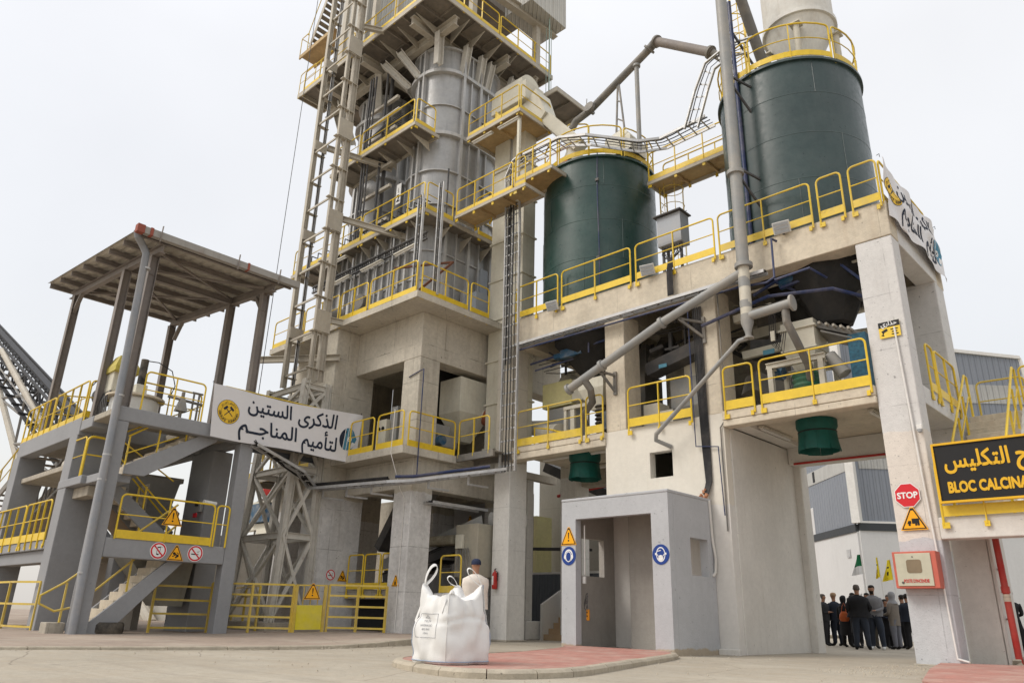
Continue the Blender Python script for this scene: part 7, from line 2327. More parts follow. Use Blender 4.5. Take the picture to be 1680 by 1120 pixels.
t = thing('rear_white_wall', 'low white wall behind the group of people with a rooftop step', 'wall', (-20, 36, 0))
MB().box(-24, -19.5, 35.5, 36, 0, 1.9).build('wall_panel', wall_w, t)

# flags on thin poles
for i, (x, y, z, col, lab) in enumerate([(-10.52, 30.0, 3.2, 'alg', 'green and white flag hanging limp on a thin pole behind the people'),
                                         (-9.93, 30.0, 3.08, 'yel', 'narrow yellow flag hanging limp, nearer to the green and white flag'),
                                         (-9.5, 30.0, 2.98, 'yel', 'wider yellow flag hanging limp, nearer to the corner column')]):
    t = thing('flag', lab, 'flag', (x, y, 0), 'flags on thin poles')
    MB().tube([(x + 0.1, y, 0), (x, y, z)], 0.012, 6).build('pole', white_p, t)
    wd = (0.4, 0.14, 0.36)[i]
    vs, fs = [], []
    for a in range(7):
        for b in range(13):
            u, v = a / 6, b / 12
            xx = x - wd * u * (0.35 + 0.65 * v)
            vs.append((xx, y + 0.07 * math.sin(u * 7 + v * 3), z - 0.02 - v * 0.72 - 0.06 * u))
    for a in range(6):
        for b in range(12):
            fs.append((a * 13 + b, a * 13 + b + 1, a * 13 + b + 14, a * 13 + b + 13))
    if col == 'alg':
        k = MB().add(vs, fs, True)
        k.mi = [1 if (j % 12) > 6 else 0 for j in range(len(fs))]
        k.build('cloth', [flat('flag_green', (0.01, 0.16, 0.06), 0.8), flat('flag_white', (0.75, 0.75, 0.75), 0.8)], t)
    else:
        k = MB().add(vs, fs, True)
        k.mi = [1 if (j // 12 in (2, 3) and (j % 12) in (4, 7, 8)) else 0 for j in range(len(fs))]
        k.build('cloth', [flat('flag_yellow', (0.82, 0.66, 0.03), 0.8), s_blk], t)

# rear parts of the plant seen between the silo building columns (left bay, ground level)
t = thing('rear_plant_building', 'cream rendered plant building with dark recesses behind the silo building', 'building', (-19, 22, 0))
rw = material('rear_plant_render', (0.45, 0.43, 0.38), 0.92, 0.12, 0.6, 0.06, streak=0.4, streak_col=(0.25, 0.22, 0.18), board=0.2)
MB().box(-21.2, -16.5, 24.0, 24.4, 0, 7.2).build('rear_wall', rw, t)
MB().box(-19.6, -19.0, 20.6, 21.2, 0, 5.0).box(-16.4, -15.8, 22.2, 22.8, 0, 5.4).build('column', conc_dark, t)
MB().box(-21.0, -20.0, 22.5, 23.4, 2.2, 4.4).build('yellow_silo_box', yellow_eq, t)
MB().box(-16.3, -13.0, 24.0, 24.3, 0, 7.5).build('side_wall', rw, t)
MB().box(-18.5, -15.2, 23.2, 23.3, 3.6, 4.2).build('dark_window_strip', darksteel, t)
tray([(-19.6, 20.0, 2.95), (-15.8, 20.4, 2.8)], 0.35, 'dark cable tray spanning behind the left column of the silo building', cables=4, mat=darksteel)
t = thing('inclined_conveyor', 'dark inclined conveyor gallery seen under the left balcony', 'conveyor', (-16, 22, 5))
MB().bar((-19.0, 22.0, 6.1), (-14.5, 22.0, 4.1), 0.5, 0.35).build('gallery', darksteel, t)
t = thing('corrugated_fence', 'dark grey corrugated sheet fence behind the small concrete stair', 'fence', (-16.5, 20.5, 0))
MB().box(-18.6, -15.0, 20.4, 20.43, 0, 2.05).build('sheet', material('dark_corrugated_sheet', (0.13, 0.145, 0.16), 0.5, 0.1, ribs=(1, 0, 0, 0.12, 0.03)), t)
MB().box(-18.65, -14.95, 20.38, 20.45, 2.05, 2.12).build('cap_rail', white_p, t)
t = thing('small_stair', 'small tan concrete stair with a white sloping parapet left of the hut', 'stairs', (-16.3, 19, 0))
m = MB()
for i in range(7):
    m.box(-16.55, -15.8, 19.0 + 0.24 * i, 19.0 + 0.24 * (i + 1), 0, 0.17 * (i + 1))
m.build('steps', material('tan_step_concrete', (0.47, 0.33, 0.2), 0.9, 0.15, dust=0.2), t)
MB().plate([(-16.65, 18.95, 0), (-16.65, 20.9, 0), (-16.65, 20.9, 2.0), (-16.65, 18.95, 1.05)], (1, 0, 0), 0.1).build('parapet', white_wall, t)
beam_box(-17.5, -16.75, 18.4, 19.1, 0, 0.55, 'block', conc_building, t, 0.03)
beam_box(-17.3, -16.95, 18.6, 18.9, 0.55, 5.0, 'pier', conc_building, t, 0.02)

# ================================================================ FAR LEFT: STOCKPILE, CONVEYOR, SCREEN PLANT
bm = bmesh.new()
bmesh.ops.create_grid(bm, x_segments=70, y_segments=40, size=1)
for v in bm.verts:
    u, q = v.co.x, v.co.y
    v.co.x = -74 + u * 30
    v.co.y = 47 + q * 16
    hgt = max(0, 1 - (abs(u) ** 1.6)) * max(0, 1 - abs(q) ** 1.3)
    v.co.z = 11.5 * hgt * (0.85 + 0.25 * noise.noise(Vector((u * 3, q * 3, 1)))) + 0.7 * noise.noise(Vector((u * 14, q * 12, 5))) - 0.3
me = bpy.data.meshes.new('gravel_heap')
bm.to_mesh(me)
bm.free()
gm = material('gravel', (0.40, 0.38, 0.34), 0.95, 0.2, 0.5, 0.35, bump=1.0, bscale=6, pores=0.5, bands=[(3.0, (0.42, 0.27, 0.17))])
me.materials.append(gm)
go = bpy.data.objects.new('gravel_heap', me)
COL.objects.link(go)
tag(go, 'grey and orange gravel stockpile far behind the lattice tower', 'gravel heap', kind='stuff')

t = thing('screening_plant', 'distant blue and red screening plant standing on top of the gravel stockpile', 'screening plant', (-72, 42, 6))
MB().box(-76.5, -73.5, 40, 42, 9.3, 11.2).build('blue_body', blue_eq, t)
MB().box(-75.5, -74.2, 40, 42, 12.1, 12.8).build('red_hood', redp, t)
MB().box(-79, -72.0, 40.5, 41.5, 8.6, 9.2).box(-77, -71, 40.3, 41.8, 11.3, 11.5).box(-75.0, -71.0, 40.2, 41, 7.6, 8.6).build('cream_frame', cream_eq, t)
m = MB()
for x in (-78.5, -76.5, -74.5, -72.5):
    m.bar((x, 40.8, 6), (x + 0.3, 40.8, 12.4), 0.15)
m.bar((-79, 40.8, 11), (-72, 40.8, 12.6), 0.2)
m.build('steelwork', dark_pipe, t)

CVA, CVB = Vector((-77.5, 14.5, 22.1)), Vector((-47.5, 14.5, 8.8))
t = thing('inclined_truss_conveyor', 'dark inclined lattice conveyor gallery far left against the sky', 'conveyor', tuple(CVA))
dv = (CVB - CVA).normalized()
A2 = CVA - dv * 14
B2 = CVB + dv * 12
up_ = Vector((0, -1, 0)).cross(dv).normalized()
if up_.z < 0:
    up_ = -up_
m, br, bl = MB(), MB(), MB()
for y in (-0.8, 0.8):
    for h in (-0.9, 0.0, 0.9):
        m.bar(A2 + Vector((0, y, 0)) + up_ * h, B2 + Vector((0, y, 0)) + up_ * h, 0.16)
N_ = 22
for i in range(N_):
    p, q = A2.lerp(B2, i / N_), A2.lerp(B2, (i + 1) / N_)
    for y in (-0.8, 0.8):
        s1 = 1 if i % 2 else -1
        br.bar(p + Vector((0, y, 0)) + up_ * 0.9 * s1, q + Vector((0, y, 0)) - up_ * 0.9 * s1, 0.12)
        br.bar(p + Vector((0, y, 0)) + up_ * 0.9, p + Vector((0, y, 0)) - up_ * 0.9, 0.1)
    br.bar(p + Vector((0, -1.6, 0)) - up_ * 0.9, p + Vector((0, 1.2, 0)) - up_ * 0.9, 0.14)
m.build('chord', gallery_black, t)
br.build('bracing', gallery_black, t)
bl.bar(A2 + up_ * 1.05, B2 + up_ * 1.05, 0.6, 0.15)
bl.build('belt_cover', gallery_black, t)
MB().bar(A2 - up_ * 1.0 + Vector((0, -1.3, 0)), B2 - up_ * 1.0 + Vector((0, -1.3, 0)), 0.35, 0.06).build('walkway', gallery_black, t)
MB().tube([A2 - Vector((0, 1.6, -0.1)), B2 - Vector((0, 1.6, -0.1))], 0.06, 6).build('handrail', dark_pipe, t)
t = thing('conveyor_trestle', 'tall pale steel trestle with crossed rods supporting the far left conveyor', 'trestle', (-66, 14, 0))
LA = lambda z: Vector((-73.5 + (21.15 - z) * 1.925, 13.6, z))
LB = lambda z: Vector((-70.5 + (17.2 - z) * 1.54, 13.6, z))
MB().tube([LA(20.6), LA(0)], 0.24, 10).tube([LB(18.5), LB(0)], 0.22, 10).build('leg', beam_steel, t)
m = MB()
for z in (15.2, 10.6, 6.2):
    m.tube([LB(z + 0.5), LA(z - 0.6)], 0.12, 6)
for za, zb in ((15.5, 10.4), (11.0, 6.0), (6.4, 1.6)):
    m.tube([LB(za), LA(zb)], 0.09, 6).tube([LA(za - 0.8), LB(zb + 0.4)], 0.09, 6)
m.tube([LB(16.5), LA(17.8)], 0.09, 6)
m.build('cross_rod', dark_pipe, t)
t = thing('access_stair', 'yellow railed steel access stair rising from the left picture edge to the upper deck', 'stairs', (-29, 7, 4))
m = MB()
for y in (7.0, 7.9):
    m.bar((-33.5, y, 3.6), (-28.2, y, 5.5), 0.06, 0.25)
m.build('stringer', dark_pipe, t)
m = MB()
for i in range(14):
    f = i / 13
    m.box(-33.4 + 5.1 * f, -33.1 + 5.1 * f, 7.0, 7.9, 3.65 + 1.9 * f, 3.69 + 1.9 * f)
m.build('tread', under_steel, t)
m = MB()
m.tube([(-33.5, 7.0, 4.7), (-28.2, 7.0, 6.6)], 0.026, 6).tube([(-33.5, 7.0, 4.2), (-28.2, 7.0, 6.1)], 0.018, 6)
for i in range(5):
    m.bar((-33.3 + i * 1.2, 7.0, 3.7 + .43 * i), (-33.3 + i * 1.2, 7.0, 4.75 + .43 * i), 0.045)
m.build('handrail', yellow_old, t)
t = thing('transfer_platform', 'grey under deck of a transfer conveyor at the far left behind the columns', 'conveyor', (-32, 8.5, 3.5))
MB().bar((-37, 9.0, 2.4), (-28.5, 9.0, 5.0), 1.6, 0.25).build('deck_plate', under_steel, t)
m = MB()
for i in range(10):
    f = i / 9
    m.bar((-36 + 7.5 * f, 8.1, 2.1 + 2.3 * f), (-36.5 + 7.5 * f, 8.1, 3.4 + 2.3 * f), 0.06).bar((-36 + 7.5 * f, 8.1, 2.1 + 2.3 * f), (-35.2 + 7.5 * f, 8.1, 3.6 + 2.3 * f), 0.05)
m.bar((-37, 8.1, 1.9), (-28.5, 8.1, 4.5), 0.1).bar((-37, 8.1, 3.3), (-28.5, 8.1, 5.7), 0.08)
m.build('lattice', dark_pipe, t)
t = thing('concrete_block_house', 'pale concrete block wall behind the grey columns at the far left', 'building', (-33, 14, 0))
MB().box(-42, -29.5, 14, 18, 0, 3.4).build('wall', rw, t)

# ================================================================ BIG BAG
bagm = material('woven_white_polypropylene', (0.72, 0.715, 0.70), 0.6, 0.05, 2.5, 0.03, bump=0.25, bscale=90, spec=0.35, dust=0.12, dust_col=(0.6, 0.54, 0.44))
seam_b = flat('bag_seam_blue_grey', (0.30, 0.36, 0.46), 0.7)
BC = Vector((-7.33 - 0.385, 6.62 + 0.43, 0.09))
t = thing('bulk_bag', 'full white woven bulk bag with three lifting loops standing on the tiled island', 'bulk bag', tuple(BC))
ca, sa = math.cos(math.radians(40)), math.sin(math.radians(40))
# local axes: u = towards picture right face, v = away
bu = Vector((0.087, 0.996, 0))
bv = Vector((-0.996, 0.087, 0))
N1, N2 = 72, 26


def bag_r(a, h):
    """superellipse outline"""
    c, s_ = math.cos(a), math.sin(a)
    e = 3.4 if h < 0.75 else 3.0
    r = (abs(c) ** e + abs(s_) ** e) ** (-1 / e)
    return r


vs, fs = [], []
Hb = 0.78
for j in range(N2 + 1):
    h = j / N2
    prof = 1.05 - 0.06 * h + 0.045 * math.sin(min(1, h * 1.5) * math.pi) - 0.12 * max(0, h - 0.62) / 0.38
    if h < 0.06:
        prof -= 0.05 * (1 - h / 0.06)
    for i in range(N1):
        a = 2 * math.pi * i / N1
        r = bag_r(a, h) * 0.395 * prof
        corner = abs(math.sin(2 * a)) ** 4
        wr = 0.040 * noise.noise(Vector((math.cos(a) * 2.2, math.sin(a) * 2.2, h * 3.0))) + 0.020 * noise.noise(Vector((math.cos(a) * 7, math.sin(a) * 7, h * 5))) - 0.022 * math.exp(-((h - 0.66 - 0.05 * math.sin(a * 3)) / 0.03) ** 2)
        # vertical pull folds under the corners at the top
        if h > 0.6:
            wr += 0.02 * (h - 0.6) / 0.4 * math.sin(a * 14 + h * 5)
        if h < 0.12:
            r *= 1 + 0.05 * corner * (1 - h / 0.12)
        p = BC + bu * (r + wr) * math.cos(a) + bv * (r + wr) * math.sin(a)
        z = h * Hb
        if h > 0.7:
            z += 0.03 * noise.noise(Vector((math.cos(a) * 3, math.sin(a) * 3, 9))) * (h - 0.7) / 0.3 + ((h - 0.7) / 0.3) ** 1.3 * (0.20 * corner * (0.35 if 180 < math.degrees(a) < 270 else 1) - 0.02)
        vs.append((p.x, p.y, BC.z + z))
# crumpled top
K1 = 10
for k in range(1, K1 + 1):
    f = k / K1
    for i in range(N1):
        a = 2 * math.pi * i / N1
        base = Vector(vs[N2 * N1 + i])
        c = Vector((BC.x, BC.y, base.z))
        p = base.lerp(c, f)
        lvl = BC.z + Hb - 0.06
        z = base.z * (1 - f) ** 1.5 + lvl * (1 - (1 - f) ** 1.5)
        z += 0.12 * noise.noise(Vector((p.x * 6, p.y * 6, 3))) * min(1, f * 3) + 0.03 * noise.noise(Vector((p.x * 19, p.y * 19, 8)))
        vs.append((p.x, p.y, z))
tot = N2 + K1
for j in range(tot):
    for i in range(N1):
        i2 = (i + 1) % N1
        fs.append((j * N1 + i, j * N1 + i2, (j + 1) * N1 + i2, (j + 1) * N1 + i))
vs.append((BC.x, BC.y, BC.z))
nb = len(vs) - 1
fs += [(nb, (i + 1) % N1, i) for i in range(N1)]
MB().add(vs, fs, True).build('bag_body', bagm, t, sharp=80)


def bag_pt(a, h, out=0.0):
    i = int(round(a / (2 * math.pi) * N1)) % N1
    j = int(round(h * N2))
    p = Vector(vs[j * N1 + i])
    d = (p - Vector((BC.x, BC.y, p.z))).normalized()
    return p + d * out


for k, a in enumerate((math.radians(45), math.radians(135), math.radians(225), math.radians(315))):
    pts = [bag_pt(a, h, 0.004) for h in (0.02, 0.15, 0.3, 0.45, 0.6, 0.75, 0.9, 1.0)]
    MB().tube(pts, 0.006, 5).build('corner_seam', seam_b if k != 2 else white_p, t)
m = MB()
m.tube([bag_pt(math.radians(x), 0.02, 0.006) for x in range(0, 360, 5)], 0.006, 5, closed=True)
m.build('bottom_seam', seam_b, t)
m = MB()
# lifting loops: flat webbing
for a, tl, hh, wl in ((math.radians(135), 0.13, 0.25, 0.045), (math.radians(45), -0.13, 0.12, 0.04), (math.radians(315), -0.19, 0.22, 0.045), (math.radians(225), 0.06, 0.03, 0.03)):
    base = bag_pt(a, 1.0, 0.0)
    d = (base - Vector((BC.x, BC.y, base.z))).normalized()
    base = base - d * 0.015 - Vector((0, 0, 0.02))
    ax = rgt * tl + Vector((0, 0, hh))
    ac = ax.normalized().cross(fwd).normalized()
    PP = [bag_pt(a, 0.62, 0.008), bag_pt(a, 0.8, 0.008), bag_pt(a, 0.95, 0.006)]
    for i in range(21):
        th_ = 2 * math.pi * i / 20
        al = (1 - math.cos(th_)) / 2
        PP.append(base + ax * al + ac * math.sin(th_) * wl * (0.3 + al ** 0.6) + d * 0.004 * math.sin(th_))
    PP += [bag_pt(a - 0.12, 0.93, 0.008), bag_pt(a - 0.14, 0.75, 0.008)]
    q = MB()
    wd = (fwd * 0.75 + ac * 0.35 + Vector((0, 0, 0.25))).normalized()
    L_, R__ = [p + wd * 0.022 for p in PP], [p - wd * 0.022 for p in PP]
    n_ = len(PP)
    th = ac * 0.0035
    q.add([v + th for v in L_] + [v + th for v in R__] + [v - th for v in L_] + [v - th for v in R__],
          [(i, i + 1, n_ + i + 1, n_ + i) for i in range(n_ - 1)] + [(2 * n_ + i, 3 * n_ + i, 3 * n_ + i + 1, 2 * n_ + i + 1) for i in range(n_ - 1)] +
          [(i, 2 * n_ + i, 2 * n_ + i + 1, i + 1) for i in range(n_ - 1)] + [(n_ + i, n_ + i + 1, 3 * n_ + i + 1, 3 * n_ + i) for i in range(n_ - 1)], True)
    q.build('lifting_loop', bagm, t, sharp=60)
# printed frame and lettering on the left face (angle 180..225 side)
ink = flat('faded_bag_ink', (0.22, 0.23, 0.25), 0.8)


def bag_surf(x, z):
    """x along the left face (-1..1), z height m -> point just outside the bag"""
    a0 = math.radians(180 + 45 * x)
    i = a0 / (2 * math.pi) * N1
    j = z / Hb * N2
    i0, j0 = int(i), int(j)
    fi, fj = i - i0, j - j0
    g_ = lambda ii, jj: Vector(vs[jj * N1 + ii % N1])
    p = g_(i0, j0).lerp(g_(i0 + 1, j0), fi).lerp(g_(i0, j0 + 1).lerp(g_(i0 + 1, j0 + 1), fi), fj)
    return p - bu * 0.006


def ink_line(pts, r=0.0022):
    P = []
    for (xa, za), (xb, zb) in zip(pts, pts[1:]):
        for k in range(6):
            f = k / 6
            P.append(bag_surf(xa + (xb - xa) * f, za + (zb - za) * f))
    P.append(bag_surf(*pts[-1]))
    MB().tube(P, r, 4).build('printed_frame', ink, t)


ink_line([(-0.55, 0.30), (0.62, 0.30), (0.62, 0.58), (-0.55, 0.58), (-0.55, 0.30)])
for q_, (s_, z_, sz) in enumerate([('SLOVAKIA', 0.485, 0.042), ('GREY QUICKLIME', 0.435, 0.034), ('POUR L EAU', 0.385, 0.034), ('1000', 0.335, 0.034)]):
    pass


def bag_bend(p):
    q = p - BC
    xx = -q.dot(bv) / 0.35
    return bag_surf(max(-0.95, min(0.95, xx)), q.z)


for s_, z_, sz, xo in (('T FLOW', 0.48, 0.036, 0.0), ('HYDRAULIC', 0.43, 0.036, 0.02), ('BIG BAG', 0.385, 0.034, 0.0), ('CBAU', 0.34, 0.03, -0.05)):
    text_ob(s_, 'printed_words', ink, t, tuple(BC - bu * 0.5 + Vector((0, 0, z_))), tuple(-bv), (0, 0, 1), sz, ext=0.0, bold=0.0, bend=bag_bend, fx=1.1)
ink_line([(-0.2, 0.53), (-0.05, 0.56), (0.1, 0.53), (-0.2, 0.53)])

# ================================================================ FIRE EXTINGUISHER
t = thing('fire_extinguisher', 'red fire extinguisher with a white label hanging on the pale column', 'fire extinguisher', (-15.8, 16.0, 1.5))
MB().lathe(-15.8, 16.0, [(0.005, 1.38), (0.065, 1.385), (0.078, 1.41), (0.078, 1.78), (0.06, 1.83), (0.025, 1.86), (0.025, 1.9)], 20).build('bottle', redp, t)
MB().lathe(-15.8, 16.0, [(0.0795, 1.5), (0.0795, 1.74)], 10, a0=math.radians(195), a1=math.radians(285)).build('label_patch', s_wht, t)
MB().bar((-15.83, 16.0, 1.9), (-15.73, 15.97, 1.94), 0.02).tube([(-15.78, 16.0, 1.89), (-15.7, 16.0, 1.85), (-15.69, 16.0, 1.6)], 0.01, 6).build('valve_and_hose', s_blk, t)
MB().box(-15.84, -15.76, 16.06, 16.1, 1.72, 1.84).build('wall_bracket', darksteel, t)

# ================================================================ SIGNS
X_, Z_ = (1, 0, 0), (0, 0, 1)
# hut
warn_sign('orange exclamation triangle left of the hut doorway, above the blue ear sign', (-11.6, 14.195, 2.47), X_, Z_, 0.42, 'excl')
blue_sign('round blue ear protection sign at the left of the hut doorway', (-11.6, 14.195, 2.03), X_, Z_, 0.42, 'ears')
blue_sign('round blue dust mask sign at the right of the hut doorway', (-9.08, 14.195, 1.98), X_, Z_, 0.42, 'mask')
# corner column
s = Sign('red octagonal STOP sign on the corner column', 'stop sign', (-4.6, 16.072, 3.08), X_, Z_, 0.46, 'stop_sign', 'warning and instruction signs')
oc = [(0.54 * math.cos(math.radians(22.5 + 45 * i)), 0.54 * math.sin(math.radians(22.5 + 45 * i))) for i in range(8)]
s.poly(oc, s_wht, 'sign_plate', 0.006)
s.poly([(x * 0.94, y * 0.94) for x, y in oc], s_red, 'face')
text_ob('STOP', 'lettering', s_wht, s.t, s.P(0, -0.125) + s.n * 0.0085, X_, Z_, 0.165, ext=0.001, bold=0.006, fx=0.95)
warn_sign('orange warning triangle with a truck on the corner column below the stop sign', (-4.56, 16.065, 2.62), X_, Z_, 0.44, 'truck')
s = Sign('small black and yellow camera surveillance sign high on the corner column', 'notice', (-4.45, 16.07, 6.52), (1, 0, 0.0), Z_, 0.42, 'notice_sign', 'warning and instruction signs')
s.poly([(-0.5, -0.42), (0.5, -0.42), (0.5, 0.42), (-0.5, 0.42)], s_cam, 'sign_plate', 0.005)
s.poly([(-0.5, 0.12), (0.5, 0.12), (0.5, 0.42), (-0.5, 0.42)], s_blk, 'black_header')
text_ob(AR['hazari'], 'arabic_lettering', s_wht, s.t, s.P(0, 0.2) + s.n * 0.008, X_, Z_, 0.13, ext=0.001, bold=0.003)
s.multi([line_poly(-0.36, -0.12, -0.1, 0.0, 0.13), line_poly(-0.3, -0.15, -0.34, -0.3, 0.05), line_poly(-0.4, -0.25, -0.28, -0.3, 0.05)], s_blk, 'camera_symbol')
s.multi([line_poly(0.05, -0.02, 0.4, -0.02, 0.05), line_poly(0.1, -0.15, 0.36, -0.15, 0.05), line_poly(0.08, -0.28, 0.4, -0.28, 0.05)], s_blk, 'small_print')
# left structure (faces +X: right = +Y)
Yv = (0, 1, 0)
ban_sign('round red no telephone sign on the grey landing beam', (XL + 0.01, 8.05, 1.99), Yv, Z_, 0.38, 'phone')
warn_sign('orange hand crushing warning triangle between the two round red signs on the grey landing beam', (XL + 0.01, 8.50, 1.96), Yv, Z_, 0.38, 'hand')
ban_sign('round red no smoking sign on the grey landing beam', (XL + 0.01, 9.0, 1.99), Yv, Z_, 0.38, 'smoke')
warn_sign('orange warning triangle with exclamation mark on the yellow landing rail', (XL + 0.06, 8.25, 2.83), Yv, Z_, 0.46, 'excl')
# gate
gn = (gb - ga).normalized()
warn_sign('orange warning triangle with exclamation mark on the yellow gate', tuple(ga.lerp(gb, 0.55) + Vector((0.06, -0.04, 1.03))), tuple(gn), Z_, 0.42, 'excl')
# tower columns
ban_sign('faded no smoking sign on the left grey tower column', (-20.49, 13.62, 1.72), Yv, Z_, 0.32, 'smoke')
warn_sign('faded orange warning triangle on the left grey tower column beside the no smoking sign', (-20.49, 14.05, 1.7), Yv, Z_, 0.32, 'hand')
warn_sign('small orange fire warning triangle on the corner tower column', (-17.55, 13.82, 1.52), X_, Z_, 0.30, 'flame')
# back wall in the bay
warn_sign('orange warning triangle on the shaded rear wall behind the conveyor', (-20.4, 19.28, 3.85), X_, Z_, 0.45, 'hand')
blue_sign('round blue ear protection sign on the shaded rear wall, left of the pair', (-20.4, 19.28, 3.25), X_, Z_, 0.45, 'ears')
blue_sign('round blue mask sign on the shaded rear wall, right of the pair', (-19.75, 19.28, 3.1), X_, Z_, 0.45, 'mask')

# ================================================================ BANNERS
ban_m = material('white_banner_fabric', (0.70, 0.69, 0.70), 0.7, 0.03, 1.5, 0.015, bump=0.12, bscale=60)
ink_d = flat('banner_dark_ink', (0.018, 0.025, 0.045), 0.7)
gold = flat('emblem_gold', (0.78, 0.50, 0.04), 0.6)
tealc = flat('emblem_teal', (0.06, 0.22, 0.33), 0.6)
teal2 = flat('emblem_light_teal', (0.12, 0.34, 0.42), 0.6)


def wave(u, v):
    return 0.045 * math.sin(u * 6 + v * 2.2) * (0.3 + v) + 0.035 * math.exp(-((u - 0.06 - 0.25 * (1 - v)) / 0.05) ** 2) * (1 - v) + 0.03 * math.exp(-((u - 0.97 + 0.3 * (1 - v) * 0.6) / 0.04) ** 2) * (v) + 0.008 * math.sin(u * 31 + v * 9)


def banner(name, label, TL, TR, BL, BR, nrm, wv, amp, compress=None):
    """TL.. corners, nrm = facing; v=1 top"""
    TL, TR, BL, BR, nrm = map(Vector, (TL, TR, BL, BR, nrm))
    t = thing(name, label, 'banner', tuple(TL))

    def S_(u, v, e=0.0):
        # slight sag of the top edge between ties
        p = BL.lerp(BR, u).lerp(TL.lerp(TR, u), v)
        p = p + Vector((0, 0, -0.06 * math.sin(math.pi * u) ** 2 * v - 0.02 * math.sin(u * 9) * (1 - v)))
        return p + nrm * (wv(u, v) * amp + e)
    nu, nv = 90, 26
    vs_ = [S_(i / nu, j / nv) for j in range(nv + 1) for i in range(nu + 1)]
    vs_ += [S_(i / nu, j / nv, -0.004) for j in range(nv + 1) for i in range(nu + 1)]
    k = (nu + 1) * (nv + 1)
    fs_ = []
    for j in range(nv):
        for i in range(nu):
            a = j * (nu + 1) + i
            fs_.append((a, a + 1, a + nu + 2, a + nu + 1))
            fs_.append((k + a, k + a + nu + 1, k + a + nu + 2, k + a + 1))
    for i in range(nu):
        fs_.append((i, k + i, k + i + 1, i + 1))
        b = nv * (nu + 1) + i
        fs_.append((b, b + 1, k + b + 1, k + b))
    for j in range(nv):
        a, b = j * (nu + 1), (j + 1) * (nu + 1)
        fs_.append((a, b, k + b, k + a))
        fs_.append((a + nu, k + a + nu, k + b + nu, b + nu))
    MB().add(vs_, fs_, True).build('fabric', ban_m, t, sharp=80)
    W = (TR - TL).length
    Hh_ = (TL - BL).length
    bend = lambda p: S_(p.x, p.y, 0.006 + p.z)
    # 2-D layout space: x,z in banner units (u,v)

    def txt(body, u, v, size, bold, fx=1.0, name='arabic_lettering', lift=0.0, mat=None, rot=0):
        c, s_ = math.cos(rot), math.sin(rot)
        o = text_ob(body, name, mat or ink_d, None, (0, 0, 0), (1, 0, 0), (0, 1, 0), size, ext=0, bold=bold, fx=fx, sub=0.12)
        for q in o.data.vertices:
            x, y = q.co.x, q.co.y
            x, y = x * c - y * s_, x * s_ + y * c
            q.co = S_(u + x / W, v + y / Hh_, 0.006 + lift + q.co.z) - TL
        o.parent = t
        ORG[o.name] = TL
        return o

    def shape(polys, mat, nm, lift):
        m_ = MB()
        for P in polys:
            n_ = len(P)
            cx_, cy_ = sum(p[0] for p in P) / n_, sum(p[1] for p in P) / n_
            # subdivide outline and fan
            Q = []
            for i in range(n_):
                a, b = P[i], P[(i + 1) % n_]
                for s2 in range(3):
                    Q.append((a[0] + (b[0] - a[0]) * s2 / 3, a[1] + (b[1] - a[1]) * s2 / 3))
            vv, ff = [S_(cx_, cy_, 0.006 + lift)], []
            for ring in range(1, 4):
                for x, y in Q:
                    vv.append(S_(cx_ + (x - cx_) * ring / 3, cy_ + (y - cy_) * ring / 3, 0.006 + lift))
            nq = len(Q)
            for i in range(nq):
                ff.append((0, 1 + i, 1 + (i + 1) % nq))
                for ring in range(2):
                    a = 1 + ring * nq
                    ff.append((a + i, a + nq + i, a + nq + (i + 1) % nq, a + (i + 1) % nq))
            m_.add(vv, ff, True)
        return m_.build(nm, mat, t)

    def uv(P, cu, cv, r):
        return [(cu + x * r / W, cv + y * r / Hh_) for x, y in P]
    # gold round emblem with crossed hammers
    cu, cv, r = 0.095, 0.52, 0.33
    shape([uv(circ_poly(0, 0, 1.0, 24), cu, cv, r)], ink_d, 'emblem_outline', 0.001)
    shape([uv(circ_poly(0, 0, 0.965, 24), cu, cv, r)], gold, 'emblem_disc', 0.003)
    shape([uv(circ_poly(0, 0, 0.655, 24), cu, cv, r)], ink_d, 'emblem_ring', 0.005)
    shape([uv(circ_poly(0, 0, 0.635, 24), cu, cv, r)], gold, 'emblem_centre', 0.007)
    shape([uv(line_poly(-0.36, -0.36, 0.30, 0.30, 0.07), cu, cv, r), uv(line_poly(0.36, -0.36, -0.30, 0.30, 0.07), cu, cv, r),
           uv(line_poly(0.12, 0.42, 0.44, 0.14, 0.2), cu, cv, r), uv(line_poly(-0.12, 0.42, -0.44, 0.14, 0.2), cu, cv, r)], ink_d, 'crossed_hammers', 0.009)
    word = 'GROUPE SONAREM'
    for i, ch in enumerate(word):
        a = math.radians(-90 + (i - (len(word) - 1) / 2) * 12.5)
        if ch != ' ':
            txt(ch, cu + 0.88 * r * math.cos(a) / W, cv + 0.88 * r * math.sin(a) / Hh_, r * 0.26, 0.002, name='emblem_letter', lift=0.009, rot=a + math.pi / 2)
    for i, ch in enumerate(AR['manajim'][::1][:5] + ' ' + AR['zikra'][:5]):
        a = math.radians(90 - (i - 5) * 11)
        if ch != ' ':
            txt(ch, cu + 0.72 * r * math.cos(a) / W, cv + 0.72 * r * math.sin(a) / Hh_, r * 0.24, 0.001, name='emblem_letter', lift=0.009, rot=a - math.pi / 2)
    # words
    def fit(word, u0, u1, v, size):
        o = text_ob(word, 'probe', ink_d, None, (0, 0, 0), (1, 0, 0), (0, 1, 0), size)
        xs_ = [q.co.x for q in o.data.vertices]
        wd_ = max(xs_) - min(xs_)
        mid = (max(xs_) + min(xs_)) / 2
        bpy.data.objects.remove(o)
        k_ = (u1 - u0) * W / wd_
        txt(word, (u0 + u1) / 2 - mid * k_ / W, v, size, 0.011, k_)
    fit(AR['sittin'], 0.215, 0.505, 0.64, 0.58)
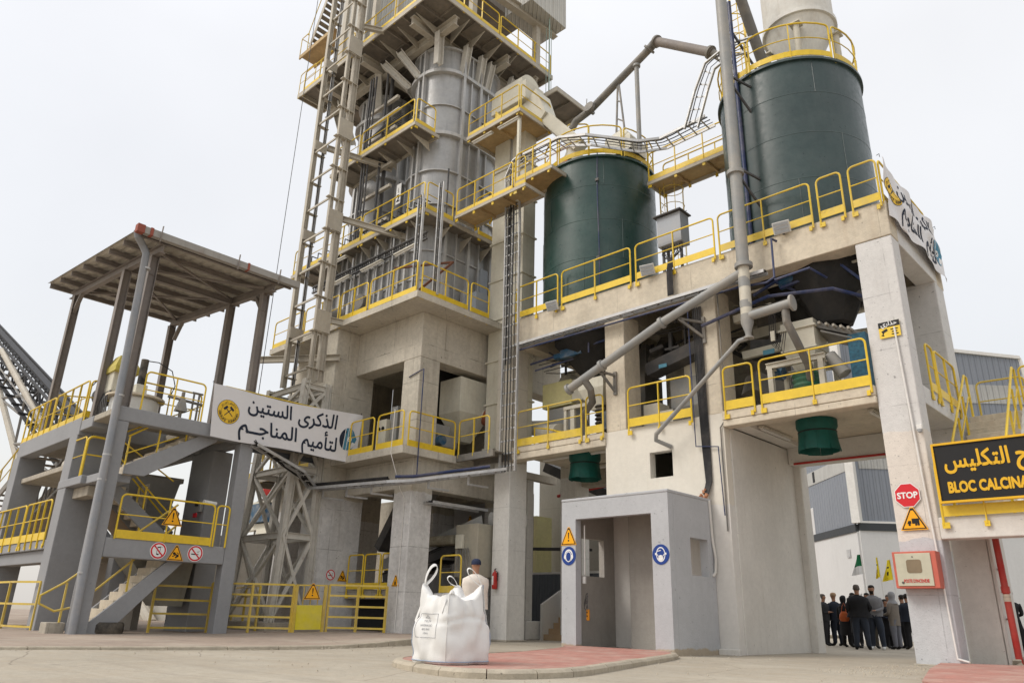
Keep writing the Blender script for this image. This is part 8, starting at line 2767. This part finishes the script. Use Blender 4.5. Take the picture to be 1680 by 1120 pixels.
    fit(AR['zikra'], 0.555, 0.82, 0.62, 0.58)
    fit(AR['manajim'], 0.165, 0.55, 0.20, 0.58)
    fit(AR['litamim'], 0.59, 0.84, 0.16, 0.58)
    # blue-green right emblem
    cu2, cv2, r = 0.915, 0.46, 0.33
    shape([uv([(math.cos(math.radians(a)) * 0.9, math.sin(math.radians(a))) for a in range(95, 266, 12)], cu2, cv2, r)], ink_d, 'emblem_dark_cap', 0.001)
    shape([uv([(-0.35, 0.92), (0.1, 1.0), (0.55, 0.78), (1.0, 0.1), (0.6, -0.85), (0.0, -1.0), (-0.35, -0.9)], cu2, cv2, r)], tealc, 'emblem_body', 0.003)
    shape([uv(line_poly(-0.38, 0.93, -0.38, -0.93, 0.07), cu2, cv2, r), uv(line_poly(-0.02, 0.99, -0.02, -0.99, 0.06), cu2, cv2, r), uv([(0.35, 0.85), (0.5, 0.3), (0.42, 0.75)], cu2, cv2, r),
           uv([(0.5, -0.2), (0.9, -0.3), (0.55, -0.8), (0.35, -0.75)], cu2, cv2, r)], s_wht, 'emblem_white_lines', 0.005)
    shape([uv(circ_poly(0.22, 0.02, 0.24, 16), cu2, cv2, r)], s_wht, 'emblem_eye', 0.007)
    shape([uv(line_poly(0.1, -0.1, 0.34, 0.14, 0.06), cu2, cv2, r), uv(line_poly(0.1, 0.14, 0.34, -0.1, 0.06), cu2, cv2, r)], ink_d, 'emblem_small_hammers', 0.009)
    for p in (TL, TR):
        MB().tube([p, p + Vector((0, 0, 0.08)), p - nrm * 0.06 + Vector((0, 0, 0.06))], 0.008, 5).build('tie', s_blk, t)
    return t


# walkway that carries the first banner
t = thing('upper_bridge', 'grey steel bridge half hidden by the banner between grey building and kiln tower', 'bridge', (-20.2, 11.8, 5.2))
MB().box(-19.83, -19.75, 10.19, 13.6, 5.06, 5.3).box(-20.95, -20.87, 10.42, 12.95, 5.06, 5.3).build('side_beam', material('blue_grey_beam_paint', (0.14, 0.16, 0.19), 0.55, 0.1), t)
MB().box(-20.865, -19.835, 10.19, 12.95, 5.2, 5.24).box(-19.83, -17.9, 13.25, 13.5, 5.205, 5.235).build('walkway_plate', under_steel, t)
rail([(-19.76, 9.0, 5.42), (-19.76, 13.65, 5.42)], 'long yellow guard rail carrying the white banner', posts=3, toe=0, drop=0.05, h=1.08)
rail([(-20.9, 10.2, 5.3), (-20.9, 12.9, 5.3)], 'yellow guard rail on the far side of the grey link bridge behind the banner', posts=2, toe=0.1, drop=0.05)
banner('white_banner', 'long white banner with two lines of black Arabic words between two round emblems',
       (-19.66, 8.68, 6.47), (-19.66, 13.62, 6.56), (-19.66, 8.82, 5.03), (-19.66, 13.55, 5.04), (1, 0, 0), wave, 1.0)


def wave2(u, v):
    return 0.16 * math.sin(u * 3.0 + v * 1.5) * (1 - v) + 0.08 * math.sin(u * 15 - v * 5) + 0.05 * math.sin(u * 29 + v * 8) + 0.12 * math.exp(-((v - 0.35 - 0.3 * u) / 0.12) ** 2)


banner('creased_banner', 'creased white banner hanging foreshortened on the right end of the silo deck',
       (-4.06, 15.95, 10.52), (-4.02, 19.75, 10.25), (-4.06, 15.98, 9.05), (-4.02, 19.85, 8.8), (1, 0, 0), wave2, 0.42)

# ================================================================ PEOPLE
skin = material('skin', (0.36, 0.19, 0.12), 0.6, 0.05, 4, 0.03)
hair_d = material('dark_hair', (0.018, 0.014, 0.012), 0.7, 0.2, 20, 0.1)
hair_g = material('short_grey_hair', (0.12, 0.10, 0.09), 0.8, 0.2, 20, 0.1)


def cloth(name, c, r=0.85):
    return material(name, c, r, 0.12, 3.0, 0.08, bump=0.35, bscale=18)


c_black = cloth('black_cloth', (0.014, 0.014, 0.016))
c_navy = cloth('navy_cloth', (0.016, 0.02, 0.032))
c_char = cloth('charcoal_suit', (0.03, 0.03, 0.033))
c_jean = cloth('dark_jeans', (0.03, 0.038, 0.055))
c_grey = cloth('grey_hoodie', (0.19, 0.19, 0.2))
c_lt = cloth('pale_grey_shirt', (0.36, 0.36, 0.37))
c_cream = cloth('cream_work_shirt', (0.68, 0.62, 0.55))
c_taupe = cloth('taupe_coat', (0.19, 0.165, 0.14))
c_greyt = cloth('grey_trousers', (0.15, 0.155, 0.18))
c_scarf = cloth('grey_headscarf', (0.27, 0.27, 0.28))
c_shoe = cloth('black_shoe', (0.012, 0.012, 0.012), 0.5)
c_white = cloth('white_shoe', (0.6, 0.6, 0.58), 0.6)
c_olive = cloth('olive_trousers', (0.07, 0.062, 0.05))


def person(label, x, y, face, height=1.75, top=c_black, legs=c_black, shoes=c_shoe, hair=hair_d, arms='down', stance=0.05, bulk=1.0, hood=None, coat=None, group='people standing behind the portal', z=0.0,
           cap=None, beard=False, step=0.0, sleeve=True, head_turn=0.0, neck_lean=0.0):
    """one skinned continuous body; face = heading angle (radians, 0 = looking towards +X)"""
    k = height / 1.75
    root = thing('person', label, 'person', (x, y, z), group)
    # skeleton in local space: x forward, y to the person's left, z up
    V, E, R = [], [], []

    def v(p, r):
        V.append(Vector(p) * k)
        R.append((r[0] * k, r[1] * k) if isinstance(r, tuple) else (r * k, r * k))
        return len(V) - 1

    def chain(a, pts):
        for p, r in pts:
            b = v(p, r)
            E.append((a, b))
            a = b
        return a
    w = bulk * 1.3
    pel = v((0, 0, 0.95), (0.145 * w, 0.115 * w))
    waist = chain(pel, [((0, 0, 1.08), (0.14 * w, 0.11 * w)), ((0.0, 0, 1.24), (0.155 * w, 0.12 * w))])
    chest = chain(waist, [((-0.01, 0, 1.37), (0.16 * w, 0.115 * w))])
    nl = neck_lean
    neck = chain(chest, [((-0.01, 0, 1.46), (0.085, 0.08)), ((nl * .4, 0, 1.52), 0.064), ((0.01 + nl, 0, 1.58), 0.070), ((0.015 + nl, 0, 1.655), (0.094, 0.104)), ((0.005 + nl, 0, 1.715), (0.074, 0.084))])
    for s in (1, -1):
        st = step * s
        chain(pel, [((st * .15, 0.095 * s, 0.88), 0.112 * w), ((st * .5, 0.11 * s + stance * s * .3, 0.50), 0.09), ((st * .8 - 0.01, 0.1 * s + stance * s * .6, 0.30), 0.080), ((st - 0.02, 0.09 * s + stance * s, 0.09), 0.065),
                    ((st + 0.06, 0.1 * s + stance * s, 0.045), 0.052), ((st + 0.17, 0.115 * s + stance * s, 0.032), 0.044)])
        sh = chain(chest, [((-0.01, 0.155 * s * w ** .5, 1.40), 0.082)])
        mode = arms if isinstance(arms, str) else arms[0 if s == 1 else 1]
        if mode == 'down':
            pts = [((-0.02, 0.215 * s * w ** .5, 1.33), 0.068), ((-0.03, 0.255 * s * w ** .5, 1.12), 0.056), ((0.05, 0.27 * s * w ** .5, 0.88), 0.036)]
            hd = Vector((0.25, 0.02 * s, -1)).normalized()
        elif mode == 'folded':
            pts = [((0.0, 0.21 * s, 1.32), 0.068), ((0.03, 0.235 * s, 1.10), 0.056), ((0.22, 0.02 * s, 1.14), 0.038)]
            hd = Vector((0.3, -1 * s, 0.05)).normalized()
        elif mode == 'hip':
            pts = [((-0.03, 0.22 * s, 1.32), 0.068), ((-0.10, 0.33 * s, 1.12), 0.056), ((0.02, 0.19 * s, 0.98), 0.038)]
            hd = Vector((0.6, -0.5 * s, -0.5)).normalized()
        elif mode == 'raised':
            pts = [((0.02, 0.21 * s, 1.33), 0.068), ((0.10, 0.24 * s, 1.12), 0.056), ((0.28, 0.15 * s, 1.28), 0.038)]
            hd = Vector((0.5, -0.3 * s, 0.8)).normalized()
        else:                       # 'front': forearms forward
            pts = [((0.0, 0.21 * s, 1.32), 0.068), ((0.02, 0.24 * s, 1.10), 0.056), ((0.25, 0.14 * s, 1.05), 0.038)]
            hd = Vector((1, -0.3 * s, 0.05)).normalized()
        wr = chain(sh, pts)
        wp = Vector(pts[-1][0])
        side = Vector((0, 0, 1)).cross(hd) if abs(hd.z) < 0.9 else Vector((1, 0, 0))
        side.normalize()
        palm = chain(wr, [(tuple(wp + hd * 0.05), (0.03, 0.018)), (tuple(wp + hd * 0.085), (0.032, 0.016))])
        curl = Vector((-0.3, -0.4 * s, 0)) if mode == 'down' else Vector((0, 0, -0.4))
        for f, (o, ln) in enumerate(((-0.027, 0.068), (-0.009, 0.08), (0.009, 0.074), (0.026, 0.056))):
            b = wp + hd * 0.10 + side * o
            chain(palm, [(tuple(b), 0.009), (tuple(b + hd * ln * .5 + curl * 0.02), 0.0085), (tuple(b + hd * ln * .85 + curl * 0.06), 0.007)])
        chain(palm - 1, [(tuple(wp + hd * 0.05 - side * 0.035), 0.011), (tuple(wp + hd * 0.085 - side * 0.055 + curl * .02), 0.009), (tuple(wp + hd * 0.11 - side * 0.05 + curl * .05), 0.008)])
    me = bpy.data.meshes.new('sk')
    me.from_pydata(V, E, [])
    o = bpy.data.objects.new('sk', me)
    COL.objects.link(o)
    sk = o.modifiers.new('skin', 'SKIN')
    lay = me.skin_vertices[0].data
    for i, r in enumerate(R):
        lay[i].radius = r
    lay[0].use_root = True
    sk.branch_smoothing = 0.6
    sub = o.modifiers.new('s', 'SUBSURF')
    sub.levels = 2
    sub.render_levels = 2
    bpy.context.view_layer.update()
    bmsh = bpy.data.meshes.new_from_object(o.evaluated_get(bpy.context.evaluated_depsgraph_get()))
    bpy.data.objects.remove(o)
    # facial relief on the head part of the same surface
    hc = Vector((0.015 + nl, 0, 1.655)) * k
    for vt in bmsh.vertices:
        p = vt.co
        if p.z > 1.55 * k:
            d = p - hc
            if d.x > 0.03 * k:
                nose = math.exp(-((d.y / (0.013 * k)) ** 2)) * math.exp(-(((p.z / k - 1.635) / 0.022) ** 2)) * 0.024 * k
                eye = sum(math.exp(-(((d.y - s * 0.03 * k) / (0.014 * k)) ** 2)) for s in (-1, 1)) * math.exp(-(((p.z / k - 1.66) / 0.012) ** 2)) * -0.008 * k
                chin = math.exp(-((d.y / (0.03 * k)) ** 2)) * math.exp(-(((p.z / k - 1.585) / 0.015) ** 2)) * 0.010 * k
                p.x += nose + eye + chin
            ear = sum(math.exp(-(((p.z / k - 1.645) / 0.022) ** 2)) * math.exp(-((d.x / (0.016 * k)) ** 2)) for _ in (0,)) * 0.012 * k
            if abs(d.y) > 0.06 * k:
                p.y += math.copysign(ear, d.y)
        elif p.z > 0.7 * k and p.z < 1.46 * k:
            # soft cloth folds
            n_ = noise.noise(Vector((p.x * 11 + x, p.y * 11 + y, p.z * 7)))
            p += vt.normal * 0.008 * n_
        elif p.z < 0.86 * k:
            n_ = noise.noise(Vector((p.x * 16 + x, p.y * 16, p.z * 13)))
            p += vt.normal * (0.006 * n_ + (0.006 if 0.1 * k < p.z else 0))
    for m_ in (top, legs, shoes, skin, hair):
        bmsh.materials.append(m_)
    hand_z = 0.885 * k
    for f in bmsh.polygons:
        c = f.center
        cz = c.z / k
        rr = math.hypot(c.x - nl * k, c.y) / k
        if cz > 1.485 and rr < 0.16:
            mi = 3
            dx = (c.x / k) - (0.015 + nl)
            if cap is None and hood is None:
                if cz > 1.695 or (dx < -0.012 and cz > 1.60) or (dx < 0.02 and cz > 1.665):
                    mi = 4
            if beard and dx > 0.015 and cz < 1.59 and cz > 1.50:
                mi = 4
        elif cz < 0.085:
            mi = 2
        elif cz < 0.92 and abs(c.y) / k < 0.235:
            mi = 1
        else:
            mi = 0
        # hands
        f.material_index = mi
        f.use_smooth = True
    # hands by distance to wrist points
    hands = [V[i] for i in range(len(V)) if R[i][0] < 0.0125 * k]
    for f in bmsh.polygons:
        if f.center.z < 1.45 * k and any((f.center - h_).length < 0.045 * k for h_ in hands):
            f.material_index = 3
    body = bpy.data.objects.new('body', bmsh)
    COL.objects.link(body)
    body.parent = root
    ORG[body.name] = Vector((0, 0, 0))

    def add_child(mb, name, mat):
        me2 = bpy.data.meshes.new(name)
        me2.from_pydata([Vector(q) for q in mb.v], [], mb.f)
        me2.polygons.foreach_set('use_smooth', [True] * len(mb.f))
        me2.materials.append(mat)
        ob = bpy.data.objects.new(name, me2)
        COL.objects.link(ob)
        ob.parent = root
        ORG[ob.name] = Vector((0, 0, 0))
        return ob
    if cap:
        m_ = MB()
        prof = [(0.102, 1.66), (0.104, 1.70), (0.098, 1.735), (0.075, 1.765), (0.035, 1.78), (0.002, 1.783)]
        m_.lathe(0, 0, [(a * k, b * k) for a, b in prof], 20)
        m_.v = [(q[0] * 1.08 + nl * k, q[1] * 0.95, q[2]) for q in m_.v]
        vs_ = []
        for i in range(9):
            a = math.radians(-55 + 110 * i / 8)
            vs_ += [((0.09 * math.cos(a) * 1.08 + nl) * k, 0.095 * math.sin(a) * k, 1.668 * k), (((0.09 + 0.075 * math.cos(a * 1.2)) * math.cos(a) * 1.05 + 0.01 + nl) * k, 0.1 * math.sin(a) * k, 1.655 * k)]
        m_.add(vs_, [(2 * i, 2 * i + 1, 2 * i + 3, 2 * i + 2) for i in range(8)], True)
        add_child(m_, 'cap', cap)
    elif hood is not None:
        m_ = MB()
        prof = [(0.17, 1.40), (0.13, 1.47), (0.088, 1.53), (0.105, 1.60), (0.114, 1.67), (0.102, 1.73), (0.06, 1.775), (0.003, 1.785)]
        m_.lathe(-0.012 * k, 0, [(a * k, b * k) for a, b in prof], 24)
        keep = []
        for f in m_.f:
            c = sum((Vector(m_.v[i]) for i in f), Vector()) / len(f)
            if not (c.x > 0.045 * k and 1.565 * k < c.z < 1.715 * k and abs(c.y) < 0.062 * k):
                keep.append(f)
        m_.f = keep
        add_child(m_, 'headscarf', hood)
    else:
        m_ = MB()
        m_.lathe(0, 0, [(a * k, b * k) for a, b in [(0.089, 1.64), (0.096, 1.68), (0.091, 1.72), (0.066, 1.753), (0.03, 1.765), (0.002, 1.767)]], 18)
        m_.v = [(q[0] * 1.1 + (nl - 0.012) * k - (0.0), q[1] * 0.93, q[2] + (0.022 * k if q[0] > 0.03 * k and q[2] < 1.70 * k else 0)) for q in m_.v]
        add_child(m_, 'hair', hair)
    if coat:
        m_ = MB()
        mat_, zl, wide = coat
        m_.lathe(0, 0, [(a * k, b * k) for a, b in [(wide * w / 1.3, zl), (wide * 0.97 * w / 1.3, (zl + 0.95) / 2), (0.162 * w, 1.0), (0.158 * w, 1.12), (0.170 * w, 1.27), (0.163 * w, 1.38), (0.10, 1.47)]], 24)
        m_.v = [(q[0] * 0.72 + 0.006 * math.sin(q[1] * 60), q[1] * 1.02, q[2]) for q in m_.v]
        add_child(m_, 'coat', mat_)
    root.rotation_euler = (0, 0, face)
    return root


def toward(x, y, tx, ty):
    return math.atan2(ty - y, tx - x)


CAMP = (0, 0)
PX = dict(P1=-11.1, P2=-10.85, P3=-10.9, P9=-10.15, P4=-8.88, P5=-8.72, P6=-9.1, P7=-8.55, P8=-8.35, P12=-8.75, P10=-5.38, P11=-9.3)
away = lambda x, y: math.atan2(y, x)
P1 = person('balding man in a dark suit at the left edge of the group, seen sideways', PX['P1'], 27.5, 0.1, 1.66, c_char, c_char, hair=hair_g, arms='folded', bulk=1.15, coat=(c_char, 0.84, 0.20))
P2 = person('man in a dark suit with a tan flat cap seen from behind', PX['P2'], 27.8, 2.6, 1.70, c_navy, c_navy, arms='down', cap=cloth('tan_cap', (0.36, 0.24, 0.15)), bulk=1.15, coat=(c_navy, 0.84, 0.20))
P3 = person('dark haired man facing the camera behind the big man in black', PX['P3'], 28.8, -1.3, 1.66, c_black, c_black, arms='front')
P4 = person('broad man in a black jacket and jeans standing with his back to the camera', PX['P4'], 24.6, away(PX['P4'], 24.6), 1.82, c_black, c_jean, hair=hair_g, arms='hip', stance=0.07, bulk=1.35, coat=(c_black, 0.86, 0.25))
P5 = person('bearded man in a grey hoodie and jeans with white shoes facing the camera', PX['P5'], 25.4, -1.55, 1.84, c_grey, c_jean, shoes=c_white, arms=('front', 'down'), beard=True, stance=0.06, bulk=1.15, coat=(c_grey, 0.9, 0.20))
P6 = person('short dark haired woman half hidden behind the woman with the grey headscarf', PX['P6'], 27.6, -0.3, 1.50, c_navy, c_black, arms='front', coat=(c_black, 0.45, 0.2))
P7 = person('woman in a taupe coat, grey headscarf and grey trousers seen from the side', PX['P7'], 26.6, 2.9, 1.68, c_taupe, c_greyt, hood=c_scarf, arms=('front', 'front'), coat=(c_taupe, 0.72, 0.21), stance=0.04)
P8 = person('person in a dark navy jacket half hidden by the corner column', PX['P8'], 27.4, 2.4, 1.66, c_navy, c_black, arms='front', hair=hair_d, bulk=1.3, coat=(c_navy, 0.86, 0.23))
P12 = person('person in black standing in the gap right of the taupe coat', PX['P12'], 28.2, 2.9, 1.66, c_black, c_black, arms='down', hair=hair_d, bulk=1.2)
P9 = person('woman in dark clothes with an orange handbag left of the broad man', PX['P9'], 26.8, 1.2, 1.56, c_black, c_black, arms='down', coat=(c_black, 0.4, 0.24), hood=c_black)
P10 = person('guard in black uniform and cap behind the red pipe, at the picture edge', PX['P10'], 27.0, 2.0, 1.72, c_black, c_black, arms='front', cap=c_black, bulk=1.2)
P11 = person('man in olive trousers half hidden behind the bearded man', PX['P11'], 26.6, -1.0, 1.66, c_black, c_olive, arms='down')
P13 = person('tall man in a charcoal jacket behind the gap between flat cap and handbag woman', -10.5, 28.6, -1.4, 1.74, c_char, c_black, arms='folded', bulk=1.15, hair=hair_d)
P14 = person('man in a dark coat at the back between broad man and headscarf woman', -9.5, 29.2, -1.9, 1.70, c_navy, c_char, arms='down', bulk=1.2, hair=hair_g, coat=(c_navy, 0.6, 0.2))
P15 = person('woman in a black coat just left of the broad man', -9.62, 26.2, 0.4, 1.58, c_black, c_black, arms='front', hair=hair_d, coat=(c_black, 0.5, 0.22))
# orange handbag
t = thing('handbag', 'orange leather handbag hanging from a shoulder in the group', 'handbag', (-10.0, 26.4, 0.8))
orl = material('orange_leather', (0.42, 0.09, 0.02), 0.45, 0.15, 5, 0.1)
m = MB()
m.lathe(0, 0, [(0.01, -0.17), (0.13, -0.16), (0.17, -0.08), (0.15, 0.03), (0.09, 0.12), (0.07, 0.14), (0.02, 0.14)], 20)
m.v = [(q[0] * 1.0 - 10.02, q[1] * 0.45 + 26.4, q[2] + 0.95) for q in m.v]
m.build('bag', orl, t)
MB().tube([(-10.1, 26.4, 1.05), (-10.06, 26.42, 1.25), (-10.01, 26.44, 1.36), (-9.96, 26.42, 1.25), (-9.94, 26.4, 1.05)], 0.01, 6).build('strap', orl, t)
# open hoodie front and zip
# worker beside the bag, seen from behind
WX, WY = -11.35, 10.95
person('worker in cream shirt and dark blue cap seen from behind, right of the bag', WX, WY, away(WX, WY) + 0.5, 1.71, c_cream, cloth('sand_trousers', (0.42, 0.37, 0.3)), hair=hair_d, arms='front', cap=cloth('navy_cap', (0.02, 0.028, 0.06)),
       beard=True, group=None, z=0.0, bulk=1.3, coat=(c_cream, 0.8, 0.22))
